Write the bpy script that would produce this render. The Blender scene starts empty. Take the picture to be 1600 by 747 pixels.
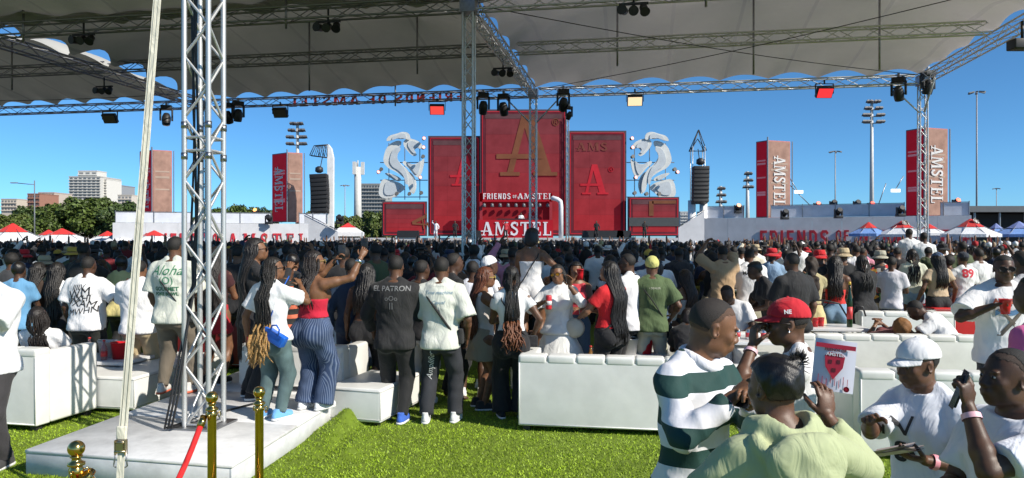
import bpy, bmesh, math, random
import numpy as np
from mathutils import Vector, Matrix
from mathutils.bvhtree import BVHTree

R = math.radians
F = 1142.0            # focal length in photo pixels (1600 wide)
EYE = 1.92            # camera height
YH = 372.0            # horizon row in the photo
scene = bpy.context.scene
col = scene.collection

# ------------------------------------------------------------------ camera
cam_d = bpy.data.cameras.new('camera')
cam_d.sensor_width = 36.0
cam_d.lens = 36.0 * F / 1600.0
cam_d.clip_start = 0.05
cam_d.clip_end = 3000
cam = bpy.data.objects.new('camera', cam_d)
col.objects.link(cam)
cam.location = (0, 0, EYE)
cam.rotation_euler = (R(90 - 0.075), 0, 0)
scene.camera = cam

# ------------------------------------------------------------------ sky, sun, exposure
SUN_AZ = math.atan2(0.84, -0.54)      # direction towards the sun, clockwise from +Y
SUN_EL = R(36)
w = bpy.data.worlds.new('World')
scene.world = w
w.use_nodes = True
nt = w.node_tree
bg = nt.nodes['Background']
sky = nt.nodes.new('ShaderNodeTexSky')
sky.sky_type = 'NISHITA'
sky.sun_disc = False
sky.sun_elevation = SUN_EL
sky.sun_rotation = SUN_AZ
sky.air_density = 0.6
sky.dust_density = 0.6
sky.ozone_density = 6.0
sky.altitude = 500
tint = nt.nodes.new('ShaderNodeMix'); tint.data_type = 'RGBA'; tint.blend_type = 'MULTIPLY'; tint.inputs['Factor'].default_value = 1.0
tint.inputs['B'].default_value = (.72, 1.12, 1.17, 1)
nt.links.new(sky.outputs[0], tint.inputs['A']); nt.links.new(tint.outputs['Result'], bg.inputs[0])
bg.inputs[1].default_value = 0.102

sd = bpy.data.lights.new('sun', 'SUN')
sd.energy = 4.7
sd.angle = R(0.53)
sd.color = (1.0, 0.93, 0.82)
so = bpy.data.objects.new('sun', sd)
col.objects.link(so)
_to = Vector((math.sin(SUN_AZ) * math.cos(SUN_EL), math.cos(SUN_AZ) * math.cos(SUN_EL), math.sin(SUN_EL)))
so.rotation_euler = (-_to).to_track_quat('-Z', 'Y').to_euler()
so.location = (20, -15, 25)

vs = scene.view_settings
vs.view_transform = 'Standard'
vs.look = 'None'
vs.exposure = 0.40
vs.gamma = 1.0
vs.use_curve_mapping = False

# ------------------------------------------------------------------ helpers
rng = random.Random(7)
def at(px, d, py=None, z=None):
    """photo column (and row) at a depth -> world point"""
    if z is None:
        z = EYE - (py - YH) / F * d if py is not None else 0.0
    return Vector(((px - 800.0) / F * d, d, z))

def tag(o, label=None, cat=None, group=None, kind=None):
    if label: o['label'] = label
    if cat: o['category'] = cat
    if group: o['group'] = group
    if kind: o['kind'] = kind
    return o

def empty(name, loc=(0, 0, 0), rz=0.0, label=None, cat=None, group=None):
    o = bpy.data.objects.new(name, None)
    o.empty_display_size = 0.1
    col.objects.link(o)
    o.location = loc
    o.rotation_euler = (0, 0, rz)
    return tag(o, label, cat, group)

def link(name, me, parent=None, loc=None, rot=None, m=None):
    o = bpy.data.objects.new(name, me)
    col.objects.link(o)
    if parent is not None: o.parent = parent
    if loc is not None: o.location = loc
    if rot is not None: o.rotation_euler = rot
    if m is not None:
        if len(me.materials) == 0: me.materials.append(m)
        elif me.materials[0] is not m:
            o.material_slots[0].link = 'OBJECT'
            o.material_slots[0].material = m
    return o

def mesh_np(name, V, Q, m=None, smooth=True, T=None):
    """fast mesh from numpy quads (and optional triangles)"""
    me = bpy.data.meshes.new(name)
    nq = len(Q); nt_ = 0 if T is None else len(T)
    me.vertices.add(len(V)); me.vertices.foreach_set('co', np.asarray(V, np.float32).ravel())
    li = np.asarray(Q, np.int32).ravel()
    ls = np.arange(nq, dtype=np.int32) * 4
    if nt_:
        li = np.concatenate([li, np.asarray(T, np.int32).ravel()])
        ls = np.concatenate([ls, nq * 4 + np.arange(nt_, dtype=np.int32) * 3])
    me.loops.add(len(li)); me.loops.foreach_set('vertex_index', li)
    me.polygons.add(nq + nt_); me.polygons.foreach_set('loop_start', ls)
    me.polygons.foreach_set('use_smooth', np.full(nq + nt_, smooth, bool))
    me.update(calc_edges=True)
    if m: me.materials.append(m)
    return me

class MB:
    """collects simple shapes into one mesh"""
    def __init__(s): s.v = []; s.f = []; s.sm = []
    def poly(s, pts, faces, smooth=False):
        b = len(s.v); s.v += [tuple(p) for p in pts]
        for f in faces: s.f.append([b + i for i in f]); s.sm.append(smooth)
        return s
    def box(s, c, size, rz=0.0, M=None):
        x, y, z = [k * .5 for k in size]
        P = [Vector((sx * x, sy * y, sz * z)) for sz in (-1, 1) for sy in (-1, 1) for sx in (-1, 1)]
        if M is None: M = Matrix.Rotation(rz, 3, 'Z')
        P = [M @ p + Vector(c) for p in P]
        return s.poly(P, [(0, 2, 3, 1), (4, 5, 7, 6), (0, 1, 5, 4), (2, 6, 7, 3), (0, 4, 6, 2), (1, 3, 7, 5)])
    def tube(s, a, b, r, r2=None, n=8, cap=True):
        a = Vector(a); b = Vector(b); r2 = r if r2 is None else r2
        d = (b - a)
        if d.length < 1e-6: return s
        d.normalize()
        u = d.orthogonal().normalized(); v = d.cross(u)
        P = []
        for c, rr in ((a, r), (b, r2)):
            for i in range(n):
                t = 2 * math.pi * i / n
                P.append(c + (u * math.cos(t) + v * math.sin(t)) * rr)
        fs = [(i, (i + 1) % n, n + (i + 1) % n, n + i) for i in range(n)]
        s.poly(P, fs, True)
        if cap:
            b0 = len(s.v) - 2 * n
            s.f.append([b0 + i for i in range(n)][::-1]); s.sm.append(False)
            s.f.append([b0 + n + i for i in range(n)]); s.sm.append(False)
        return s
    def path(s, pts, r, n=6):
        pts = [Vector(p) for p in pts]
        if not hasattr(r, '__len__'): r = [r] * len(pts)
        P = []; up = None
        for i, p in enumerate(pts):
            d = (pts[min(i + 1, len(pts) - 1)] - pts[max(i - 1, 0)]).normalized()
            if up is None: up = d.orthogonal().normalized()
            u = (up - d * up.dot(d)).normalized(); up = u; v = d.cross(u)
            for k in range(n):
                t = 2 * math.pi * k / n
                P.append(p + (u * math.cos(t) + v * math.sin(t)) * r[i])
        m = len(pts); fs = []
        for i in range(m - 1):
            for k in range(n):
                fs.append((i * n + k, i * n + (k + 1) % n, (i + 1) * n + (k + 1) % n, (i + 1) * n + k))
        fs.append(tuple(range(n))[::-1]); fs.append(tuple((m - 1) * n + k for k in range(n)))
        return s.poly(P, fs, True)
    def lathe(s, prof, c=(0, 0, 0), n=20):
        c = Vector(c); P = []
        for r, z in prof:
            for k in range(n):
                t = 2 * math.pi * k / n
                P.append(c + Vector((r * math.cos(t), r * math.sin(t), z)))
        m = len(prof)
        fs = [(i * n + k, i * n + (k + 1) % n, (i + 1) * n + (k + 1) % n, (i + 1) * n + k) for i in range(m - 1) for k in range(n)]
        s.poly(P, fs, True)
        b = len(s.v) - m * n
        if prof[0][0] > 1e-4: s.f.append([b + k for k in range(n)][::-1]); s.sm.append(False)
        if prof[-1][0] > 1e-4: s.f.append([b + (m - 1) * n + k for k in range(n)]); s.sm.append(False)
        return s
    def prism(s, pts2, y0, y1, f=None):
        """2-D outline (x,z) extruded between y0 and y1"""
        n = len(pts2)
        P = [Vector((x, y0, z)) for x, z in pts2] + [Vector((x, y1, z)) for x, z in pts2]
        if f: P = [f(p) for p in P]
        fs = [tuple(range(n)), tuple(range(2 * n - 1, n - 1, -1))]
        fs += [(i, n + i, n + (i + 1) % n, (i + 1) % n) for i in range(n)]
        return s.poly(P, fs)
    def mesh(s, name, m=None):
        me = bpy.data.meshes.new(name)
        me.from_pydata(s.v, [], s.f)
        me.polygons.foreach_set('use_smooth', s.sm)
        me.update()
        if m: me.materials.append(m)
        return me
    def build(s, name, m=None, parent=None, bevel=0.0, seg=2, fix=True):
        me = s.mesh(name, m)
        if fix or bevel:
            bm = bmesh.new(); bm.from_mesh(me)
            if bevel:
                bmesh.ops.bevel(bm, geom=bm.edges[:], offset=bevel, segments=seg, profile=0.6, affect='EDGES', clamp_overlap=True)
                for f in bm.faces: f.smooth = True
            bmesh.ops.recalc_face_normals(bm, faces=bm.faces[:])
            bm.to_mesh(me); bm.free()
        o = bpy.data.objects.new(name, me)
        col.objects.link(o)
        if parent is not None: o.parent = parent
        return o

# ------------------------------------------------------------------ materials
_mats = {}
def lin(c):
    """sRGB 0-255 -> linear"""
    return tuple(((v / 255.0) / 12.92 if v / 255.0 <= .04045 else ((v / 255.0 + .055) / 1.055) ** 2.4) for v in c)

def mat(kind, c=(.5, .5, .5), rough=None, **kw):
    key = (kind, tuple(round(x, 4) for x in c), rough, tuple(sorted(kw.items())))
    if key in _mats: return _mats[key]
    m = bpy.data.materials.new(kind)
    m.use_nodes = True
    t = m.node_tree; N = t.nodes; L = t.links
    b = N['Principled BSDF']
    b.inputs['Base Color'].default_value = (*c[:3], 1)
    def noise(scale, detail=3, rough_=.55, coord='Object', stretch=None):
        tc = N.new('ShaderNodeTexCoord'); n = N.new('ShaderNodeTexNoise')
        n.inputs['Scale'].default_value = scale; n.inputs['Detail'].default_value = detail
        n.inputs['Roughness'].default_value = rough_
        if stretch:
            mp = N.new('ShaderNodeMapping'); mp.inputs['Scale'].default_value = stretch
            L.new(tc.outputs[coord], mp.inputs['Vector']); L.new(mp.outputs[0], n.inputs['Vector'])
        else: L.new(tc.outputs[coord], n.inputs['Vector'])
        return n
    def vary(n, lo, hi, cc=None):
        rp = N.new('ShaderNodeMapRange'); rp.inputs['To Min'].default_value = lo; rp.inputs['To Max'].default_value = hi
        rp.inputs['From Min'].default_value = .3; rp.inputs['From Max'].default_value = .7
        L.new(n.outputs['Fac'], rp.inputs['Value'])
        mx = N.new('ShaderNodeMix'); mx.data_type = 'RGBA'; mx.blend_type = 'MULTIPLY'
        mx.inputs['Factor'].default_value = 1.0
        if cc is None: mx.inputs['A'].default_value = (*c[:3], 1)
        else: L.new(cc, mx.inputs['A'])
        L.new(rp.outputs[0], mx.inputs['B'])
        L.new(mx.outputs['Result'], b.inputs['Base Color'])
        return mx
    def bump(n, strength, dist=.01):
        bp = N.new('ShaderNodeBump'); bp.inputs['Strength'].default_value = strength; bp.inputs['Distance'].default_value = dist
        L.new(n.outputs['Fac'], bp.inputs['Height']); L.new(bp.outputs[0], b.inputs['Normal'])
        return bp
    if kind == 'skin':
        b.inputs['Roughness'].default_value = rough or .48
        b.inputs['Specular IOR Level'].default_value = .42
        b.inputs['Subsurface Weight'].default_value = .12
        b.inputs['Subsurface Radius'].default_value = (.012, .005, .003)
        b.inputs['Subsurface Scale'].default_value = .5
        vary(noise(18, 5, .65), .74, 1.2)
        bump(noise(220, 3), .16, .003)
    elif kind == 'hair':
        b.inputs['Roughness'].default_value = rough or .5
        n = noise(60, 4, .6, 'Object', kw.get('st', (1, 1, .22)))
        vary(n, .45, 1.7); bump(n, kw.get('bs', .7), .012)
    elif kind == 'curl':
        b.inputs['Roughness'].default_value = rough or .7
        n = noise(kw.get('sc', 170), 3, .7); vary(n, .6, 1.4); bump(n, .55, .006)
    elif kind == 'fabric':
        b.inputs['Roughness'].default_value = rough or .85
        b.inputs['Sheen Weight'].default_value = .08
        n1 = noise(7, 3, .5, 'Object', (1.2, 1.2, .5)); n1.inputs['Distortion'].default_value = 1.6; vary(noise(3.5, 3), .92, 1.06)
        bp = bump(n1, .5, .035)
        n2 = noise(420, 1); b2 = N.new('ShaderNodeBump'); b2.inputs['Strength'].default_value = .12; b2.inputs['Distance'].default_value = .002
        L.new(n2.outputs['Fac'], b2.inputs['Height']); L.new(bp.outputs[0], b2.inputs['Normal']); L.new(b2.outputs[0], b.inputs['Normal'])
    elif kind == 'denim':
        b.inputs['Roughness'].default_value = .9
        n1 = noise(7, 5, .6, 'Object', (1, 1, .6)); vary(n1, .62, 1.35)
        n2 = noise(240, 2, .6, 'Object', (1, 1, .3)); bump(n2, .25, .006)
        if kw.get('stripe'):
            def mth(op, a, b=None):      # pinstripes run down each leg: angle round the leg axis
                k = N.new('ShaderNodeMath'); k.operation = op
                for i, v in enumerate((a, b)):
                    if v is None: continue
                    if hasattr(v, 'is_linked'): L.new(v, k.inputs[i])
                    else: k.inputs[i].default_value = v
                return k.outputs[0]
            tc = N.new('ShaderNodeTexCoord'); sp = N.new('ShaderNodeSeparateXYZ'); L.new(tc.outputs['Object'], sp.inputs[0])
            xa = mth('SUBTRACT', mth('ABSOLUTE', sp.outputs['X']), .095)
            fr = mth('FRACT', mth('MULTIPLY', mth('ARCTAN2', sp.outputs['Y'], xa), kw['stripe'] / 6.2832))
            rp = N.new('ShaderNodeMapRange'); rp.inputs['From Min'].default_value = .55; rp.inputs['From Max'].default_value = .75
            L.new(fr, rp.inputs['Value'])
            mx = N.new('ShaderNodeMix'); mx.data_type = 'RGBA'
            mx.inputs['A'].default_value = (*c[:3], 1); mx.inputs['B'].default_value = (.12, .16, .25, 1)
            L.new(rp.outputs[0], mx.inputs['Factor']); vary(n1, .7, 1.3, mx.outputs['Result'])
    elif kind == 'stripes':      # horizontal rugby stripes c / c2, each material param in metres
        b.inputs['Roughness'].default_value = .8
        tc = N.new('ShaderNodeTexCoord'); sp = N.new('ShaderNodeSeparateXYZ'); L.new(tc.outputs['Object'], sp.inputs[0])
        nn = noise(6, 2); 
        a1 = N.new('ShaderNodeMath'); a1.operation = 'MULTIPLY_ADD'; L.new(nn.outputs['Fac'], a1.inputs[0]); a1.inputs[1].default_value = .012; L.new(sp.outputs['Z'], a1.inputs[2])
        a2 = N.new('ShaderNodeMath'); a2.operation = 'MULTIPLY_ADD'; L.new(a1.outputs[0], a2.inputs[0]); a2.inputs[1].default_value = 1 / kw['period']; a2.inputs[2].default_value = kw.get('off', 0)
        a3 = N.new('ShaderNodeMath'); a3.operation = 'FRACT'; L.new(a2.outputs[0], a3.inputs[0])
        a4 = N.new('ShaderNodeMath'); a4.operation = 'LESS_THAN'; L.new(a3.outputs[0], a4.inputs[0]); a4.inputs[1].default_value = kw.get('duty', .5)
        mx = N.new('ShaderNodeMix'); mx.data_type = 'RGBA'; mx.inputs['A'].default_value = (*c[:3], 1); mx.inputs['B'].default_value = (*kw['c2'], 1)
        L.new(a4.outputs[0], mx.inputs['Factor']); L.new(mx.outputs['Result'], b.inputs['Base Color'])
        bump(noise(9, 4, .55, 'Object', (1, 1, .55)), .3, .03)
    elif kind == 'floral':
        b.inputs['Roughness'].default_value = .85
        tc = N.new('ShaderNodeTexCoord'); vo = N.new('ShaderNodeTexVoronoi'); vo.inputs['Scale'].default_value = 16
        L.new(tc.outputs['Object'], vo.inputs['Vector']); sp = N.new('ShaderNodeSeparateColor'); L.new(vo.outputs['Color'], sp.inputs[0])
        cr = N.new('ShaderNodeValToRGB'); cr.color_ramp.interpolation = 'CONSTANT'
        e = cr.color_ramp.elements; e[0].color = (.02, .02, .025, 1); e[0].position = 0; e[1].color = (.45, .03, .03, 1); e[1].position = .45
        x = e.new(.65); x.color = (.1, .25, .05, 1); x = e.new(.78); x.color = (.6, .3, .05, 1); x = e.new(.88); x.color = (.5, .45, .4, 1)
        L.new(sp.outputs[0], cr.inputs[0]); L.new(cr.outputs[0], b.inputs['Base Color'])
    elif kind == 'vinyl':
        b.inputs['Roughness'].default_value = rough or .42
        n = noise(2.6, 6, .62); vary(n, .86, 1.04)
        n2 = noise(4, 2); bp = bump(n2, .12, .03)
        n3 = noise(300, 2); b2 = N.new('ShaderNodeBump'); b2.inputs['Strength'].default_value = .1; b2.inputs['Distance'].default_value = .002
        L.new(n3.outputs['Fac'], b2.inputs['Height']); L.new(bp.outputs[0], b2.inputs['Normal']); L.new(b2.outputs[0], b.inputs['Normal'])
    elif kind == 'metal':
        b.inputs['Metallic'].default_value = kw.get('metallic', 1.0)
        b.inputs['Roughness'].default_value = rough or .3
        vary(noise(12, 4), .8, 1.08)
    elif kind == 'paint':
        b.inputs['Roughness'].default_value = rough or .5
        vary(noise(kw.get('sc', 2.0), 6, .65), kw.get('lo', .85), 1.06)
        bump(noise(40, 3), .06, .01)
    elif kind == 'screen':
        b.inputs['Roughness'].default_value = .6
        b.inputs['Specular IOR Level'].default_value = .08
        b.inputs['Emission Color'].default_value = (*kw.get('em', c)[:3], 1)
        b.inputs['Emission Strength'].default_value = kw.get('es', .3)
        n = noise(kw.get('sc', .6), 3, .6); vary(n, .75, 1.2)
    elif kind == 'glow':
        b.inputs['Emission Color'].default_value = (*c[:3], 1); b.inputs['Emission Strength'].default_value = kw.get('es', 2.0)
    elif kind == 'leaf':
        b.inputs['Roughness'].default_value = .6
        oi = N.new('ShaderNodeNewGeometry')
        rp = N.new('ShaderNodeMapRange'); rp.inputs['To Min'].default_value = .55; rp.inputs['To Max'].default_value = 1.5
        L.new(oi.outputs['Random Per Island'], rp.inputs['Value'])
        mx = N.new('ShaderNodeMix'); mx.data_type = 'RGBA'; mx.blend_type = 'MULTIPLY'; mx.inputs['Factor'].default_value = 1
        mx.inputs['A'].default_value = (*c[:3], 1); L.new(rp.outputs[0], mx.inputs['B'])
        vary(noise(1.3, 5, .6), .72, 1.12, mx.outputs['Result'])
    elif kind == 'cloth_roof':
        b.inputs['Roughness'].default_value = .75
        n = noise(.6, 5, .6); mx_ = vary(n, .84, 1.06); bump(noise(1.5, 4), .25, .08)
        tc = N.new('ShaderNodeTexCoord'); mp = N.new('ShaderNodeMapping'); mp.inputs['Rotation'].default_value = (0, 0, .172); L.new(tc.outputs['Object'], mp.inputs['Vector'])
        wv = N.new('ShaderNodeTexWave'); wv.wave_type = 'BANDS'; wv.bands_direction = 'X'; wv.inputs['Scale'].default_value = .155; L.new(mp.outputs[0], wv.inputs['Vector'])
        sr = N.new('ShaderNodeMapRange'); sr.inputs['From Min'].default_value = .990; sr.inputs['From Max'].default_value = .997; sr.inputs['To Min'].default_value = 1; sr.inputs['To Max'].default_value = .72; L.new(wv.outputs['Fac'], sr.inputs['Value'])
        m2 = N.new('ShaderNodeMix'); m2.data_type = 'RGBA'; m2.blend_type = 'MULTIPLY'; m2.inputs['Factor'].default_value = 1; L.new(mx_.outputs['Result'], m2.inputs['A']); L.new(sr.outputs[0], m2.inputs['B']); L.new(m2.outputs['Result'], b.inputs['Base Color'])
        tr = N.new('ShaderNodeBsdfTranslucent'); tr.inputs['Color'].default_value = (*kw['tc'], 1)
        ms = N.new('ShaderNodeMixShader'); ms.inputs[0].default_value = kw.get('tf', .2)
        L.new(b.outputs[0], ms.inputs[1]); L.new(tr.outputs[0], ms.inputs[2]); L.new(ms.outputs[0], N['Material Output'].inputs['Surface'])
    elif kind == 'glass':
        b.inputs['Roughness'].default_value = .08
        b.inputs['Transmission Weight'].default_value = kw.get('tr', .9)
    else:
        b.inputs['Roughness'].default_value = rough or .6
    if kw.get('metallic') is not None: b.inputs['Metallic'].default_value = kw['metallic']
    _mats[key] = m
    return m

BLACK = (.012, .012, .014)
M_WHITE = mat('vinyl', (.76, .76, .73))
M_BLACKM = mat('paint', (.02, .02, .022), .5)
M_ALU = mat('metal', (.62, .62, .61), .42, metallic=.65)
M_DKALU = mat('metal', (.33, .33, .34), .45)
M_GOLD = mat('metal', (.72, .46, .14), .16)
M_RED = mat('paint', (.55, .012, .02), .4)
# ------------------------------------------------------------------ signed-distance modelling
def V3(*a): return np.array(a, float)
class Cone:                                    # round (or flat-ended) tapered limb
    def __init__(s, a, b, r1, r2, k=.02, flat=False, flat0=False):
        s.a = np.asarray(a, float); s.b = np.asarray(b, float); s.r1 = r1; s.r2 = r2; s.k = k; s.flat = flat; s.flat0 = flat0; s.sub = False
    def box(s):
        r = max(s.r1, s.r2); return np.minimum(s.a, s.b) - r, np.maximum(s.a, s.b) + r
    def __call__(s, x, y, z):
        d = s.b - s.a; L2 = d @ d + 1e-12; L = math.sqrt(L2)
        px = x - s.a[0]; py = y - s.a[1]; pz = z - s.a[2]
        t = (px * d[0] + py * d[1] + pz * d[2]) / L2
        tc = np.clip(t, 0, 1)
        q = np.sqrt((px - tc * d[0]) ** 2 + (py - tc * d[1]) ** 2 + (pz - tc * d[2]) ** 2) - (s.r1 + (s.r2 - s.r1) * tc)
        if s.flat: q = np.maximum(q, (t - 1) * L)
        if s.flat0: q = np.maximum(q, -t * L)
        return q
class Ell:                                     # ellipsoid, optional rotation (3x3, columns = axes)
    def __init__(s, c, r, k=.02, M=None, sub=False):
        s.c = np.asarray(c, float); s.r = np.asarray(r, float); s.k = k; s.M = M; s.sub = sub
    def box(s):
        m = s.r if s.M is None else np.abs(s.M) @ s.r
        return s.c - m, s.c + m
    def __call__(s, x, y, z):
        x = x - s.c[0]; y = y - s.c[1]; z = z - s.c[2]
        if s.M is not None:
            M = s.M
            x, y, z = M[0, 0] * x + M[1, 0] * y + M[2, 0] * z, M[0, 1] * x + M[1, 1] * y + M[2, 1] * z, M[0, 2] * x + M[1, 2] * y + M[2, 2] * z
        r = s.r
        k0 = np.sqrt((x / r[0]) ** 2 + (y / r[1]) ** 2 + (z / r[2]) ** 2)
        k1 = np.sqrt((x / r[0] ** 2) ** 2 + (y / r[1] ** 2) ** 2 + (z / r[2] ** 2) ** 2) + 1e-9
        return k0 * (k0 - 1) / k1
class Loft:                                    # stacked super-ellipse sections in a frame (o, M): rows (h, cx, cy, rx, ry)
    def __init__(s, rows, o, M, k=.03, n=2.3):
        s.R = np.asarray(rows, float); s.o = np.asarray(o, float); s.M = M; s.k = k; s.n = n; s.sub = False
    def box(s):
        P = []
        for h, cx, cy, rx, ry in s.R:
            for sx in (-1, 1):
                for sy in (-1, 1): P.append(s.o + s.M @ V3(cx + sx * rx, cy + sy * ry, h))
        P = np.array(P); return P.min(0), P.max(0)
    def __call__(s, x, y, z):
        x = x - s.o[0]; y = y - s.o[1]; z = z - s.o[2]; M = s.M
        u = M[0, 0] * x + M[1, 0] * y + M[2, 0] * z; v = M[0, 1] * x + M[1, 1] * y + M[2, 1] * z; h = M[0, 2] * x + M[1, 2] * y + M[2, 2] * z
        Rr = s.R
        sh = h.shape; hf = h.ravel()
        g = [np.interp(hf, Rr[:, 0], Rr[:, i]).reshape(sh) for i in (1, 2, 3, 4)]
        q = ((np.abs((u - g[0]) / g[2])) ** s.n + (np.abs((v - g[1]) / g[3])) ** s.n) ** (1 / s.n)
        d = (q - 1) * np.minimum(g[2], g[3]) * .9
        return np.maximum(d, np.maximum(Rr[0, 0] - h, h - Rr[-1, 0]))

def snets(Fv, lo, h):
    """naive surface nets"""
    S = Fv < 0
    c = [(i, j, k) for i in (0, 1) for j in (0, 1) for k in (0, 1)]
    nx, ny, nz = Fv.shape
    cnt = np.zeros((nx - 1, ny - 1, nz - 1), np.int8)
    for i, j, k in c: cnt += S[i:nx - 1 + i, j:ny - 1 + j, k:nz - 1 + k]
    mask = (cnt > 0) & (cnt < 8)
    I = np.argwhere(mask)
    if len(I) == 0: return np.zeros((0, 3)), np.zeros((0, 4), int)
    idx = np.full(mask.shape, -1, np.int32); idx[mask] = np.arange(len(I))
    f = np.stack([Fv[I[:, 0] + i, I[:, 1] + j, I[:, 2] + k] for i, j, k in c], 1)
    E = [(a, b) for a in range(8) for b in range(a + 1, 8) if sum(abs(c[a][q] - c[b][q]) for q in range(3)) == 1]
    acc = np.zeros((len(I), 3)); n = np.zeros(len(I))
    C = np.array(c, float)
    for a, b in E:
        fa, fb = f[:, a], f[:, b]; m = (fa < 0) != (fb < 0)
        t = np.where(m, fa / np.where(m, fa - fb, 1), 0)
        p = C[a] + t[:, None] * (C[b] - C[a])
        acc += p * m[:, None]; n += m
    V = lo + (I + acc / n[:, None]) * h
    Q = []
    for ax in range(3):
        s0 = [slice(None)] * 3; s1 = [slice(None)] * 3
        s0[ax] = slice(0, -1); s1[ax] = slice(1, None)
        A = S[tuple(s0)]; B = S[tuple(s1)]
        J = np.argwhere(A != B)
        o1, o2 = [(1, 2), (2, 0), (0, 1)][ax]
        ok = (J[:, o1] > 0) & (J[:, o2] > 0) & (J[:, o1] < mask.shape[o1]) & (J[:, o2] < mask.shape[o2])
        J = J[ok]
        fl = A[J[:, 0], J[:, 1], J[:, 2]]
        def at_(d1, d2):
            K = J.copy(); K[:, o1] -= d1; K[:, o2] -= d2
            return idx[K[:, 0], K[:, 1], K[:, 2]]
        q = np.stack([at_(1, 1), at_(0, 1), at_(0, 0), at_(1, 0)], 1)
        q[~fl] = q[~fl][:, ::-1]
        Q.append(q)
    Q = np.concatenate(Q)
    return V, Q[(Q >= 0).all(1)]

def wob(x, y, z, s, sd):
    return (np.sin(x * s * 1.0 + 1.7 * np.sin(z * s * .6 + sd) + sd) * np.sin(y * s * 1.1 + 1.3 * np.sin(x * s * .5 + 2 * sd)) +
            np.sin(z * s * .8 + 1.9 * np.sin(y * s * .7 + sd * 3) + 2.0 * np.sin(x * s * .45))) * .5

def sdf_mesh(prims, h, noise=None, clip=None):
    lo = np.min([p.box()[0] for p in prims if not p.sub], 0) - 4 * h
    hi = np.max([p.box()[1] for p in prims if not p.sub], 0) + 4 * h
    n = np.ceil((hi - lo) / h).astype(int) + 1
    Fv = np.full(n, .08, np.float32)
    ax = [lo[i] + h * np.arange(n[i]) for i in range(3)]
    for p in prims:
        b0, b1 = p.box(); pad = max(p.k, 0) + 3 * h
        i0 = np.maximum(np.floor((b0 - pad - lo) / h).astype(int), 0); i1 = np.minimum(np.ceil((b1 + pad - lo) / h).astype(int) + 1, n)
        if (i1 <= i0).any(): continue
        sl = tuple(slice(a, b) for a, b in zip(i0, i1))
        x, y, z = np.meshgrid(*[ax[i][sl[i]] for i in range(3)], indexing='ij')
        d = p(x, y, z); a = Fv[sl]; k = max(p.k, 1e-4)
        if p.sub: hh = np.maximum(k - np.abs(a + d), 0) / k; Fv[sl] = np.maximum(a, -d) + hh * hh * k * .25
        else: hh = np.maximum(k - np.abs(a - d), 0) / k; Fv[sl] = np.minimum(a, d) - hh * hh * k * .25
    if noise or clip:
        J = np.argwhere(np.abs(Fv) < 4 * h + .03)
        P = lo + J * h
        if noise: Fv[J[:, 0], J[:, 1], J[:, 2]] += noise(P[:, 0], P[:, 1], P[:, 2]).astype(np.float32)
        if clip:
            q = clip(P[:, 0], P[:, 1], P[:, 2]).astype(np.float32)
            Fv[J[:, 0], J[:, 1], J[:, 2]] = np.maximum(Fv[J[:, 0], J[:, 1], J[:, 2]], q)
            J = np.argwhere(Fv < -(4 * h + .03))
            if len(J):
                P = lo + J * h; q = clip(P[:, 0], P[:, 1], P[:, 2]).astype(np.float32)
                Fv[J[:, 0], J[:, 1], J[:, 2]] = np.maximum(Fv[J[:, 0], J[:, 1], J[:, 2]], q)
    return snets(Fv, lo, h)

# ------------------------------------------------------------------ people
def rot(ax, deg): return np.array(Matrix.Rotation(R(deg), 3, ax))
def unit(v): v = np.asarray(v, float); return v / (np.linalg.norm(v) + 1e-9)
SKIN = [(.050, .025, .016), (.078, .038, .022), (.125, .060, .034), (.185, .088, .046), (.25, .125, .068), (.30, .16, .095)]

def ik(S, T, l1, l2, hint):
    d = T - S; D = np.linalg.norm(d); D = min(D, (l1 + l2) * .998); u = unit(d); T = S + u * D
    a = (l1 * l1 - l2 * l2 + D * D) / (2 * D); hgt = math.sqrt(max(l1 * l1 - a * a, 0))
    hv = np.asarray(hint, float); hv = unit(hv - u * (hv @ u))
    return S + u * a + hv * hgt, T

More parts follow.
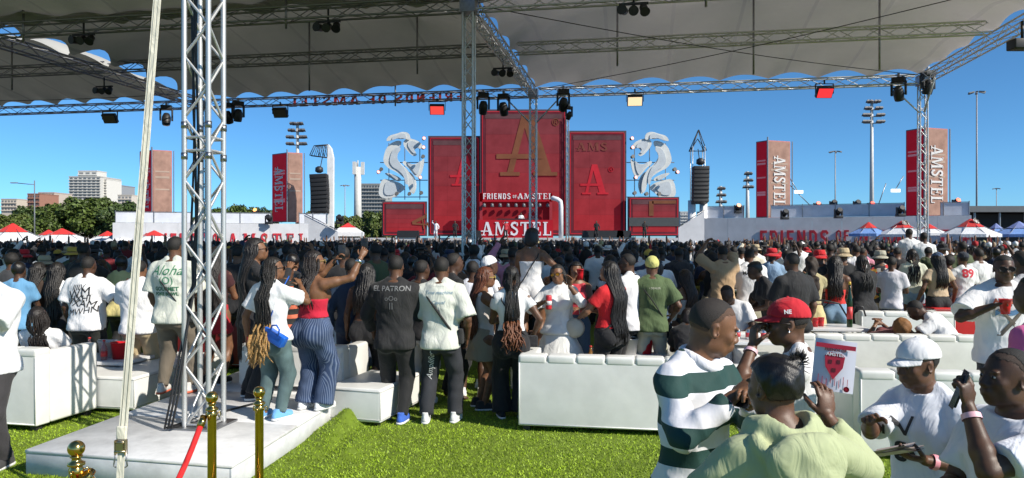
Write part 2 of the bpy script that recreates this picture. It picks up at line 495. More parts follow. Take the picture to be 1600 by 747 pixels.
def skeleton(p):
    """p: dict of pose and build; returns joints in local metres, person facing +Y"""
    H = p['H']; f = p.get('f', 0); s = {}
    wd = p.get('w', 1.0)
    lean, roll, twist = p.get('lean', 0), p.get('roll', 0), p.get('twist', 0)
    M = rot('Z', twist) @ rot('X', -lean) @ rot('Y', roll)
    seat = p.get('seat')
    pz = (.50 * H) if seat is None else seat + .05 * H
    px, py = p.get('shift', (0, 0))
    O = V3(px, py, pz)                       # pelvis
    if f: rows = [(-.075, .072, .060), (-.03, .098, .074), (.0, .102, .076), (.06, .087, .063), (.115, .074, .055), (.17, .082, .062), (.225, .089, .070), (.27, .088, .060), (.298, .074, .050), (.322, .052, .042), (.342, .036, .035)]
    else: rows = [(-.075, .072, .058), (-.03, .090, .066), (.0, .093, .067), (.06, .088, .062), (.115, .087, .061), (.17, .094, .066), (.225, .102, .070), (.27, .105, .064), (.298, .088, .054), (.322, .060, .046), (.342, .040, .038)]
    cw = p.get('hip', 1.0)
    rr = []
    for h, rx, ry in rows:
        g = wd * (1 + (cw - 1) * max(0, 1 - abs(h + .0) / .09))
        rr.append((h * H, 0, (.010 * math.sin((h + .08) * 9) - .004) * H, rx * H * g, ry * H * (g if h < .3 else 1)))
    s['rows'] = rr; s['O'] = O; s['M'] = M
    tp = lambda x, y, h: O + M @ V3(x * H, y * H, h * H)
    s['tp'] = tp
    sx = (.094 if f else .108) * (1 + (wd - 1) * .5)
    s['neck'] = tp(0, .002, .33)
    hy, hp, hr = p.get('head', (0, 0, 0))
    HM = M @ rot('Z', hy) @ rot('X', -hp) @ rot('Y', hr)
    s['HM'] = HM; s['hc'] = s['neck'] + M @ V3(0, .006 * H, .030 * H) + HM @ V3(0, .014 * H, .060 * H)
    s['hs'] = min(max(H, 1.5), 1.72) * .1415 / .235       # head scale
    u1, l1 = .170 * H, .150 * H
    for sd, sg in (('L', -1), ('R', 1)):
        S = tp(sg * sx, -.004, .283)
        a = p.get('arm' + sd, 'down')
        if isinstance(a, str):
            a = {'down': ((sg * .155, .03, -.02), (sg * .3, -1, 0)), 'loose': ((sg * .19, .045, .0), (sg * .5, -1, 0)),
                 'front': ((sg * .03, .17, .13), (sg * .8, -.4, -1)), 'phone': ((sg * .035, .20, .30), (sg * .7, 0, -1)),
                 'up': ((sg * .13, .14, .52), (sg * 1, .1, -.2)), 'hip': ((sg * .12, .04, .03), (sg * 1, -.6, 0)),
                 'cross': ((-sg * .05, .12, .19), (sg * 1, -.1, -.8)), 'fwd': ((sg * .09, .27, .22), (sg * .6, -.2, -1)),
                 'pocket': ((sg * .115, .05, -.02), (sg * .7, -.8, 0))}[a]
        T = tp(*a[0]); e, T = ik(S, T, u1, l1, M @ unit(a[1]))
        s['S' + sd], s['E' + sd], s['W' + sd] = S, e, T
        fd = unit(T - e)
        pn = a[2] if len(a) > 2 else ((-sg, 0, 0) if a[0][2] < .05 else (-sg * .5, .2, -.6))
        hd = unit(a[3]) if len(a) > 3 else fd
        hd = M @ hd if len(a) > 3 else hd
        pn = M @ unit(pn); pn = unit(pn - hd * (pn @ hd))
        s['hand' + sd] = (T, hd, pn, sg)
    for sd, sg in (('L', -1), ('R', 1)):
        hj = O + rot('Z', twist) @ V3(sg * .052 * H * (wd * .5 + .5) * cw ** .5, 0, -.012 * H)
        if seat is None:
            fx, fy = p.get('foot' + sd, (sg * .065, 0.0)); fx *= H; fy *= H
            an = V3(fx, fy - .01 * H, .045 * H)
            kn, an = ik(hj, an, .232 * H, .232 * H, (sg * .15, 1, 0))
        else:
            kn = hj + V3(sg * .06 * H, .235 * H, -.01); an = V3(kn[0], kn[1] + .01, p.get('floor', 0) + .045 * H)
        s['H' + sd], s['K' + sd], s['A' + sd] = hj, kn, an
        s['fa' + sd] = p.get('toe', 8) * sg
    return s

def hand_chains(hand, curl=.35, sc=1.0):
    """palm ellipsoid and finger polylines"""
    W, d, n, sg = hand
    side = np.cross(d, n) * (1 if sg > 0 else -1)         # thumb side
    out = []; L = .092 * sc
    pc = W + d * L * .58
    M = np.stack([side, n, d], 1)
    for i, (off, ln) in enumerate(((.031, .072), (.0105, .080), (-.0105, .075), (-.030, .058))):
        cv = curl * (1 + .12 * i)
        b = W + d * L * (.98 - .04 * abs(i - 1)) + side * off * sc
        pts = [b]; ang = cv * .5; dirv = d
        for q, fr in enumerate((.42, .32, .26)):
            dirv = d * math.cos(ang) + n * math.sin(ang) + side * off * .9
            pts.append(pts[-1] + unit(dirv) * ln * sc * fr); ang += cv * 1.0
        out.append((pts, [.0098 * sc, .0092 * sc, .0085 * sc, .0068 * sc]))
    tb = W + d * L * .22 + side * .026 * sc + n * .008
    t1 = tb + unit(side * .75 + d * .75 + n * .25) * .042 * sc
    t2 = t1 + unit(side * .25 + d + n * (.35 + curl)) * .032 * sc
    t3 = t2 + unit(d + n * (.4 + curl) - side * .1) * .025 * sc
    out.append(([tb, t1, t2, t3], [.0135 * sc, .0115 * sc, .0102 * sc, .008 * sc]))
    return pc, M, out

def limb_r(H, f, w):
    g = w ** .7 * (.93 if f else 1.0)
    return dict(ua=.029 * H * g, el=.0235 * H * g, wr=.0155 * H, th=.052 * H * w * (1.06 if f else 1), kn=.034 * H * w ** .7, ca=.032 * H * w ** .7, an=.0215 * H)

def head_prims(c, M, s, f):
    P = []
    q = lambda x, y, z: c + M @ (V3(x, y, z) * s)
    def E(x, y, z, rx, ry, rz, k=.02, sub=False, MM=None): P.append(Ell(q(x, y, z), V3(rx, ry, rz) * s, k * s, M if MM is None else M @ MM, sub))
    E(0, -.014, .030, .076, .096, .088)
    E(0, .022, -.030, .061, .068, .082, .03)
    E(0, .060, -.090, .024 if f else .028, .022, .022, .03)
    for g in (-1, 1):
        E(g * .044, .012, -.070, .018, .035, .026, .03)                       # jaw angle
        E(g * .038, .060, -.022, .022, .022, .022, .02)                       # cheek
        E(g * .031, .098, .004, .0165, .014, .0115, .012, True)               # eye socket
        E(g * .031, .073, .003, .0165, .0155, .0125, .006)                    # lids
        E(g * .034, .083, .0235, .019, .010, .0065, .012)                     # brow
        E(g * .0135, .096, -.031, .0095, .011, .0085, .008)                   # nostril wing
        E(g * .077, -.010, -.008, .0085, .020, .032, .008, False, rot('Z', g * -22) @ rot('X', 12))
        E(g * .083, -.004, -.006, .006, .010, .018, .006, True)
    P.append(Cone(q(0, .086, .014), q(0, .104, -.026), .0085 * s, .0125 * s, .012 * s))
    E(0, .082, -.060, .026, .018, .022, .02)
    E(0, .0955, -.0545, .023, .0095, .0065, .006)
    E(0, .0935, -.0675, .020, .0095, .0078, .006)
    P.append(Cone(q(-.03, .108, -.0607), q(.03, .108, -.0607), .0022 * s, .0022 * s, .003 * s)); P[-1].sub = True
    return P

def body_prims(s, p, fine):
    H = p['H']; f = p.get('f', 0); w = p.get('w', 1.0); r = limb_r(H, f, w); P = []
    P.append(Loft(s['rows'], s['O'], s['M'], .03))
    P += torso_extra(s, p, 0)
    P.append(Cone(s['neck'] - s['M'] @ V3(0, .0, .03 * H), s['hc'] - s['HM'] @ V3(0, .022 * H, .03 * H), .036 * H if not f else .031 * H, .031 * H if not f else .027 * H, .02))
    P += head_prims(s['hc'], s['HM'], s['hs'], f) + traps(s, H, 0)
    for sd in 'LR':
        S, E, W = s['S' + sd], s['E' + sd], s['W' + sd]
        P.append(Cone(S, E, r['ua'] * 1.08, r['el'], .035)); P.append(Cone(S, S * .6 + E * .4, r['ua'] * 1.13, r['ua'] * 1.05, .03))
        m = E * .7 + W * .3
        P.append(Cone(E, m, r['el'], r['el'] * 1.06, .015)); P.append(Cone(m, W, r['el'] * 1.06, r['wr'], .015))
        if fine:
            pc, HM_, ch = hand_chains(s['hand' + sd], p.get('curl' + sd, .35), H / 1.72)
            P.append(Ell(pc, V3(.040, .0155, .052) * H / 1.72, .012, HM_))
            for pts, rad in ch:
                for i in range(len(pts) - 1): P.append(Cone(pts[i], pts[i + 1], rad[i], rad[i + 1], .003))
        hj, K, A = s['H' + sd], s['K' + sd], s['A' + sd]
        P.append(Cone(hj, K, r['th'] * 1.05, r['kn'], .03))
        m = K * .66 + A * .34
        P.append(Cone(K, m, r['kn'], r['ca'] * 1.06, .02)); P.append(Cone(m - V3(0, .012, 0), A, r['ca'] * 1.02, r['an'], .02))
        a = rot('Z', s['fa' + sd] * -1) @ V3(0, 1, 0)
        P.append(Cone(A + V3(0, 0, -.012 * H), A + a * .085 * H + V3(0, 0, -.03 * H), .021 * H, .013 * H, .02))
    return P

def traps(s, H, g):
    return [Cone(s['tp'](sg * .028, -.012, .338), s['tp'](sg * .088, -.010, .299), .020 * H + g, .020 * H + g, .03) for sg in (-1, 1)]

def torso_extra(s, p, g):
    H = p['H']; f = p.get('f', 0); w = p.get('w', 1.0); P = []; cw = p.get('hip', 1.0)
    if f:
        for sg in (-1, 1):
            P.append(Ell(s['tp'](sg * .046, .058 * w - .03 * (1 - p.get('bust', 1)), .215), V3(.040, .036, .040) * H * (w * .6 + .4) + g, .035))
    for sg in (-1, 1):
        b = (.056 if f else .047) * cw
        P.append(Ell(s['tp'](sg * .046 * cw, -.030 * cw, -.035), V3(b * w, b * 1.05 * w, b * 1.1) * H + g, .04))
    if p.get('belly'): P.append(Ell(s['tp'](0, .045, .07), V3(.08, .055, .08) * H * p['belly'] + g, .05))
    return P

def top_prims(s, p, spec):
    H = p['H']; f = p.get('f', 0); r = limb_r(H, f, p.get('w', 1)); kind = spec['t']; P = []
    g = spec.get('g', {'tee': .016, 'long': .016, 'hoodie': .026, 'tank': .007, 'halter': .005, 'dress': .007, 'crop': .008, 'polo': .014, 'bra': .006, 'shirt': .02}[kind])
    hem = spec.get('hem', {'tee': -.055, 'long': -.06, 'hoodie': -.05, 'tank': -.01, 'halter': .10, 'dress': -.10, 'crop': .085, 'polo': -.05, 'bra': .185, 'shirt': -.08}[kind]) * H
    top = spec.get('top', {'halter': .262, 'dress': .262, 'bra': .235, 'tank': .318}.get(kind, .331)) * H
    rows = []
    R0 = np.array(s['rows'])
    hs = [hem] + [h for h in R0[:, 0] if hem + .01 < h < top - .006] + [top]
    loose = spec.get('loose', .35 if kind in ('tee', 'hoodie', 'long', 'shirt') else .1)
    ch = np.interp(.2 * H, R0[:, 0], R0[:, 3]); chy = np.interp(.2 * H, R0[:, 0], R0[:, 4])
    for h in hs:
        cx, cy, rx, ry = [np.interp(max(h, -.01 * H), R0[:, 0], R0[:, i]) for i in (1, 2, 3, 4)]
        if h < .04 * H and kind not in ('dress', 'tank'): rx += .012; ry += .014
        if h < .2 * H: rx = max(rx, rx + (ch - rx) * loose); ry = max(ry, ry + (chy - ry) * loose)
        rows.append((h, cx, cy, rx + g, ry + g))
    P.append(Loft(rows, s['O'], s['M'], .03))
    for e in torso_extra(s, p, g):
        hz = s['M'].T @ (e.c - s['O'])
        if hem + .02 < hz[2] + .3 * e.r[2] and hz[2] < top:
            if hz[2] < 0: e.r = e.r + .012
            P.append(e)
    spec['_hem'] = hem
    sl = spec.get('sl', {'tee': .66, 'polo': .6, 'crop': .45, 'long': 2, 'hoodie': 2, 'shirt': 2}.get(kind, 0))
    if sl:
        P += traps(s, H, g * .8)
        for sd in 'LR':
            S, E, W = s['S' + sd], s['E' + sd], s['W' + sd]
            lo = spec.get('sg', 1.0)
            if sl <= 1:
                e = S + (E - S) * sl
                P.append(Cone(S - (E - S) * .02, e, (r['ua'] * 1.10 + g) * lo, (r['ua'] * 1.08 + g * 1.9) * lo, .03, flat=True))
            else:
                P.append(Cone(S, E, (r['ua'] * 1.10 + g) * lo, (r['el'] + g) * lo, .03))
                fr = min(sl - 1, .97); e = E + (W - E) * fr
                P.append(Cone(E, e, (r['el'] + g) * lo, (r['wr'] * 1.15 + g * .75) * lo, .02, flat=True))
    if kind in ('tank', 'halter') :
        for sg in (-1, 1):
            if kind == 'tank': P.append(Cone(s['tp'](sg * .062, -.035, .30), s['tp'](sg * .06, .03, .30), .024 * H, .024 * H, .02))
    if kind == 'hoodie':
        a = s['neck']
        for t in range(-5, 6):
            an = t / 5 * 2.3
            q = s['M'] @ V3(math.sin(an) * .064 * H, -math.cos(an) * .05 * H, (.014 - .014 * (1 - math.cos(an)) * .5) * H)
            P.append(Ell(a + q, V3(.022, .022, .030) * H, .03))
        P.append(Ell(a + s['M'] @ V3(0, -.096 * H, -.045 * H), V3(.090, .036, .066) * H, .02))
        P.append(Ell(a + s['M'] @ V3(0, -.118 * H, -.092 * H), V3(.050, .024, .055) * H, .02))
        for sg in (-1, 1): P.append(Cone(a + s['M'] @ V3(sg * .085 * H, -.045 * H, -.005 * H), a + s['M'] @ V3(sg * .014 * H, -.140 * H, -.120 * H), .017 * H, .011 * H, .012))
        P.append(Ell(a + s['M'] @ V3(0, -.020 * H, .045 * H), V3(.046, .052, .042) * H, .010, s['M'], True))
    if kind in ('polo', 'shirt') or spec.get('collar'):
        for t in range(10):
            an = 2 * math.pi * t / 10
            P.append(Ell(s['neck'] + s['M'] @ V3(math.sin(an) * .038 * H, math.cos(an) * .038 * H, -.004 * H + .008 * H * (1 - math.cos(an))), V3(.013, .013, .016) * H, .02))
    return P

def bottom_prims(s, p, spec):
    H = p['H']; f = p.get('f', 0); w = p.get('w', 1.0); r = limb_r(H, f, w); kind = spec['t']; P = []
    g = spec.get('g', {'pants': .014, 'wide': .018, 'legging': .005, 'shorts': .018, 'skirt': .008, 'jeans': .009}[kind])
    R0 = np.array(s['rows']); top = spec.get('top', .075) * H
    rows = []
    low = -.07 * H
    if kind == 'skirt':
        hem = -(spec.get('len', .2)) * H
        fl = spec.get('flare', .25)
        for t in np.linspace(0, 1, 7):
            h = hem + (top - hem) * t; hh = max(h, -.02 * H)
            cx, cy, rx, ry = [np.interp(hh, R0[:, 0], R0[:, i]) for i in (1, 2, 3, 4)]
            e = max(0, -.02 * H - h) * fl
            rows.append((h, cx, cy - .01, rx + g + e, ry + g + .012 + e))
        P.append(Loft(rows, s['O'], s['M'], .02))
        P += [e for e in torso_extra(s, p, g) if (s['M'].T @ (e.c - s['O']))[2] < 0]
        return P
    hs = [low] + [h for h in R0[:, 0] if low < h < top - .004] + [top]
    for h in hs:
        cx, cy, rx, ry = [np.interp(h, R0[:, 0], R0[:, i]) for i in (1, 2, 3, 4)]
        rows.append((h, cx, cy, rx + g, ry + g))
    P.append(Loft(rows, s['O'], s['M'], .03))
    P += [e for e in torso_extra(s, p, g) if (s['M'].T @ (e.c - s['O']))[2] < .02]
    for sd in 'LR':
        hj, K, A = s['H' + sd], s['K' + sd], s['A' + sd]
        if kind == 'shorts':
            fr = spec.get('len', .55); e = hj + (K - hj) * fr
            P.append(Cone(hj, e, r['th'] * 1.05 + g, r['th'] * .92 + g * 1.8, .03, flat=True)); continue
        ra = {'pants': .040, 'jeans': .034, 'wide': .064, 'legging': .0}[kind] * H
        rk = {'pants': r['kn'] + .026, 'jeans': r['kn'] + .022, 'wide': r['kn'] + .036, 'legging': r['kn'] + .004}[kind]
        if kind == 'legging': ra = r['an'] + .006
        P.append(Cone(hj, K, r['th'] * 1.05 + g, max(rk, r['kn'] + g), .03))
        b = A + V3(0, 0, spec.get('up', -.012 if kind == 'wide' else .0) * H)
        if kind == 'legging':
            m = K * .66 + A * .34; P.append(Cone(K, m, rk, r['ca'] * 1.06 + .004, .02)); P.append(Cone(m, b, r['ca'] * 1.06 + .004, ra, .02, flat=True))
        else: P.append(Cone(K, b, rk, spec.get('ra', ra / H) * H, .02, flat=True))
    return P

def strands(s, p, spec, q, m, root):
    """long loose hair: many thin locks falling from the crown over the back"""
    H = p['H']; r2 = random.Random(int(spec.get('seed', 3)) + 5); L = spec.get('len', .55) * H * .62; mb = MB(); wd = spec.get('wd', 1.0); R0 = np.array(s['rows'])
    for i in range(spec.get('n', 96)):
        az = r2.uniform(-1, 1) * 1.9; el = r2.uniform(-.1, 1.1); rr = r2.uniform(.006, .012)
        st = q(math.sin(az) * .088 * math.cos(el), -.014 - math.cos(az) * .106 * math.cos(el), .03 + .098 * math.sin(el))
        md = q(math.sin(az) * (.098 + .012 * r2.random()), -.03 - math.cos(az) * .105, -.035)
        pts = [st, (st + md) / 2 + (st - s['hc']) * .09, md]; wx = r2.gauss(0, .02); ph = r2.uniform(0, 6); ln = L * r2.uniform(.72, 1.06); jit = r2.uniform(0, .022); cv_ = r2.uniform(.004, .014)
        for t in (.0, .2, .4, .6, .8, 1.0):
            hh = .318 * H - ln * t; hc_ = max(hh, -.05 * H)
            rxx = np.interp(hc_, R0[:, 0], R0[:, 3]) + .025; ryy = np.interp(hc_, R0[:, 0], R0[:, 4]) + .030
            X_ = math.sin(az * .8) * .088 * wd + wx * t + cv_ * math.sin(ph + t * 11) + spec.get('sway', 0) * t; X_ = max(-rxx * .93, min(rxx * .93, X_))
            Y_ = -ryy * (1 - abs(X_ / rxx) ** 2.3) ** (1 / 2.3) - jit + np.interp(hc_, R0[:, 0], R0[:, 2])
            pts.append(s['O'] + s['M'] @ V3(X_, min(Y_, -.02), hh))
        mb.path(pts, [rr * .6, rr, rr, rr, rr, rr, rr * .9, rr * .7, rr * .25], 4)
    link('long_locks', mb.mesh('long_locks', m), root)

def hair_build(s, p, spec, vox, root):
    H = p['H']; k = spec['t']; hs = s['hs']; c = s['hc']; M = s['HM']
    q = lambda x, y, z: c + M @ (V3(x, y, z) * hs)
    cr = spec.get('c', (.010, .008, .007)); objs = []
    m = mat('curl', cr, sc=(420 if vox < .008 else 170)) if k in ('short', 'afro', 'curly', 'locs') else (mat('hair', cr, .38, st=(4, 4, .8), bs=.25) if k == 'bun' else mat('hair', cr))
    h = max(vox * .92, .0055)
    def hairline(e=0.0):                       # keep the scalp, drop the face
        def f(x, y, z):
            X = (x - c[0]) / hs; Y = (y - c[1]) / hs; Z = (z - c[2]) / hs
            a = M[0, 0] * X + M[1, 0] * Y + M[2, 0] * Z; b = M[0, 1] * X + M[1, 1] * Y + M[2, 1] * Z; d = M[0, 2] * X + M[1, 2] * Y + M[2, 2] * Z
            lim = np.where(b > .02, .064 + (b - .02) * .22, np.where(b > -.03, -.008 + (b + .03) * 1.44, -.040 + (b + .03) * -.1))
            return (lim + e - d) * hs * .7
        return f
    cap = lambda g, kk=.02: Ell(q(0, -.014, .030), V3(.076 + g, .096 + g, .088 + g) * hs, kk, M)
    nz = lambda sc, a: (lambda x, y, z: a * wob(x, y, z, sc, spec.get('seed', 1.0)))
    if k == 'short':
        if vox < .008:                             # faded sides: a thin shaded layer below the fuller top
            sk_ = SKIN[p.get('sk', 2)]; jt = lambda f_, a_: (lambda x, y, z: f_(x, y, z) + a_ * wob(x, y, z, 520, 1.7))
            g_ = spec.get('g', .0025)
            V, Q = sdf_mesh([cap(.0012)], .005, None, jt(hairline(.0), .0035)); fo = link('hair_fade', mesh_np('hair_fade', V, Q, mat('curl', tuple(cr[i] * .5 + sk_[i] * .45 for i in range(3)), sc=600)), root)
            V, Q = sdf_mesh([cap(g_ + .001)], .005, None, jt(hairline(.030), .004)); objs.append((V, Q))
        else: V, Q = sdf_mesh([cap(spec.get('g', .0035))], h, None, hairline()); objs.append((V, Q))
    elif k == 'afro':
        g = spec.get('g', .045)
        V, Q = sdf_mesh([Ell(q(0, -.03, .05), V3(.078 + g, .088 + g, .080 + g) * hs, .02, M)], h, nz(70, .010), hairline(-.02)); objs.append((V, Q))
    elif k == 'bun':
        P = [cap(.012), Ell(q(*spec.get('pos', (0.0, -.085, .075))), V3(.034, .030, .034) * hs * spec.get('s', 1), .012, M)]
        V, Q = sdf_mesh(P, h, nz(110, .003), None if 0 else hairline()); objs.append((V, Q))
        if spec.get('tuft'):
            mb = MB(); b0 = q(*spec['pos']); r2 = random.Random(5)
            for i in range(90):
                d = M @ unit((r2.gauss(.5, .5), r2.gauss(-.2, .5), r2.gauss(.8, .6)))
                a = b0 + d * .018; mb.path([a, a + d * .022, a + d * .036 + V3(0, 0, r2.uniform(-.008, .014))], [.002, .0016, .0006], 3)
            link('hair_tuft', mb.mesh('hair_tuft', m), root)
    elif k in ('long', 'bob', 'curly'):
        L = spec.get('len', .55)
        P = [cap(.016)]
        wd = spec.get('wd', 1.0)
        pts = [q(0, -.075, .02)]
        base = s['neck'] - s['M'] @ V3(0, .062 * H, -.01 * H)
        if k == 'bob': P.append(Ell(q(0, -.045, -.04), V3(.098, .075, .095) * hs, .03, M))
        else:
            dn = s['M'] @ V3(0, -.02, -1)
            P.append(Cone(q(0, -.045, .0), s['neck'] - s['M'] @ V3(0, .035 * H, 0), .080 * hs, .055 * hs * wd, .03))
            if k == 'long': strands(s, p, spec, q, m, root)
            n = 4 if k == 'curly' else 0; base = s['tp'](0, 0, .30) + s['M'] @ V3(0, -.05 * H - .055, 0); pr = base
            for i in range(1, n + 1):
                e = base + unit(dn) * L * H * .42 * i / n + V3(spec.get('sway', 0) * i / n, 0, 0)
                for xx in (-.5, 0, .5):
                    o = s['M'] @ V3(xx * .085 * wd, 0, 0)
                    P.append(Cone(pr + o, e + o, .038 * (1 - .12 * (i - 1)), .038 * (1 - .12 * i), .03))
                pr = e
        a = .010 if k == 'curly' else .004
        def nzf(x, y, z): return a * (wob(x, y, z * (.9 if k == 'curly' else .12), 55 if k == 'curly' else 120, 1.3))
        face = hairline()
        def cl(x, y, z):
            Y = (M[0, 1] * (x - c[0]) + M[1, 1] * (y - c[1]) + M[2, 1] * (z - c[2])) / hs
            return np.minimum(face(x, y, z), (Y + .035) * hs)
        V, Q = sdf_mesh(P, h, nzf, cl); objs.append((V, Q))
    elif k in ('braids', 'locs'):
        V, Q = sdf_mesh([cap(.008)], h, nz(140, .002), hairline()); objs.append((V, Q))
        r2 = random.Random(spec.get('seed', 3)); L = spec.get('len', .62) * H
        n = spec.get('n', 46); mb = MB(); mt = MB()
        for i in range(n):
            az = r2.uniform(-1, 1) * spec.get('sp', 2.15); el = r2.uniform(-.15, .95)
            st = q(math.sin(az) * .084 * math.cos(el), -.014 - math.cos(az) * .102 * math.cos(el), .03 + .092 * math.sin(el))
            az2 = az * spec.get('gather', .62)
            nb = s['neck'] + s['M'] @ V3(math.sin(az2) * .085, -math.cos(az2) * .092 - .01, -.01 + r2.uniform(-.02, .02))
            md = (np.array(st) + nb) / 2 + (M @ unit((math.sin(az), -math.cos(az), 0))) * .03
            pts = [st, md, nb]
            ln = L * r2.uniform(.78, 1.05); dn = unit(s['M'] @ V3(0, -.06, -1) + V3(spec.get('sway', 0), 0, 0))
            wx = r2.uniform(-.025, .025); ph = r2.uniform(0, 6)
            R0 = np.array(s['rows']); lx = (s['M'].T @ (nb - s['O']))[0]; jit = r2.uniform(0, .018)
            for t in (.2, .4, .6, .8, 1.0):
                hh = .325 * H - ln * .72 * t; hc_ = max(hh, -.06 * H)
                rxx = np.interp(hc_, R0[:, 0], R0[:, 3]) + .02; ryy = np.interp(max(hc_, .02 * H) if hc_ > .05 * H else hc_, R0[:, 0], R0[:, 4]) + spec.get('off', .030)
                X_ = lx * (1 + .15 * t) + wx * t + .008 * math.sin(ph + t * 9) + spec.get('sway', 0) * t; X_ = max(-rxx * .95, min(rxx * .95, X_))
                Y_ = -ryy * (1 - min(.98, abs(X_ / rxx)) ** 2.3) ** (1 / 2.3) - jit + np.interp(hc_, R0[:, 0], R0[:, 2])
                if hh < .03 * H: Y_ -= .035 * p.get('hip', 1) ** 2
                pts.append(s['O'] + s['M'] @ V3(X_, Y_, hh))
            rr = spec.get('r', .0055)
            cut = spec.get('tip')
            if cut:
                mb.path(pts[:6], [rr] * 6, 5)
                e = [pts[5]]
                for t in (.25, .5, .75, 1):
                    e.append(pts[5] + (pts[7] - pts[5]) * t + s['M'] @ V3(r2.gauss(0, .028) * t, -.012 + r2.gauss(0, .012), 0))
                mt.path(e, [rr * 1.5, rr * 2.1, rr * 2.0, rr * 1.7, rr * .5], 5)
            else: mb.path(pts, [rr] * 6 + [rr * .8, rr * .4], 5)
        link('braids', mb.mesh('braids', mat('hair', spec.get('c2', cr), .45, st=(1, 1, 2.5))), root)
        if spec.get('tip'): link('braid_tips', mt.mesh('braid_tips', mat('hair', spec['tip'], .5, st=(1, 1, 1.5))), root)
    elif k == 'bald': return
    for V, Q in objs:
        link('hair', mesh_np('hair', V, Q, m), root)

def hat_build(s, p, spec, vox, root):
    k = spec['t']; hs = s['hs']; c = s['hc']; M = s['HM']; cl_ = spec['c']; h = max(vox * .7, .005)
    q = lambda x, y, z: c + M @ (V3(x, y, z) * hs)
    m = mat('fabric', cl_)
    def above(z0, tilt=0.0):
        def f(x, y, z):
            X = x - c[0]; Y = y - c[1]; Z = z - c[2]
            b = (M[0, 1] * X + M[1, 1] * Y + M[2, 1] * Z) / hs; d = (M[0, 2] * X + M[1, 2] * Y + M[2, 2] * Z) / hs
            return (z0 + tilt * b - d) * hs
        return f
    crown = Ell(q(0, -.014, .038), V3(.090, .110, .096) * hs, .01, M)
    if k == 'cap':
        V, Q = sdf_mesh([crown], h, None, above(.036, .10)); co = link('cap', mesh_np('cap', V, Q, m), root)
        tw = R(spec.get('turn', 0)); mb = MB(); P = []; n = 13
        ca, sa = math.cos(tw), math.sin(tw)
        for zz in (0.0, -.006):
            for i in range(n):
                a = -1.15 + 2.3 * i / (n - 1)
                for rr in (.0, .55, 1.0):
                    x = math.sin(a) * (.083 + .012 * rr * math.cos(a) ** 2); y = math.cos(a) * (.09 + .078 * rr * max(math.cos(a), 0) ** .7)
                    z = .046 - .022 * rr - .26 * abs(x) ** 1.5 + zz
                    P.append(q(x * ca - y * sa, -.008 + x * sa + y * ca, z + (.0 if not tw else -.01)))
        fs = []
        for b in (0, n * 3):
            for i in range(n - 1):
                for j in range(2): fs.append((b + i * 3 + j, b + i * 3 + j + 1, b + (i + 1) * 3 + j + 1, b + (i + 1) * 3 + j))
        for i in range(n - 1): fs.append((i * 3 + 2, n * 3 + i * 3 + 2, n * 3 + (i + 1) * 3 + 2, (i + 1) * 3 + 2))
        mb.poly(P, fs, True); b = mb.build('brim', m, co)
        V, Q = sdf_mesh([Ell(q(0, -.014, .134), V3(.008, .008, .006) * hs, .01, M)], .003); link('cap_button', mesh_np('cap_button', V, Q, m), co)
    elif k == 'bucket':
        V, Q = sdf_mesh([Loft([(.0, 0, 0, .098 * hs, .118 * hs), (.055 * hs, 0, 0, .088 * hs, .106 * hs), (.085 * hs, 0, 0, .078 * hs, .094 * hs)], q(0, -.014, .045), M, .01)], h)
        co = link('hat', mesh_np('hat', V, Q, m), root)
        mb = MB(); n = 20; P = []
        for rr, zz in ((.92, .046), (1.55, -.005), (1.55, -.011), (.92, .04)):
            for i in range(n):
                a = 2 * math.pi * i / n; P.append(q(math.sin(a) * .094 * rr, -.014 + math.cos(a) * .112 * rr, zz))
        fs = [(j * n + i, j * n + (i + 1) % n, ((j + 1) % 4) * n + (i + 1) % n, ((j + 1) % 4) * n + i) for j in range(4) for i in range(n)]
        mb.poly(P, fs, True); mb.build('brim', m, co)
    elif k in ('beanie', 'wrap'):
        P = [Ell(q(0, -.016, .036), V3(.086, .108, .098) * hs, .01, M)]
        if k == 'wrap': P.append(Cone(q(0, -.09, -.0), q(.0, -.12, -.09), .022 * hs, .01 * hs, .02))
        V, Q = sdf_mesh(P, h, lambda x, y, z: .003 * wob(x, y, z, 90, 2), above(.02 if k == 'beanie' else .03, .35)); link('cap' if k == 'beanie' else 'head_wrap', mesh_np('cap', V, Q, m), root)

def glasses_build(s, root, c=(.01, .01, .01), lens=(.015, .012, .012), frame=None):
    hs = s['hs']; o = s['hc']; M = s['HM']; q = lambda x, y, z: o + M @ (V3(x, y, z) * hs)
    mb = MB(); ml = MB(); n = 14
    for g in (-1, 1):
        ring = [q(g * .032 + math.cos(2 * math.pi * i / n) * .027, .1035 - .10 * abs(g * .032 + math.cos(2 * math.pi * i / n) * .027) ** 1.2, .002 + math.sin(2 * math.pi * i / n) * .021) for i in range(n)]
        mb.path(ring + [ring[0]], .0032 * hs, 5)
        ml.poly(ring + [r_ - M @ V3(0, .003, 0) for r_ in ring], [tuple(range(n)), tuple(range(2 * n - 1, n - 1, -1))])
        mb.path([q(g * .059, .088, .008), q(g * .080, .03, .008), q(g * .083, -.012, .002)], .003 * hs, 5)
    mb.path([q(-.008, .105, .006), q(0, .108, .009), q(.008, .105, .006)], .003 * hs, 5)
    go = mb.build('sunglasses', mat('paint', c, .3), root)
    ml.build('lens', mat('plain', lens, .08), go)

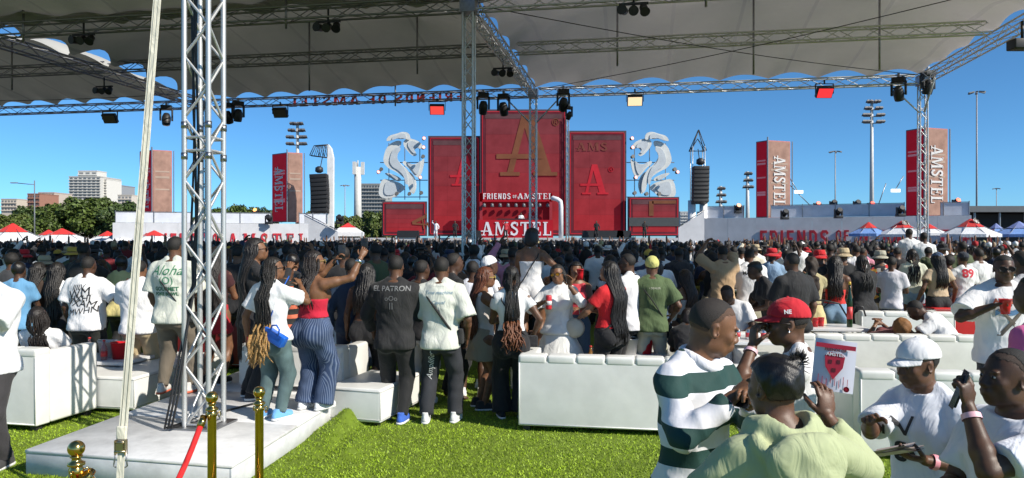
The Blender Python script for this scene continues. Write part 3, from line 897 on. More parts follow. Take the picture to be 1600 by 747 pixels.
_shoe = {}
def shoe_mesh():
    if _shoe: return _shoe
    P = [Loft([(0.0, 0, 0, .043, .135), (.03, 0, -.004, .042, .132), (.055, 0, -.012, .036, .118), (.075, 0, -.045, .033, .075), (.10, 0, -.070, .033, .048)], (0, .045, .018), np.eye(3), .01, 2.6),
         Ell((0, .12, .045), (.036, .055, .03), .03)]
    V, Q = sdf_mesh(P, .011); _shoe['u'] = mesh_np('shoe', V, Q, mat('fabric', (.7, .7, .7)))
    P = [Loft([(0, 0, 0, .045, .140), (.012, 0, 0, .048, .144), (.026, 0, 0, .046, .141)], (0, .045, 0), np.eye(3), .01, 2.8)]
    V, Q = sdf_mesh(P, .011); _shoe['s'] = mesh_np('sole', V, Q, mat('plain', (.75, .75, .72)))
    return _shoe

def coarsen(V, Q, flag, cell):
    """merge the flagged (covered) vertices on a coarser grid; the surface stays closed"""
    n = len(V); idx = np.arange(n); fi = np.where(flag)[0]
    if len(fi) == 0: return V, Q, np.zeros((0, 3), int)
    k = np.floor(V[fi] / cell).astype(np.int64); k -= k.min(0); key = (k[:, 0] * 4096 + k[:, 1]) * 4096 + k[:, 2]
    u, inv = np.unique(key, return_inverse=True)
    keep = np.where(~flag)[0]; new = np.empty(n, int); new[keep] = np.arange(len(keep)); new[fi] = len(keep) + inv
    C = np.zeros((len(u), 3)); np.add.at(C, inv, V[fi]); C /= np.bincount(inv)[:, None]
    V2 = np.concatenate([V[keep], C]); q = new[Q]
    dup = np.stack([q[:, i] == q[:, (i + 1) % 4] for i in range(4)], 1); nd = dup.sum(1); opp = (q[:, 0] == q[:, 2]) | (q[:, 1] == q[:, 3])
    full = q[(nd == 0) & ~opp]; t3 = q[(nd == 1) & ~opp]; d3 = dup[(nd == 1) & ~opp]
    T = np.empty((len(t3), 3), int)
    for i in range(4):
        m = d3[:, i]; T[m] = np.delete(t3[m], (i + 1) % 4, 1)
    if len(full): full = full[np.unique(np.sort(full, 1), axis=0, return_index=True)[1]]
    if len(T): T = T[np.unique(np.sort(T, 1), axis=0, return_index=True)[1]]
    return V2, full, T
def covered(V, prims, depth):
    out = np.zeros(len(V), bool)
    for p in prims:
        b0, b1 = p.box(); m = np.where(((V > b0) & (V < b1)).all(1) & ~out)[0]
        if len(m): out[m] |= p(V[m, 0], V[m, 1], V[m, 2]) < -depth
    return out
STATS = {'tri': 0}
def make_person(name, label, loc, yaw, p, group=None, vox=.016, tagit=True):
    """one person: Empty > body, clothing, hair, shoes"""
    root = empty(name, loc, R(yaw))
    if tagit: tag(root, label, 'person', group)
    s = skeleton(p); H = p['H']
    fine = vox <= .008
    ms = mat('skin', SKIN[p.get('sk', 2)])
    if not fine: vox = vox * 1.2
    V, Q = sdf_mesh(body_prims(s, p, fine), vox)
    cov = []
    if p.get('bottom'): cov += bottom_prims(s, p, p['bottom'])
    for tsp in (p['top'] if isinstance(p.get('top'), list) else ([p['top']] if p.get('top') else [])): cov += top_prims(s, p, tsp)
    fl = covered(V, cov, .006)
    if fine: fl |= V[:, 2] < .45 * H
    V, Q, T0 = coarsen(V, Q, fl, .045)
    if not fine:                                   # explicit fingers grown from the wrist, in the same mesh
        mb = MB()
        for sd in 'LR':
            if ('hide' + sd) in p: continue
            pc, HM_, ch = hand_chains(s['hand' + sd], p.get('curl' + sd, .4), H / 1.72)
            n = 8; W = s['hand' + sd][0]; d = s['hand' + sd][1]
            P = []
            for t, wx, wy in ((-.3, .022, .020), (.15, .028, .018), (.5, .041, .016), (.85, .043, .014), (1.03, .036, .010)):
                for i in range(n):
                    a = 2 * math.pi * i / n
                    P.append(W + (HM_ @ V3(math.cos(a) * wx, math.sin(a) * wy, t * .092)) * H / 1.72)
            fs = [(j * n + i, j * n + (i + 1) % n, (j + 1) * n + (i + 1) % n, (j + 1) * n + i) for j in range(4) for i in range(n)] + [tuple(range(n))[::-1], tuple(range(4 * n, 5 * n))]
            mb.poly(P, fs, True)
            for pts, rad in ch: mb.path(pts, [x * 1.08 for x in rad], 5)
        Vh = np.array([tuple(v) for v in mb.v]); T = []
        for f in mb.f:
            for i in range(1, len(f) - 1): T.append((f[0], f[i], f[i + 1]))
        T = np.array(T).reshape(-1, 3).astype(int) + len(V); V = np.concatenate([V, Vh]) if len(Vh) else V
        me = mesh_np('body', V, Q, ms, True, np.concatenate([T0, T]))
    else: me = mesh_np('body', V, Q, ms, True, T0)
    link('body', me, root)
    out = {'root': root, 's': s, 'p': p}
    cv = max(vox * 1.1, .0098)
    sd_ = p.get('seed', rng.random() * 9)
    def wr(a):
        def f(x, y, z):
            q = wob(x, y, z, 9, sd_)
            r1 = np.abs(np.sin(x * 13 + z * 21 + 2.2 * q + sd_)); r2 = np.abs(np.sin(-x * 17 + y * 9 + z * 15 + 2.6 * q + 2 * sd_))
            return a * (.8 * wob(x, y, z, 17, sd_) + .9 * (r1 - .6) + .7 * (r2 - .6))
        return f
    if p.get('bottom'):
        b = p['bottom']; a = b.get('wr', .006 if b['t'] in ('wide', 'pants', 'skirt') else .003)
        V, Q = sdf_mesh(bottom_prims(s, p, b), cv * 1.2 if not fine else .022, wr(a))
        nm = b.get('name', {'pants': 'trousers', 'wide': 'trousers', 'jeans': 'jeans', 'legging': 'leggings', 'shorts': 'shorts', 'skirt': 'skirt'}[b['t']])
        out['bottom'] = link(nm, mesh_np(nm, V, Q, b['m'] if 'm' in b else mat('denim' if b.get('denim') else 'fabric', b['c'])), root)
    for i, tsp in enumerate(p['top'] if isinstance(p.get('top'), list) else ([p['top']] if p.get('top') else [])):
        a = tsp.get('wr', {'tee': .006, 'hoodie': .009, 'long': .007, 'shirt': .008}.get(tsp['t'], .003))
        pr_ = top_prims(s, p, tsp); O_, M_ = s['O'], s['M']
        hemc = (lambda x, y, z, hm=tsp['_hem'], slv=p.get('seed', 1): np.where((abs(x - O_[0]) < .24 * H), hm + .008 * np.sin(9 * x + 7 * y + slv) - ((x - O_[0]) * M_[0, 2] + (y - O_[1]) * M_[1, 2] + (z - O_[2]) * M_[2, 2]), -1)) if tsp['_hem'] < .12 * H and tsp['t'] not in ('long', 'hoodie', 'tee', 'polo', 'shirt') else None
        if tsp['t'] in ('tee', 'polo', 'long', 'hoodie', 'shirt'):
            O2 = s['O'] + s['M'] @ V3(0, 0, tsp['_hem']); bx = np.array([q_ for q_ in s['rows']])
            hemc = (lambda x, y, z, O2=O2: np.where((((x - O2[0]) ** 2 + (y - O2[1]) ** 2) < (.165 * H * p.get('w', 1)) ** 2), -((x - O2[0]) * M_[0, 2] + (y - O2[1]) * M_[1, 2] + (z - O2[2]) * M_[2, 2]) , -1)) if p.get('hemclip', 1) else None
        V, Q = sdf_mesh(pr_, cv, wr(a), hemc)
        nm = tsp.get('name', {'tee': 'shirt', 'long': 'shirt', 'polo': 'shirt', 'hoodie': 'hoodie', 'tank': 'top', 'halter': 'top', 'crop': 'top', 'dress': 'dress', 'bra': 'top', 'shirt': 'shirt'}[tsp['t']])
        out['top'] = link(nm, mesh_np(nm, V, Q, tsp['m'] if 'm' in tsp else mat('fabric', tsp['c'])), root)
    if p.get('hair'): hair_build(s, p, p['hair'], vox, root)
    if p.get('hat'): hat_build(s, p, p['hat'], vox, root)
    if p.get('glasses'): glasses_build(s, root, **(p['glasses'] if isinstance(p['glasses'], dict) else {}))
    if p.get('shoes'):
        sm = shoe_mesh()
        for sd in 'LR':
            A = s['A' + sd]
            o = link('shoe', sm['u'], root, (A[0], A[1] - .02, A[2] - .045 * H), (0, 0, R(-s['fa' + sd])), mat('fabric', p['shoes'][0]))
            link('sole', sm['s'], o, (0, 0, 0), None, mat('plain', p['shoes'][1] if len(p['shoes']) > 1 else (.7, .7, .68)))
            o.scale = (H / 1.75,) * 3
    if fine:                                       # eyes
        for sg in (-1, 1):
            c = s['hc'] + s['HM'] @ (V3(sg * .031, .0765, .003) * s['hs'])
            V, Q = sdf_mesh([Ell(c, V3(.0135, .0135, .0085) * s['hs'], .001, s['HM'])], .003)
            e = link('eye', mesh_np('eye', V, Q, mat('plain', (.45, .42, .38), .2)), root)
            g = V3(*p.get('gaze', (0, 1, -.15))); g = s['HM'] @ unit(g)
            V, Q = sdf_mesh([Ell(c + g * .0095 * s['hs'], V3(.0066, .0066, .0066) * s['hs'], .001)], .0022)
            link('iris', mesh_np('iris', V, Q, mat('plain', (.012, .007, .005), .1)), e)
    return out

def copy_tree(o, parent=None):
    c = o.copy(); col.objects.link(c); c.parent = parent
    for ch in o.children: copy_tree(ch, c)
    return c
# ------------------------------------------------------------------ ground
def grid_sheet(name, x0, x1, y0, y1, nx, ny, zf, m, xs=None, ys=None):
    X, Y = np.meshgrid(np.linspace(x0, x1, nx) if xs is None else xs, np.linspace(y0, y1, ny) if ys is None else ys, indexing='ij'); nx, ny = X.shape
    V = np.stack([X, Y, zf(X, Y)], -1).reshape(-1, 3)
    i = np.arange(nx * ny).reshape(nx, ny)
    Q = np.stack([i[:-1, :-1], i[1:, :-1], i[1:, 1:], i[:-1, 1:]], -1).reshape(-1, 4)
    return link(name, mesh_np(name, V, Q, m))
g = grid_sheet('ground', -1500, 1500, -300, 2200, 2, 2, lambda x, y: x * 0 - .012, mat('paint', (.11, .105, .10), .9, sc=.4)); tag(g, kind='structure')
def turf_z(x, y):
    # a loose fold of turf beside the platform's right edge
    t = np.clip((y - 6.0) / 1.6, 0, 1)
    cx = -1.80 + .14 * t + .04 * np.sin(y * 5)
    a = (.17 + .02 * np.sin(y * 11 + x * 7)) * t ** 1.5 * np.exp(-np.abs((x - cx) / np.where(x < cx, .17, .11)) ** 2.2) * np.clip((7.75 - y) / .22, 0, 1) * (y > 6)
    a = a + .05 * np.exp(-((x - cx - .26) / .10) ** 2) * np.exp(-((y - 6.6) / .5) ** 2)
    return a + .004 * np.sin(x * 2.1 + y) * np.sin(y * 1.7)
GRASS = (.25, .37, .014)
tz = grid_sheet('turf', -24, 22, -3, 30, 640, 640, turf_z, mat('paint', (.14, .21, .010), .95, sc=6.0, lo=.7), np.concatenate([np.linspace(-24, -3.1, 50), np.linspace(-3, -.5, 110), np.linspace(-.4, 22, 50)]), np.concatenate([np.linspace(-3, 5.8, 20), np.linspace(5.9, 8.2, 100), np.linspace(8.4, 30, 40)])); tag(tz, kind='structure')
def blades(n, seed):
    r = np.random.default_rng(seed)
    y = 4.6 + (10.8 - 4.6) * r.random(n) ** 1.5
    x = (r.random(n) * 2 - 1) * (.74 * y + .3)
    z = turf_z(x, y)
    a = r.random(n) * 6.283; h = .008 + .014 * r.random(n); wd = .0035 + .003 * r.random(n); ln = r.normal(0, .012, (n, 2))
    dx, dy = np.cos(a) * wd, np.sin(a) * wd
    V = np.empty((n, 3, 3)); V[:, 0] = np.stack([x - dx, y - dy, z], 1); V[:, 1] = np.stack([x + dx, y + dy, z], 1); V[:, 2] = np.stack([x + ln[:, 0], y + ln[:, 1], z + h], 1)
    T = np.arange(n * 3).reshape(n, 3)
    me = mesh_np('grass_blades', V.reshape(-1, 3), np.zeros((0, 4), int), mat('leaf', GRASS), False, T)
    tag(link('grass_blades', me), 'short bright green artificial grass pile covering the ground near the sofas', 'grass', kind='stuff')
blades(185000, 3)
print('ground')

# ------------------------------------------------------------------ roof grid
TH = R(9.85); P0 = Vector((.8, 27.6, 0)); RH = 7.4
def gp(u, v, z=0.0): return Vector((P0.x + u * math.cos(TH) + v * math.sin(TH), P0.y - u * math.sin(TH) + v * math.cos(TH), z))
_tube = MB().tube((0, 0, 0), (0, 0, 1), 1, n=8, cap=False).mesh('brace')
def strut(name, a, b, r, parent, m):
    a = Vector(a); b = Vector(b); d = b - a
    o = bpy.data.objects.new(name, _tube)
    if not _tube.materials: _tube.materials.append(m)
    if _tube.materials[0] is not m: pass
    col.objects.link(o); o.parent = parent; o.location = a; o.rotation_euler = d.to_track_quat('Z', 'Y').to_euler(); o.scale = (r, r, d.length)
    if _tube.materials[0] is not m: o.material_slots[0].link = 'OBJECT'; o.material_slots[0].material = m
    return o
def truss(name, a, b, label, group, m, s=.27, pitch=.5, rc=.025, rb=.011, fine=False, spin=0.0, ladder=False):
    a = Vector(a); b = Vector(b); d = b - a; L = d.length
    root = empty(name, a, 0, label, 'truss', group)
    q = d.to_track_quat('Z', 'Y'); up = Vector((0, 0, 1))
    if abs(d.normalized().z) > .9: ex = Vector((math.cos(-TH + spin), math.sin(-TH + spin), 0)); ey = Vector((-ex.y, ex.x, 0))
    else: ex = d.cross(up).normalized(); ey = ex.cross(d).normalized()
    dn = d.normalized(); hs = s / 2
    cor = [ex * sx * hs + ey * sy * hs for sx, sy in ((-1, -1), (1, -1), (1, 1), (-1, 1))]
    for c in cor: strut('chord', c, c + d, rc, root, m)
    n = max(2, int(L / pitch)); mb = MB()
    for f in range(4):
        c0, c1 = cor[f], cor[(f + 1) % 4]
        for i in range(n):
            z0 = dn * L * i / n; z1 = dn * L * (i + 1) / n
            p, q_ = (c0 + z0, c1 + z1) if (i + f) % 2 == 0 else (c1 + z0, c0 + z1)
            if fine: strut('brace', p, q_, rb, root, m)
            else: mb.tube(p, q_, rb, n=5, cap=False)
            if ladder and i % 1 == 0: mb.tube(c0 + z0, c1 + z0, rb, n=5, cap=False)
    if not fine:
        o = mb.build('lattice', m, root, fix=False); o['kind'] = 'stuff'
    else:
        for z0 in (0.02, 2.5, 2.62, 5.0):
            if z0 < L:
                for f in range(4): strut('ring_bar', cor[f] + dn * z0, cor[(f + 1) % 4] + dn * z0, rb, root, m)
        for c in cor:
            for z0 in (2.42, 2.70):
                MB().tube(c + dn * z0, c + dn * (z0 + .06), rc * 1.18, n=10).build('sleeve', mat('metal', (.4, .4, .41), .35), root)
    return root
tw = 'aluminium box truss tower '
towers = [((0, -21.2), tw + 'nearest the camera, standing on the white platform', True), ((0, -10.6), tw + 'standing in the crowd left of the central red screen', False),
          ((0, 0), tw + 'under the front beam before the central red screen', False), ((13.6, 0), tw + 'at the front right corner of the canopy', False),
          ((-13.6, 0), tw + 'seen thin and dark behind the nearest tower', False)]
for (u, v), lb, fine in towers:
    z0 = .20 if v < -20 else 0.0
    t = truss('truss_tower', gp(u, v, z0 + .012), gp(u, v, RH - .2), lb, 'canopy towers', M_ALU if (fine or u > 0 or v > -5) else M_ALU, pitch=.27 if fine else .30, fine=fine, rb=.0125, s=.24)
    MB().box((0, 0, .006 - .012), (.42, .42, .024), -TH).build('base_plate', M_DKALU, t)
    MB().box((0, 0, RH - .2 - z0 + .15), (.36, .36, .34), -TH).build('corner_block', M_DKALU, t)
# beams
gb = 'canopy beams'
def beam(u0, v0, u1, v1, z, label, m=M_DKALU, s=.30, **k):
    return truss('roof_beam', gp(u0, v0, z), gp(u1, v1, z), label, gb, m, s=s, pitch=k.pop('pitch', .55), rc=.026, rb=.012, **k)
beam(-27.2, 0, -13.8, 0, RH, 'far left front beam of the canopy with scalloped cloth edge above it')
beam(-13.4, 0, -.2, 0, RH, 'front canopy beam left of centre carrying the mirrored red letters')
beam(.2, 0, 13.4, 0, RH, 'front canopy beam right of centre against the blue sky', M_ALU)
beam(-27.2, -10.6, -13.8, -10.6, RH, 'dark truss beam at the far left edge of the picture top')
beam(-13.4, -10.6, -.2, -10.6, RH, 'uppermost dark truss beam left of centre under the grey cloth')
beam(.2, -10.6, 13.4, -10.6, RH, 'uppermost truss beam right of centre, cut by the picture top', M_ALU)
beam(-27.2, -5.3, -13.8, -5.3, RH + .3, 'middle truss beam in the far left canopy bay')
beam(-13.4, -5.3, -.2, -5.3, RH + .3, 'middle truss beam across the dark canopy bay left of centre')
beam(.2, -5.3, 13.4, -5.3, RH + .3, 'middle truss beam across the pale right canopy bay', M_ALU)
beam(-13.6, -10.2, -13.6, -.4, RH, 'diagonal looking depth beam at upper left with sky beside it')
beam(0, -10.2, 0, -.4, RH, 'ladder like depth beam between the two middle towers', M_ALU, ladder=True)
beam(13.6, -10.2, 13.6, -.4, RH, 'depth beam along the right edge of the canopy', M_ALU)
# knee braces of the front towers
for u, lb in ((0, 'at the central front tower'), (13.6, 'at the right corner tower')):
    for sg in (-1, 1):
        a = gp(u, 0, RH - 1.25); b = gp(u + sg * 1.05, 0, RH - .17) if not (u > 5 and sg > 0) else gp(u, -1.05, RH - .17)
        o = MB().tube(a + (b - a).normalized() * .15, b, .028).build('knee_brace', M_ALU); tag(o, 'slanted %s knee brace pipe %s' % ('left' if sg < 0 else 'right', lb), 'brace', 'tower knee braces')
# king posts that push the cloth up
posts = [(-10.2, -5.3), (-6.5, -5.3), (-2.9, -5.3), (3.3, -5.3), (7.2, -5.3), (10.6, -5.3), (-17.5, -5.3), (-23, -5.3), (-5.4, -.1), (-4.6, -10.6), (-12, -10.6), (5.4, -10.6), (8.9, -10.6)]
for i, (u, v) in enumerate(posts):
    hi = {-.1: RH + .55, -10.6: RH + .6}.get(v, RH + 1.45)
    o = MB().tube(gp(u, v, RH - (.75 if i in (1, 5, 4) else .35)), gp(u, v, hi), .03).build('king_post', M_DKALU)
    nm = {-5.3: 'middle beam', -.1: 'front beam', -10.6: 'uppermost beam'}[v]
    tag(o, 'upright prop pipe pushing up the cloth, %s from the left on the %s' % (['first', 'second', 'third', 'fourth', 'fifth', 'sixth', 'seventh', 'eighth'][sorted([p_[0] for p_ in posts if p_[1] == v]).index(u)], nm), 'prop pipe', 'canopy prop pipes')
# cloth
def canopy(u0, u1, v0, v1, label, m, amp=1.2):
    nu, nv = 97, 48
    S, T = np.meshgrid(np.linspace(0, 1, nu), np.linspace(0, 1, nv), indexing='ij')
    W = u1 - u0; D = v1 - v0
    def arcs(t, n): return np.abs(np.sin(np.pi * t * n))
    inset = .05
    ex = inset / W; ey = inset / D
    # scalloped boundary: the sheet recedes inward between its ties
    gl = .42 if abs(u0 + 13.6) < .1 else .12; gr = .42 if abs(u1 + 13.6) < .1 else .06
    sl = ex + (gl / W) * arcs(T, 6); sr = 1 - ex - (gr / W) * arcs(T, 6)
    NF = 8 if u0 >= 0 else 10
    tl = ey + (.10 / D) * arcs(S, NF); tr = 1 - ey - ((.26 if v1 > -1 else .10) / D) * arcs(S, NF)
    su = sl + (sr - sl) * S; sv = tl + (tr - tl) * T
    U = u0 + W * su; Vv = v0 + D * sv
    rise = (1 - np.abs(2 * sv - 1) ** 1.25) * (1 - np.abs(2 * su - 1) ** 5)
    zz = RH + .17 + amp * rise
    for pu, pv in posts:
        r2 = (U - pu) ** 2 + ((Vv - pv) * 1.0) ** 2
        zz = zz + .22 * np.exp(-np.sqrt(r2) / .55)
    edge = np.minimum(np.minimum(S, 1 - S) * W, np.minimum(T, 1 - T) * D)
    ar = np.where(np.minimum(S, 1 - S) * W < np.minimum(T, 1 - T) * D, arcs(T, 6), arcs(S, NF))
    zz = zz + .09 * ar * np.exp(-edge / .9) - .05 * np.sin(U * 1.3) * rise + .025 * np.sin(U * 3.1 + Vv * 2.2)
    c, s_ = math.cos(TH), math.sin(TH)
    X = P0.x + U * c + Vv * s_; Y = P0.y - U * s_ + Vv * c
    V = np.stack([X, Y, zz], -1).reshape(-1, 3); i = np.arange(nu * nv).reshape(nu, nv)
    Q = np.stack([i[:-1, :-1], i[1:, :-1], i[1:, 1:], i[:-1, 1:]], -1).reshape(-1, 4)
    o = link('canopy_cloth', mesh_np('canopy_cloth', V, Q, m)); tag(o, label, 'canopy', 'canopy cloth bays')
    mb = MB()
    return o
mshaded = mat('cloth_roof', (.50, .49, .45), tc=(.30, .29, .25), tf=.13)  # whitish cloth; shade over the left bays put into its colour
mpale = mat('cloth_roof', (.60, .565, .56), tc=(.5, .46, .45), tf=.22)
canopy(-27.2, -13.6, -10.85, 0, 'dark grey canopy cloth at the far left with blue gap beside it', mshaded)
canopy(-13.6, 0, -10.85, 0, 'dark grey canopy cloth spanning left of the central towers', mshaded)
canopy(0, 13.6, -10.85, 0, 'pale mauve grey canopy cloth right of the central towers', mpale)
canopy(-27.2, -13.6, -21.2, -10.0, 'strip of dark canopy cloth in the top left corner', mshaded)
canopy(-13.6, 0, -21.2, -10.0, 'strip of dark canopy cloth along the top, left of centre', mshaded)
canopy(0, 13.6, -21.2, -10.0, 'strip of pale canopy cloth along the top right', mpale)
# bracing wires under the pale bay
for (a, b, lb) in ((gp(.3, -10.4, RH), gp(13.2, -.4, RH + .1), 'thin dark bracing wire falling to the right under the pale cloth'), (gp(.3, -.4, RH + .05), gp(13.3, -10.4, RH + .2), 'thin dark bracing wire rising to the right under the pale cloth'), (gp(-27, -1.6, RH + .35), gp(-14, -1.2, RH + .2), 'thin cable sagging below the far left cloth')):
    pts = [a.lerp(b, t / 12) - Vector((0, 0, .16 * math.sin(math.pi * t / 12))) for t in range(13)]
    tag(MB().path(pts, .012, 5).build('bracing_wire', M_BLACKM), lb, 'wire', 'canopy wires')
print('roof')

# ------------------------------------------------------------------ stage lights on the beams
def flood(px, py, d, lit, label, sc=1.0):
    p = at(px, d, py); r = empty('flood_light', p, R(rng.uniform(-8, 8)), label, 'flood light', 'lights hung from the canopy')
    M = Matrix.Rotation(R(38), 3, 'X')
    MB().box((0, 0, 0), (.56 * sc, .16 * sc, .40 * sc), M=M).build('housing', M_BLACKM, r, .02)
    MB().box(M @ Vector((0, -.085 * sc, 0)), (.50 * sc, .012, .34 * sc), M=M).build('lens_panel', mat('glow', lit, es=1.0) if lit else mat('paint', (.16, .12, .08), .3), r)
    mb = MB()
    for sx in (-1, 1): mb.box((sx * .31 * sc, 0, .12 * sc), (.02, .06, .34 * sc))
    mb.box((0, 0, .29 * sc), (.64 * sc, .06, .02)).tube((0, 0, .29 * sc), (0, 0, .42 * sc), .03)
    mb.build('yoke', M_BLACKM, r)
def mover(px, py, d, label, pitch=-70, yaw=0, sc=1.0):
    p = at(px, d, py); r = empty('moving_light', p, R(yaw), label, 'moving light', 'lights hung from the canopy')
    MB().box((0, 0, .42 * sc), (.36 * sc, .26 * sc, .16 * sc)).build('base', M_BLACKM, r, .02)
    mb = MB()
    for sx in (-1, 1): mb.box((sx * .19 * sc, 0, .17 * sc), (.055 * sc, .12 * sc, .42 * sc))
    mb.build('yoke', M_BLACKM, r, .012)
    M = Matrix.Rotation(R(pitch), 4, 'X')
    h = MB().lathe([(.02, -.24), (.10, -.22), (.145, -.10), (.15, .02), (.135, .16), (.125, .20)], n=18).build('head', M_BLACKM, r)
    h.matrix_local = M; h.scale = (sc, sc, sc)
    l = MB().lathe([(.0, .203), (.06, .206), (.118, .203)], n=18).build('lens', mat('plain', (.05, .055, .07), .05), h)
    cl = MB().box((0, 0, .55 * sc), (.08, .08, .14 * sc)).build('clamp', M_DKALU, r)
dF = lambda px: P0.y + (P0.x - (px - 800) / F * 27.6) * .165 * .95
for px, py, c, lb in ((172, 185, None, 'unlit flat flood light hung at the far left of the front beam'), (438, 176, None, 'unlit flat flood light hung under the mirrored red letters'), (683, 171, (.75, .06, .05), 'red lit flood light hung left of the central screen'), (992, 157, (.85, .62, .38), 'warm white lit flood light hung right of the central screen'), (1288, 144, (.85, .03, .04), 'red lit flood light hung above the right banner column')):
    flood(px, py, dF(px) - .25, c, lb)
for px, py, y, lb in ((260, 187, 20, 'moving head light hung left of the nearest truss tower'), (357, 184, -10, 'moving head light half hidden by the nearest truss tower'), (372, 181, 35, 'moving head light just right of the nearest truss tower'), (755, 169, 10, 'moving head light hung nearest the middle tower'), (787, 171, -15, 'moving head light second along from the middle tower'), (880, 164, 8, 'moving head light above the central screen right edge'), (889, 181, 30, 'small moving light at the top right edge of the central screen'), (1404, 147, -40, 'tilted moving head light left of the corner tower'), (1450, 137, 15, 'moving head light tucked by the corner tower top')):
    mover(px, py, dF(px) - .2, lb, pitch=rng.choice((-150, -165, 160, -140)), yaw=y, sc=1.15 if px != 889 else .7)
for px, py, d, lb in ((131, 62, 18.6, 'dark light cluster under the uppermost beam at far left'), (513, 42, 17.6, 'dark light cluster under the uppermost beam left of centre'), (990, 15, 15.6, 'dark light cluster under the uppermost beam right of centre'), (163, 141, 24.5, 'flat dark light under the left depth beam'), (786, 113, 22.5, 'small dark light on the ladder like depth beam')):
    p = at(px, d, py); r = empty('light_cluster', p, -TH, lb, 'light cluster', 'lights hung from the canopy')
    MB().box((0, 0, .12), (.62, .05, .05)).tube((0, 0, .12), (0, 0, .42), .025).build('bracket', M_BLACKM, r)
    for k in (-1, 0, 1):
        h = MB().lathe([(.03, -.13), (.085, -.1), (.095, .06), (.11, .11)], n=14).build('spot_head', M_BLACKM, r); h.location = (k * .22, -.04, -.02); h.rotation_euler = (R(115 + 20 * k), 0, R(15 * k))
p = at(1597, 15.5, 70); r = empty('light_cluster', p, 0, 'dark light at the right picture edge under the canopy', 'light cluster', 'lights hung from the canopy')
MB().box((0, 0, 0), (.5, .3, .22)).build('spot_head', M_BLACKM, r, .03); MB().tube((0, 0, .1), (0, 0, .5), .03).build('bracket', M_BLACKM, r)

# ------------------------------------------------------------------ letters
def stroke(pts, t):
    out = []
    for i in range(len(pts) - 1):
        a, b = Vector(pts[i]), Vector(pts[i + 1]); d = (b - a).normalized(); n = Vector((-d.y, d.x)) * t / 2
        e = d * t * .18
        out.append([tuple(a - e + n), tuple(b + e + n), tuple(b + e - n), tuple(a - e - n)])
    return out
def bx2(x0, y0, x1, y1): return [(x0, y0), (x1, y0), (x1, y1), (x0, y1)]
GL = {
 'A': (.92, [[(.36, 1), (.56, 1), (.86, .04), (.64, .04)], [(.37, 1), (.47, 1), (.23, .04), (.13, .04)], bx2(-.04, .28, .70, .36), bx2(.02, 0, .34, .06), bx2(.56, 0, .95, .06)]),
 'M': (1.12, [[(.10, .03), (.20, .03), (.24, .97), (.14, .97)], [(.14, 1), (.34, 1), (.60, .18), (.50, .06)], [(.80, 1), (.90, 1), (.58, .06), (.50, .06)], [(.80, .97), (1.0, .97), (1.04, .03), (.84, .03)], bx2(.02, 0, .30, .06), bx2(.76, 0, 1.12, .06), bx2(.06, .94, .24, 1), bx2(.86, .94, 1.08, 1)]),
 'S': (.68, stroke([(.56, .80), (.50, .90), (.36, .95), (.20, .90), (.14, .78), (.18, .66), (.34, .55), (.50, .44), (.56, .30), (.50, .14), (.34, .05), (.18, .10), (.10, .24)], .15) + [bx2(.52, .70, .60, .96), bx2(.06, .04, .14, .30)]),
 'T': (.82, [bx2(.32, .04, .50, .96), bx2(.04, .90, .78, 1), bx2(.20, 0, .62, .06), bx2(.04, .72, .11, .95), bx2(.71, .72, .78, .95)]),
 'E': (.74, [bx2(.12, .03, .30, .97), bx2(.04, .92, .66, 1), bx2(.04, 0, .70, .08), bx2(.25, .46, .52, .54), bx2(.60, .74, .67, .95), bx2(.63, .05, .70, .28), bx2(.48, .38, .54, .62)]),
 'L': (.70, [bx2(.12, .03, .30, .97), bx2(.04, .94, .40, 1), bx2(.04, 0, .66, .08), bx2(.59, .05, .66, .32)]),
 'F': (.60, [bx2(.08, 0, .26, 1), bx2(.1, .84, .58, .995), bx2(.1, .44, .50, .58)]),
 'R': (.68, [bx2(.08, 0, .26, 1)] + stroke([(.2, .92), (.44, .92), (.54, .82), (.54, .62), (.44, .52), (.2, .52)], .15) + [[(.30, .5), (.46, .5), (.66, 0), (.47, 0)]]),
 'I': (.34, [bx2(.08, 0, .26, 1)]),
 'N': (.74, [bx2(.08, 0, .25, 1), bx2(.49, .002, .66, 1), [(.08, .998), (.27, .998), (.66, .004), (.47, .004)]]),
 'D': (.70, [bx2(.08, 0, .26, 1)] + stroke([(.2, .92), (.40, .92), (.54, .78), (.54, .22), (.40, .08), (.2, .08)], .16)),
 'O': (.72, stroke([(.36, .93), (.18, .82), (.15, .5), (.18, .18), (.36, .07), (.54, .18), (.57, .5), (.54, .82), (.36, .93)], .16)),
}
GL['e'] = (.62, [bx2(.08, 0, .26, 1), bx2(.1, .85, .57, .995), bx2(.1, .005, .57, .15), bx2(.1, .44, .50, .57)])
GL['s'] = (.64, stroke([(.54, .80), (.44, .92), (.22, .92), (.12, .80), (.14, .64), (.50, .38), (.54, .22), (.44, .08), (.22, .08), (.10, .2)], .16))
GL['F2'] = GL['F']
def word_width(txt, sp): return sum(GL[c][0] + sp if c != ' ' else .45 for c in txt)
def letter_obj(ch, size, thick, m, parent, M, cond=1.0, name='letter'):
    """one raised letter as one mesh; M places it (x right, z up, -y towards the reader)"""
    mb = MB()
    for k, poly in enumerate(GL[ch][1]):
        e = .0035 * k * max(.4, size)
        mb.prism([(x * size * cond, y * size) for x, y in poly], -thick - e, 0.0, lambda p: M @ p)
    return mb.build(name, m, parent)
def word(txt, size, thick, m, parent, M, sp=.08, cond=1.0, name='letter'):
    x = 0.0
    for ch in txt:
        if ch == ' ': x += .45 * size * cond; continue
        letter_obj(ch, size, thick, m, parent, M @ Matrix.Translation((x, 0, 0)), cond, name)
        x += (GL[ch][0] + sp) * size * cond
    return x
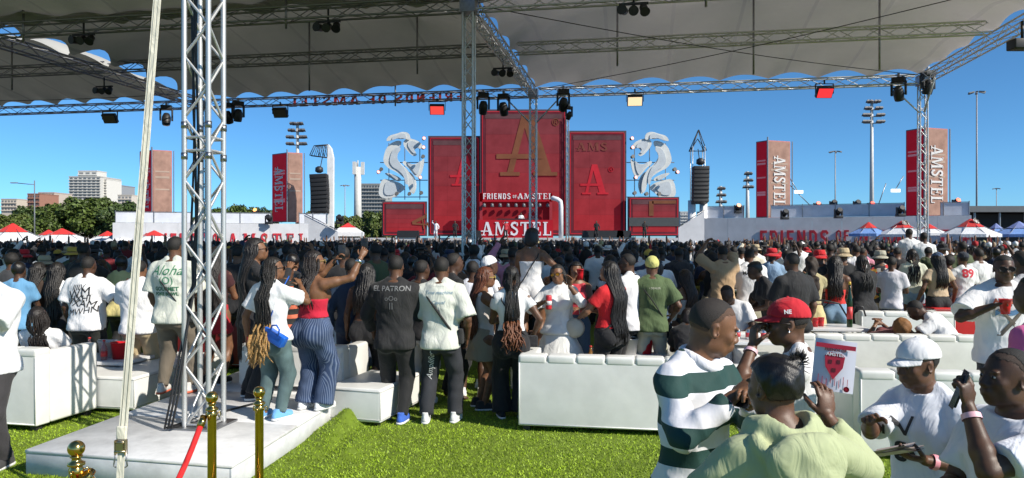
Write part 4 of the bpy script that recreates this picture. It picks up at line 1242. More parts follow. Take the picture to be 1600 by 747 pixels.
def text_mesh(txt, size, ext=0.0, bold=0.0, align='CENTER', shear=0.0):
    cu = bpy.data.curves.new('t', 'FONT'); cu.body = txt; cu.size = size; cu.extrude = ext; cu.offset = bold; cu.align_x = align; cu.align_y = 'CENTER'; cu.resolution_u = 3; cu.shear = shear
    o = bpy.data.objects.new('t', cu); col.objects.link(o)
    dg = bpy.context.evaluated_depsgraph_get(); me = bpy.data.meshes.new_from_object(o.evaluated_get(dg))
    bpy.data.objects.remove(o); bpy.data.curves.remove(cu)
    return me
def place(px, py, d, rz=0.0): return Matrix.Translation(at(px, d, py)) @ Matrix.Rotation(rz, 4, 'Z')

# mirrored red letters hung on the front beam, read from the stage side
r = empty('letter_sign', gp(-2.75, .16, RH - .19), 0, 'red letters hung along the front beam, seen mirrored from behind', 'sign')
M = Matrix.Rotation(math.pi - TH, 4, 'Z')
word('FRIeNDs OF AMSTEL', .37, .04, mat('paint', (.30, .03, .03), .5), r, M, .16, 1.42)
# ------------------------------------------------------------------ main stage, about 80 m away
DS = 80.0; PPM = F / DS
def sx(px): return (px - 800) / PPM
def sz(py): return EYE - (py - YH) / PPM
dk = (.05, .035, .04)
def scr(c, em, es=.22, sc=.5): return mat('screen', c, em=em, es=es, sc=sc)
M_SCR = scr((.30, .03, .04), (.35, .01, .02), .12)
M_SCRB = scr((.28, .012, .02), (.55, .008, .02), .14)
M_FRAME = mat('paint', (.07, .04, .05), .6)
M_LINE = scr((.34, .02, .03), (.8, .02, .04), .12)
M_TAN = scr((.17, .065, .035), (.3, .12, .07), .03)
dkst = MB().box((sx(830), DS + 3, 1.0), (48, 12.4, 1.9)); o = dkst.build('stage_deck', mat('paint', (.45, .45, .46), .7)); tag(o, 'long low stage deck with pale skirting behind the crowd', 'stage')
def screen(px0, px1, py0, py1, label, y=0.0, th=.7, m=M_SCR, bw=.42, band=None):
    x0, x1, z0, z1 = sx(px0), sx(px1), sz(py1), sz(py0); cx, cz = (x0 + x1) / 2, (z0 + z1) / 2; W, H = x1 - x0, z1 - z0
    r = empty('stage_screen', (cx, DS + y, z0), 0, label, 'stage screen', 'stage screens')
    MB().box((0, th / 2, H / 2), (W, th, H)).build('cabinet', M_FRAME, r)
    MB().box((0, -.03, H / 2), (W - bw, .05, H - bw)).build('panel', mat('screen', (.10, .02, .03), em=(.1, .01, .015), es=.1), r)
    ins = bw * 3.0
    nr = 6
    for k in range(nr):          # rows of LED tiles, redder towards the bottom as the picture on them is
        t = k / (nr - 1); hh = (H - ins) / nr
        for c in range(3):
            ww = (W - ins) / 3
            mm = scr((.15 + .10 * (1 - t), .022 + .012 * t, .028 + .012 * t), (.25 + .25 * (1 - t), .008, .018), .12)
            MB().box(((c - 1) * ww, -.062, ins / 2 + hh * (k + .5)), (ww - .012, .02, hh - .012)).build('led_tile', mm, r)
    b = bw * .62
    for (ax, az, aw, ah) in ((0, b, W - 2 * b, .09), (0, H - b, W - 2 * b, .09), (-W / 2 + b, H / 2, .09, H - 2 * b - .1), (W / 2 - b, H / 2, .09, H - 2 * b - .1)):
        MB().box((ax, -.068, az), (aw, .03, ah)).build('border_strip', M_LINE, r)
    MB().box((0, -.085, H - ins * .62), (W - ins * .9, .02, .5)).build('shade_band', mat('screen', (.10, .05, .055), em=(.08, .02, .02), es=.1), r)  # darker band across the upper part of the screen
    return r, W, H
ctr, W, H = screen(750, 886, 171, 369, 'tallest central red stage screen with a large tan letter A')
letter_obj('A', 6.6, .012, M_TAN, ctr, Matrix.Translation((-2.7, -.1, 6.6)), 1.02, 'letter')
me = text_mesh('®', 1.1, .02); me.materials.append(M_TAN); o = link('mark', me, ctr, (3.5, -.12, 12.4), (R(90), 0, 0))
lft, W, H = screen(667, 750, 210, 369, 'red stage screen left of the central one with a red letter A', 1.2)
letter_obj('A', 3.3, .012, M_LINE, lft, Matrix.Translation((-.35, -.1, 5.6)), 1.0)
rgt, W, H = screen(888, 980, 203, 369, 'red stage screen right of the central one with a bright letter A', .6)
letter_obj('A', 3.3, .012, M_LINE, rgt, Matrix.Translation((-1.75, -.1, 4.6)), .95)
me = text_mesh('®', .8, .02); me.materials.append(M_LINE); link('mark', me, rgt, (1.5, -.12, 7.3), (R(90), 0, 0))
word('AMs', .9, .01, scr((.17, .05, .04), (.2, .05, .04), .05), rgt, Matrix.Translation((-2.3, -.11, 9.4)), .12, 1.3)
sl, W, H = screen(598, 667, 315, 369, 'low wide red screen at the far left end of the stage', -.4, bw=.3)
letter_obj('A', 1.7, .05, M_TAN, sl, Matrix.Translation((1.8, -.1, 1.4)) @ Matrix.Rotation(R(-100), 4, 'Y') @ Matrix.Translation((-.6, 0, -.8)), 1.0)
sr, W, H = screen(981, 1060, 308, 369, 'low wide red screen at the far right end of the stage with a dark band', -.4, bw=.3)
MB().box((0, -.12, 1.55), (W - .1, .08, .95)).build('dark_band', mat('paint', (.05, .055, .055), .5), sr)
MB().box((-.3, -.12, 3.0), (.5, .03, 1.6)).build('tan_strip', M_TAN, sr)
MB().box((1.1, -.12, 3.7), (2.6, .03, .35)).build('tan_strip', M_TAN, sr)
# DJ booth in front of the central screen
r = empty('dj_booth', (sx(806), DS - 2.2, 1.95), 0, 'red booth with white lettering below the central stage screen', 'booth')
MB().box((0, 0, .95), (7.9, .5, 1.9)).build('front_panel', M_SCRB, r)
word('AMSTEL', 1.42, .05, mat('paint', (.66, .65, .70), .5), r, Matrix.Translation((-3.7, -.28, .25)), .09, .97)
MB().box((0, .9, 4.35), (7.9, .5, .95)).build('header_panel', M_SCRB, r)
word('FRIeNDs', .62, .04, mat('paint', (.7, .66, .68), .5), r, Matrix.Translation((-3.55, .62, 4.15)), .10, .98)
word('OF', .34, .04, mat('paint', (.7, .66, .68), .5), r, Matrix.Translation((-.35, .62, 4.25)), .10, .9)
word('AMSTEL', .62, .04, mat('paint', (.7, .66, .68), .5), r, Matrix.Translation((.15, .62, 4.15)), .10, 1.12)
for k in range(9):
    MB().lathe([(.05, .2), (.16, .12), (.2, -.16), (.14, -.22)], n=12).build('spot_head', mat('paint', (.12, .12, .13), .4), r).location = (-3.4 + k * .85, .5, 3.5)
for x in (-3.75, 3.75): MB().box((x, .9, 2.8), (.3, .5, 4.0)).build('post', mat('paint', (.30, .02, .03), .5), r)
MB().box((0, 1.2, 2.2), (7.2, .2, 3.4)).build('back_panel', scr((.22, .015, .02), (.3, .01, .02), .1), r)
MB().box((.2, .4, 1.98), (4.5, .6, .12)).build('desk', M_BLACKM, r)
# white inflatable arch on the right of the booth
o = MB().path([(sx(874), DS - 2.6, 1.95), (sx(874), DS - 2.6, 5.3), (sx(873), DS - 2.6, 5.8), (sx(869), DS - 2.6, 6.0), (sx(862), DS - 2.6, 6.15), (sx(862), DS - 1.9, 6.15)], [.26, .25, .25, .25, .25, .24], 12).build('column', mat('paint', (.7, .7, .72), .4)); tag(o, 'white rounded post with bent top right of the booth', 'column')
for px, w_, lb in ((740, 2.0, 'low black monitor left of the booth'), (945, 3.2, 'wide low black monitor before the right red screen'), (968, 1.6, 'small low black monitor at the right screen corner'), (644, 2.4, 'low black monitor before the far left screen'), (915, 1.4, 'small black monitor right of the white post')):
    o = MB().prism([(-w_ / 2, 0), (w_ / 2, 0), (w_ / 2 - .1, .75), (-w_ / 2 + .1, .75)], -.3, .4).build('stage_monitor', M_BLACKM); o.location = (sx(px), DS - 3, 1.955); tag(o, lb, 'speaker', 'stage monitors')
# low white barrier in front of the stage
for k in range(26):
    o = MB().box((0, 0, .66), (1.86, .06, 1.25)).build('barrier_panel', mat('paint', (.72, .72, .75), .6)); o.location = (sx(600) + k * 1.9, DS - 9, 0)
    MB().box((-.85, .3, .03), (.08, .6, .06)).build('foot', M_DKALU, o)
    tag(o, 'pale barrier panel in the long row below the stage', 'barrier', 'barrier panels below the stage')
# lions: layered white cut-out swooshes on scaffolding
LION = [
 [(165, 80), (178, 52), (215, 45), (250, 58), (300, 70), (320, 105), (290, 102), (250, 86), (225, 92), (200, 88), (172, 100)],
 [(85, 140), (110, 105), (165, 85), (200, 90), (216, 120), (190, 160), (150, 200), (122, 188), (150, 165), (130, 142), (105, 152)],
 [(225, 95), (280, 105), (318, 140), (335, 190), (340, 230), (310, 270), (265, 290), (230, 312), (190, 350), (172, 425), (148, 420), (155, 340), (190, 272), (225, 250), (262, 200), (255, 150), (228, 130)],
 [(80, 200), (110, 230), (160, 250), (212, 218), (222, 240), (180, 270), (150, 312), (120, 332), (95, 290)],
 [(130, 362), (160, 300), (200, 282), (172, 350), (166, 430), (145, 426)],
 [(200, 392), (240, 356), (300, 342), (345, 330), (370, 370), (376, 455), (275, 455), (240, 420)],
 [(255, 150), (300, 165), (322, 215), (296, 262), (286, 212), (262, 178)],
 [(232, 330), (290, 300), (352, 290), (300, 330), (250, 352)],
]
def lion(mir, px0, label):
    r = empty('lion_cutout', (sx(px0), DS + .8, sz(310)), 0, label, 'cut-out', 'lion cut-outs beside the stage screens')
    mm = mat('paint', (.62, .63, .61), .6, sc=1.0)
    for k, pl in enumerate(LION):
        pts = [((zx - 70) / 3.93 / PPM * (-1 if mir else 1), (462 - zy) / 3.93 / PPM) for zx, zy in pl]
        # round the outline
        for _ in range(2):
            q = []
            for i in range(len(pts)):
                a, b = pts[i], pts[(i + 1) % len(pts)]
                q += [(a[0] * .75 + b[0] * .25, a[1] * .75 + b[1] * .25), (a[0] * .25 + b[0] * .75, a[1] * .25 + b[1] * .75)]
            pts = q
        MB().prism(pts, k * .22, k * .22 + .16).build('swoosh', mm, r)
        cx_ = sum(p_[0] for p_ in pts) / len(pts); cz_ = sum(p_[1] for p_ in pts) / len(pts)
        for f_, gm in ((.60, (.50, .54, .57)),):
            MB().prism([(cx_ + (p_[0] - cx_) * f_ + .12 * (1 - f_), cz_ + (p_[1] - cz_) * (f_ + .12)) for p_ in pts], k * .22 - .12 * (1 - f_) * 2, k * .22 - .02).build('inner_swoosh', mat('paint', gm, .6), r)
    for x in (.9, 2.6, 4.4):
        strut('scaffold_pole', (x * (-1 if mir else 1), 1.9, 0), (x * (-1 if mir else 1), 1.9, 6.4), .05, r, M_DKALU)
    for z in (.3, 2.2, 4.2): strut('scaffold_pole', (0, 1.9, z), ((5.4 if not mir else -5.4), 1.9, z), .05, r, M_DKALU)
    for x, z, c in ((.2, 6.6, 1), (.25, 5.6, 1), (.3, 4.6, 0), (.6, 2.3, 1), (.5, .6, 0), (1.8, .5, 0), (3.2, .5, 0), (5.2, 2.9, 1), (4.9, 3.2, 0)):
        h = MB().lathe([(.06, -.22), (.17, -.16), (.2, .16), (.22, .2)], n=10).build('spot_head', M_BLACKM, r); h.location = (x * (-1 if mir else 1), -.3, z); h.rotation_euler = (R(80), 0, R(20))
        if c: MB().lathe([(0, .21), (.17, .212)], n=10).build('lens', mat('glow', (.9, .35, .3), es=1.2), h)
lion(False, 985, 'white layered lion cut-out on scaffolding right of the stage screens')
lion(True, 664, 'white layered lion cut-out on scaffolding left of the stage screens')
for px, z0, z1, lb in ((886.5, 2, 15.3, 'thin lattice mast between the central and right screens'),):
    truss('lattice_mast', (sx(px), DS - .4, z0), (sx(px), DS - .4, z1), lb, 'stage masts', M_DKALU, s=.25, pitch=.9, rc=.04, rb=.02)
print('stage')

# ------------------------------------------------------------------ banner columns and VIP decks
def banner(px0, pxm, px1, py0, py1, d, label, txt_face, glow):
    """two-faced LED column: shade coloured into the left face, sun washout into the right"""
    s = d / F; a = at(px0, d * 1.02, py1); m_ = at(pxm, d, py1); h = (py1 - py0) * s; b = at(px1, d * 1.0, py1)
    r = empty('banner_column', (m_.x, m_.y, m_.z), 0, label, 'banner column', 'LED banner columns')
    wl = (pxm - px0) * s; wr = (px1 - pxm) * s
    la = at(px0, d + wl * 1.1, py1) - m_; ra = at(px1, d + wr * .45, py1) - m_; la.z = ra.z = 0
    for nm, v, face in (('left_face', la, 0), ('right_face', ra, 1)):
        L = v.length; rz = math.atan2(v.y, v.x)
        f = empty(nm, (0, 0, 0), 0); f.parent = r
        rz2 = rz if face else rz + math.pi
        c = v * .5
        if face: mm = scr((.33, .20, .155), (.3, .15, .12), .05, 1.5)  # sun washing out the red screen, painted in as tan
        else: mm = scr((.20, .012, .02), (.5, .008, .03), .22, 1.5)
        n = Vector((math.sin(rz2), -math.cos(rz2), 0))
        bd = MB().box(c - n * .10, (L, .16, h), rz2).boxz if False else None
        MB().box(Vector((c.x, c.y, h / 2)) - n * .10, (L - .02, .18, h), rz2).build('panel', mat('paint', (.45, .16, .14) if face else (.10, .09, .12), .5), f)  # frame tones also painted as sunlit right, shaded left
        MB().box(Vector((c.x, c.y, h / 2)) + n * .0, (L - .14, .03, h - .14), rz2).build('screen', mm, f)
        k = 0
        for zf, hh in (((.30, .03), (.33, .02), (.52, .02), (.70, .025), (.74, .02)) if not face else ((.45, .02), (.62, .03), (.70, .02))):
            MB().box(Vector((c.x, c.y, h * zf)) + n * .018, (L * .72, .02, h * hh), rz2).build('light_bar', scr((.5, .25, .28), (.6, .2, .25), .15) if not face else scr((.40, .30, .24), (.3, .2, .2), .05), f)
        if face == txt_face:
            size = L * .50; Mx = Matrix.Translation(Vector((c.x, c.y, h * .80)) + n * .03) @ Matrix.Rotation(rz2, 4, 'Z') @ Matrix.Rotation(R(90), 4, 'Y') @ Matrix.Translation((0, 0, -size * .5))
            word('AMSTEL', size, .03, mat('paint', (.62, .60, .58), .5), f, Mx, .06, h * .66 / (word_width('AMSTEL', .06) * size))
    strut('corner_pole', (0, -.05, 0), (0, -.05, h + .2), .05, r, M_DKALU)
    strut('corner_pole', ra + Vector((.12, 0, -.0)), ra + Vector((.12, 0, h)), .035, r, M_DKALU)
    strut('corner_pole', la + Vector((.5, .6, 0)), la + Vector((.5, .6, h)), .06, r, M_DKALU)
    return r
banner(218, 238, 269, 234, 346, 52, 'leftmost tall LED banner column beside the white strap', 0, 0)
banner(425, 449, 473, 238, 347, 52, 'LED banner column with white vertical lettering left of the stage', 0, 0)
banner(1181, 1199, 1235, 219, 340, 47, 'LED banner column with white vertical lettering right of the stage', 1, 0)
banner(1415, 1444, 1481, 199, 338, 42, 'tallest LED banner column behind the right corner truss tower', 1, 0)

M_SKIRT = mat('paint', (.56, .57, .60), .7, sc=1.2)
M_LET = mat('paint', (.50, .02, .035), .5)
def vip(px0, px1, d0, d1, ytop, ypar, label, lpx, lsp, lsize, pars):
    a = at(px0, d0); b = at(px1, d1); v = b - a; L = v.length; rz = math.atan2(v.y, v.x); d = (d0 + d1) / 2
    zt = EYE - (ytop - YH) / F * d; zp = EYE - (ypar - YH) / F * d
    r = empty('viewing_deck', a, rz, label, 'viewing deck', 'white viewing decks')
    n = max(4, int(L / 1.6))
    for k in range(n):
        MB().box((L * (k + .5) / n, .02, zt / 2), (L / n - .008, .06 + .004 * (k % 2), zt)).build('skirt_panel', M_SKIRT, r)
    MB().box((L / 2, 2.6, zt - .08), (L, 5.0, .12)).build('deck', mat('paint', (.35, .35, .36), .8), r)
    for u0, u1 in pars:
        m = max(2, int((u1 - u0) * L / 1.5))
        for k in range(m):
            x = L * (u0 + (u1 - u0) * (k + .5) / m)
            MB().box((x, .9, (zt + zp) / 2 + .03), (L * (u1 - u0) / m - .03, .03, zp - zt)).build('parapet_panel', mat('paint', (.60, .62, .68), .6), r)
        for k in range(m + 1):
            x = L * (u0 + (u1 - u0) * k / m); strut('rail_post', (x, .86, zt), (x, .86, zp + .12), .025, r, M_DKALU)
        strut('rail', (L * u0, .86, zp + .06), (L * u1, .86, zp + .06), .02, r, M_DKALU)
    # letters
    x = lpx
    for txt, size, cond, gap in lsp:
        Mx = Matrix.Translation((x, -.03, lsize - size))
        for ch in txt:
            letter_obj(ch, size, .05, M_LET, r, Mx, cond); dx = (GL[ch][0] + gap) * size * cond; Mx = Mx @ Matrix.Translation((dx, 0, 0)); x += dx
        x += .25
    return r, L, zt, zp
vl = vip(176, 512, 44, 48, 349, 333, 'white viewing deck with red lettering left of the stage', 1.75, (('FRIeNDs', 1.0, .66, .16), ('OF', .62, .62, .12), ('AMSTEL', 1.0, .72, .34)), 2.22, ((.0, .34), (.42, .72), (.86, 1.0)))
vr = vip(1096, 1518, 47.3, 41, 339, 320, 'white viewing deck with red lettering right of the stage', 3.55, (('FRIeNDs', 1.05, .78, .10), ('OF', .68, .8, .10), ('AMSTEL', 1.05, .98, .42)), 2.40, ((.0, .17), (.28, .78), (.83, 1.0)))
# sloping stair sides of the decks
for (x0, x1, d, y0, y1, lb) in ((1058, 1098, 47.2, 356, 331, 'white sloping stair side left of the right viewing deck'), (478, 530, 48, 336, 362, 'white sloping stair side right of the left viewing deck')):
    a = at(x0, d); b = at(x1, d); za = EYE - (y0 - YH) / F * d; zb = EYE - (y1 - YH) / F * d
    o = MB().prism([(a.x, 0), (b.x, 0), (b.x, zb), (a.x, za)], d - .4, d - .3).build('stair_side', M_SKIRT)
    mb = MB().tube((a.x, d - .45, za + .1), (b.x, d - .45, zb + .1), .03); q = mb.build('rail', M_DKALU, o)
    tag(o, lb, 'stair side', 'white viewing deck stair sides')
# lights standing on the decks
def decklight(px, py, d, c, label):
    p = at(px, d, py); r = empty('deck_light', p, 0, label, 'stage light', 'lights standing on the viewing decks')
    MB().box((0, 0, -.30), (.42, .36, .16)).build('base', M_BLACKM, r, .02)
    MB().box((-.21, 0, -.06), (.05, .14, .42)).box((.21, 0, -.06), (.05, .14, .42)).build('yoke', M_BLACKM, r)
    h = MB().lathe([(.05, -.26), (.15, -.2), (.17, .1), (.14, .26)], n=14).build('head', M_BLACKM, r); h.rotation_euler = (R(60), 0, 0)
    if c: MB().lathe([(0, .262), (.135, .262)], n=14).build('lens', mat('glow', c, es=1.6), h)
for px, py, d, c, lb in ((1226, 333, 43, None, 'dark'), (1310, 331, 42.5, None, 'dark second'), (1407, 328, 41, None, 'dark third'), (1153, 324, 47, (.9, .4, .25), 'orange glowing'), (1277, 321, 46, (.9, .3, .22), 'red glowing'), (1361, 321, 45, (.9, .2, .15), 'bright red glowing'), (1302, 318, 46, None, 'dark upper'), (1339, 318, 46, None, 'small dark upper'), (1494, 316, 43, (.9, .2, .12), 'rightmost red glowing'), (420, 341, 46.5, None, 'left deck dark'), (531, 341, 47, None, 'left deck second dark'), (400, 331, 50, (.95, .45, .15), 'left deck orange glowing'), (491, 331, 50, (.95, .4, .12), 'left deck second orange glowing')):
    decklight(px, py, d, c, lb + ' moving light standing on the white viewing deck')

# ------------------------------------------------------------------ loudspeaker masts
def speaker_mast(px, d, lean, ptop, abox, label, pole_px):
    base = at(pole_px, d); s = d / F
    r = empty('speaker_mast', base, 0, label, 'speaker mast', 'line array masts')
    zt = EYE - (ptop - YH) * s
    ax = (px - pole_px) * s
    x0, x1, y0, y1 = abox
    za1 = EYE - (y0 - YH) * s; za0 = EYE - (y1 - YH) * s; wA = (x1 - x0) * s; n = 9
    if lean:
        MB().prism([(-.12, 0), (.22, 0), (.24, zt - .9), (.10, zt - .25), (-.10, zt), (-.16, zt - .05)], -.22, .22).build('white_sleeve', mat('paint', (.78, .78, .78), .5), r)
        mb = MB()
        for sy in (-.2, .2):
            pts = [(-.1, sy, zt - .02), (-1.05, sy, zt - .1), (-1.35, sy, zt - .75), (-.15, sy, zt - .9)]
            for i in range(4): mb.tube(pts[i], pts[(i + 1) % 4], .03, n=5)
            for t in (.25, .5, .75): mb.tube(Vector(pts[0]).lerp(Vector(pts[1]), t), Vector(pts[3]).lerp(Vector(pts[2]), t), .02, n=5); mb.tube(Vector(pts[0]).lerp(Vector(pts[1]), t), Vector(pts[3]).lerp(Vector(pts[2]), t - .25), .02, n=5)
        mb.build('jib_frame', M_BLACKM, r)
        mb = MB().tube((-.25, 0, 0), (-.25, 0, za1), .05).tube((-.4, 0, 0), (-.4, 0, za1), .04).build('mast_pole', M_ALU, r)
    else:
        zs = EYE - (248 - YH) * s
        for xx in (-.38, .38): MB().tube((xx, 0, 0), (xx, 0, za0 + .2), .26, .25, n=14).build('white_sleeve', mat('paint', (.78, .78, .78), .5), r)
        mb = MB()
        for xx in (-.4, .4):
            for yy in (-.3, .3): mb.tube((xx, yy, za0), (xx, yy, zs + .8), .03, n=5)
        mb.build('mast_pole', M_ALU, r)
        mb = MB()
        for xx in (-.5, .5):
            for yy in (-.3, .3): mb.tube((xx, yy, zs + .5), (.06, yy * .2, zt), .03, n=5).tube((xx, yy, zs + .5), (-xx, -yy, zs + .5), .02, n=5).tube((xx, yy, zs + .5), (0, 0, zs + 1.3), .02, n=5)
        mb.build('mast_head', M_BLACKM, r)
    cx = ((x0 + x1) / 2 - pole_px) * s
    for k in range(n):
        z = za1 - (za1 - za0) * (k + .5) / n; hh = (za1 - za0) / n - .015
        o = MB().box((0, 0, 0), (wA - .1 + .1 * (k % 2) * 0, .7, hh)).build('speaker_box', mat('paint', (.012, .012, .013), .6), r, .015)
        o.location = (cx + (.05 * math.sin(k * .35) if lean else 0), -.75 + .02 * k, z); o.rotation_euler = (R(-3 - 1.2 * k), R(-3 if lean else 0), 0)
    o = MB().lathe([(.12, -.2), (.28, -.1), (.26, .15), (.1, .25)], n=12).build('hoist', M_BLACKM, r); o.location = (cx, -.7, za1 + .3)
    MB().tube((cx, -.6, za1 + .2), (cx * .9, -.1, min(zt - .4, za1 + 1.2)), .03).build('chain', M_BLACKM, r)
speaker_mast(503, 50, True, 226, (489, 517, 274, 333), 'black hanging line array speaker on white mast left of the stage', 516)
speaker_mast(1090, 48, False, 203, (1077, 1103, 262, 318), 'black hanging line array speaker on white twin mast right of the stage', 1090)

# ------------------------------------------------------------------ umbrellas and gazebo
def umbrella(px, ytop, yrim, wpx, d, cw, label, cr=(.62, .025, .02), badge=False):
    s = d / F; p = at(px, d); zt = EYE - (ytop - YH) * s; zr = EYE - (yrim - YH) * s; hw = wpx * s / 2
    r = empty('parasol', p, R(rng.uniform(-20, 20)), label, 'parasol', 'parasols behind the crowd')
    strut('pole', (0, 0, 0), (0, 0, zt), .03, r, M_ALU)
    n = 8
    ring = lambda f, z, k: Vector((math.cos(2 * math.pi * k / n + .39) * hw * f, math.sin(2 * math.pi * k / n + .39) * hw * f, z))
    zm = zt - (zt - zr) * .52
    for k in range(n):
        a, b = k, k + 1
        MB().poly([ring(0.03, zt, a), ring(.46, zm, a), ring(.46, zm, b), ring(0.03, zt, b)], [(0, 1, 2, 3)]).build('top_panel', mat('fabric', cr), r)
        sag = Vector((0, 0, .03))
        MB().poly([ring(.45, zm - .03, a), ring(1.0, zr, a), (ring(1, zr, a) + ring(1, zr, b)) / 2 * .96 + Vector((0, 0, zr * .04)), ring(1.0, zr, b), ring(.45, zm - .03, b)], [(0, 1, 2, 3, 4)]).build('side_panel', mat('fabric', cw), r)
        MB().poly([ring(1, zr, a), ring(1, zr - .14, a), ring(1, zr - .14, b), ring(1, zr, b)], [(0, 1, 2, 3)]).build('valance', mat('fabric', cw), r)
        strut('rib', ring(0, zt - .04, a), ring(1.0, zr - .02, a), .012, r, M_DKALU)
    if badge:
        for k in (5, 6):
            c_ = (ring(.25, (zt + zm) / 2, k) + ring(.25, (zt + zm) / 2, k + 1)) / 2; o = MB().lathe([(0, .0), (.16, 0)], n=14).build('badge', mat('fabric', (.7, .65, .6)), r); o.location = c_ * 1.02 + Vector((0, 0, .03)); o.rotation_euler = (R(55), 0, math.atan2(c_.y, c_.x) + R(90))
WH = (.72, .72, .73); BL = (.16, .30, .62)
for a in ((20, 349, 375, 96, 42, WH, 'red topped white parasol nearest the left picture edge'), (97, 357, 375, 84, 44, WH, 'red topped white parasol before the trees, second from left'), (76, 359, 375, 60, 50, WH, 'red topped white parasol half hidden behind the second one'), (168, 361, 376, 62, 47, WH, 'red topped white parasol left of the white viewing deck corner'), (196, 359, 376, 66, 45, WH, 'red topped white parasol left of the white strap'), (241, 360, 376, 74, 43, WH, 'red topped white parasol just right of the white strap'),
          (1357, 347, 365, 60, 38, BL, 'blue parasol with red top left of the right corner tower'), (1409, 345, 366, 72, 37, WH, 'white parasol with red top left of the right corner tower'), (1452, 350, 364, 50, 40, WH, 'white parasol with red top behind the right corner tower', ), (1516, 342, 366, 86, 35, WH, 'large white parasol with red top and badge right of the corner tower'), (1556, 349, 364, 40, 41, BL, 'small blue parasol second from the right edge'), (1592, 346, 366, 76, 36, BL, 'blue parasol cut by the right picture edge')):
    umbrella(*a, cr=(.62, .025, .02) if a[0] not in (1556, 1592) else (.2, .25, .5), badge=a[0] in (1516, 1409))
def gazebo(px, d, w_, ytop, yeave, label, group=None):
    s = d / F; p = at(px, d); zt = EYE - (ytop - YH) * s; ze = EYE - (yeave - YH) * s; hw = w_ * s / 2
    r = empty('gazebo', p, R(8), label, 'gazebo', group)
    c = [Vector((sx_ * hw, sy_ * hw, ze)) for sx_, sy_ in ((-1, -1), (1, -1), (1, 1), (-1, 1))]
    for k in range(4):
        a, b = c[k], c[(k + 1) % 4]; t = Vector((0, 0, zt)); f = .52
        MB().poly([t, t.lerp(a, f), t.lerp(b, f)], [(0, 1, 2)]).build('top_panel', mat('fabric', (.60, .03, .03)), r)
        MB().poly([t.lerp(a, f), a, b, t.lerp(b, f)], [(0, 1, 2, 3)]).build('side_panel', mat('fabric', WH), r)
        MB().poly([a, a - Vector((0, 0, .32)), b - Vector((0, 0, .32)), b], [(0, 1, 2, 3)]).build('valance', mat('fabric', WH), r)
        strut('leg', (a.x, a.y, 0), a, .03, r, M_ALU)
gazebo(544, 58, 46, 348, 363, 'small gazebo with red peak right of the left speaker mast')

# ------------------------------------------------------------------ light masts and lamps, far away
def floodmast(px, ytop, ybot, d, label, rows, hw):
    s = d / F; p = at(px, d); zt = EYE - (ytop - YH) * s
    r = empty('light_mast', p, 0, label, 'light mast', 'stadium light masts')
    MB().tube((0, 0, 0), (0, 0, zt), .55 * d / 170, .32 * d / 170, n=12).build('mast', mat('paint', (.55, .55, .54), .5), r)
    for k in range(rows):
        z = zt - (k * 1.55 + .7) * d / 170
        hwk = hw * (.55 + .45 * min(1, k / 2)) * s
        strut('crossbar', (-hwk, -.3, z), (hwk, -.3, z), .12 * d / 170, r, M_DKALU)
        for q in (-1, -.55, .55, 1):
            o = MB().prism([(-.7, -.25), (.7, -.25), (.5, .25), (-.5, .25)], -.5, .5).build('lamp_head', mat('paint', (.14, .14, .15), .5), r); o.location = (q * hwk, -.7, z + .3); o.rotation_euler = (R(-25), 0, 0); o.scale = (d / 170 * .8,) * 3
floodmast(465, 191, 300, 170, 'stadium light mast above the left banner column', 4, 13)
floodmast(1362, 157, 330, 150, 'tall stadium light mast with lamp tiers right of the stage', 4, 14)
floodmast(1168, 268, 330, 260, 'smaller distant stadium light mast left of the right banner column', 3, 5)
floodmast(1126, 291, 340, 300, 'most distant small light mast beside the right speaker mast', 3, 5)
def highmast(px, ytop, d, label, hd=1.6):
    p = at(px, d); zt = EYE - (ytop - YH) * d / F; r = empty('high_mast', p, 0, label, 'lamp mast', 'slim lamp masts')
    MB().tube((0, 0, 0), (0, 0, zt), .16, .10, n=8).build('mast', mat('paint', (.30, .30, .31), .5), r)
    for k in range(6):
        a = k * math.pi / 3; o = MB().box((0, 0, 0), (.9, .35, .18)).build('lamp_head', mat('paint', (.2, .2, .2), .5), r); o.location = (math.cos(a) * hd * .55, math.sin(a) * hd * .55, zt - .15); o.rotation_euler = (0, R(12), a)
highmast(1526, 143, 120, 'tall slim lamp mast at the right against the sky')
highmast(1305, 236, 150, 'slim lamp mast between the right banner columns')
highmast(1557, 294, 220, 'tiny distant lamp mast at the far right', 1.2)
highmast(539, 289, 200, 'slim distant lamp mast left of the antenna mast', 1.6)
r = empty('antenna_mast', at(559, 110), 0, 'pale mobile antenna mast left of the stage', 'antenna mast')
MB().tube((0, 0, 0), (0, 0, 12.6), .62, .5, n=12).build('mast', mat('paint', (.55, .55, .52), .6), r)
for a in range(3):
    o = MB().box((0, 0, 0), (.5, .35, 1.9)).build('antenna_panel', mat('paint', (.62, .62, .6), .6), r); o.location = (math.cos(a * 2.1) * .75, math.sin(a * 2.1) * .75, 12.4)
MB().tube((0, 0, 12.6), (0, 0, 13.6), .1).build('tip', mat('paint', (.5, .5, .5)), r)
r = empty('street_lamp', at(54, 90), 0, 'street lamp with long single arm above the left trees', 'street lamp')
zt = EYE + (372 - 282) * 90 / F
MB().tube((0, 0, 0), (0, 0, zt), .09, .06).build('pole', mat('paint', (.16, .17, .18), .5), r); MB().path([(0, 0, zt - .5), (-.8, 0, zt - .45), (-2.3, 0, zt - .3)], .05).build('arm', mat('paint', (.16, .17, .18)), r); MB().box((-2.5, 0, zt - .3), (.8, .3, .12)).build('lamp_head', mat('paint', (.2, .2, .2)), r)
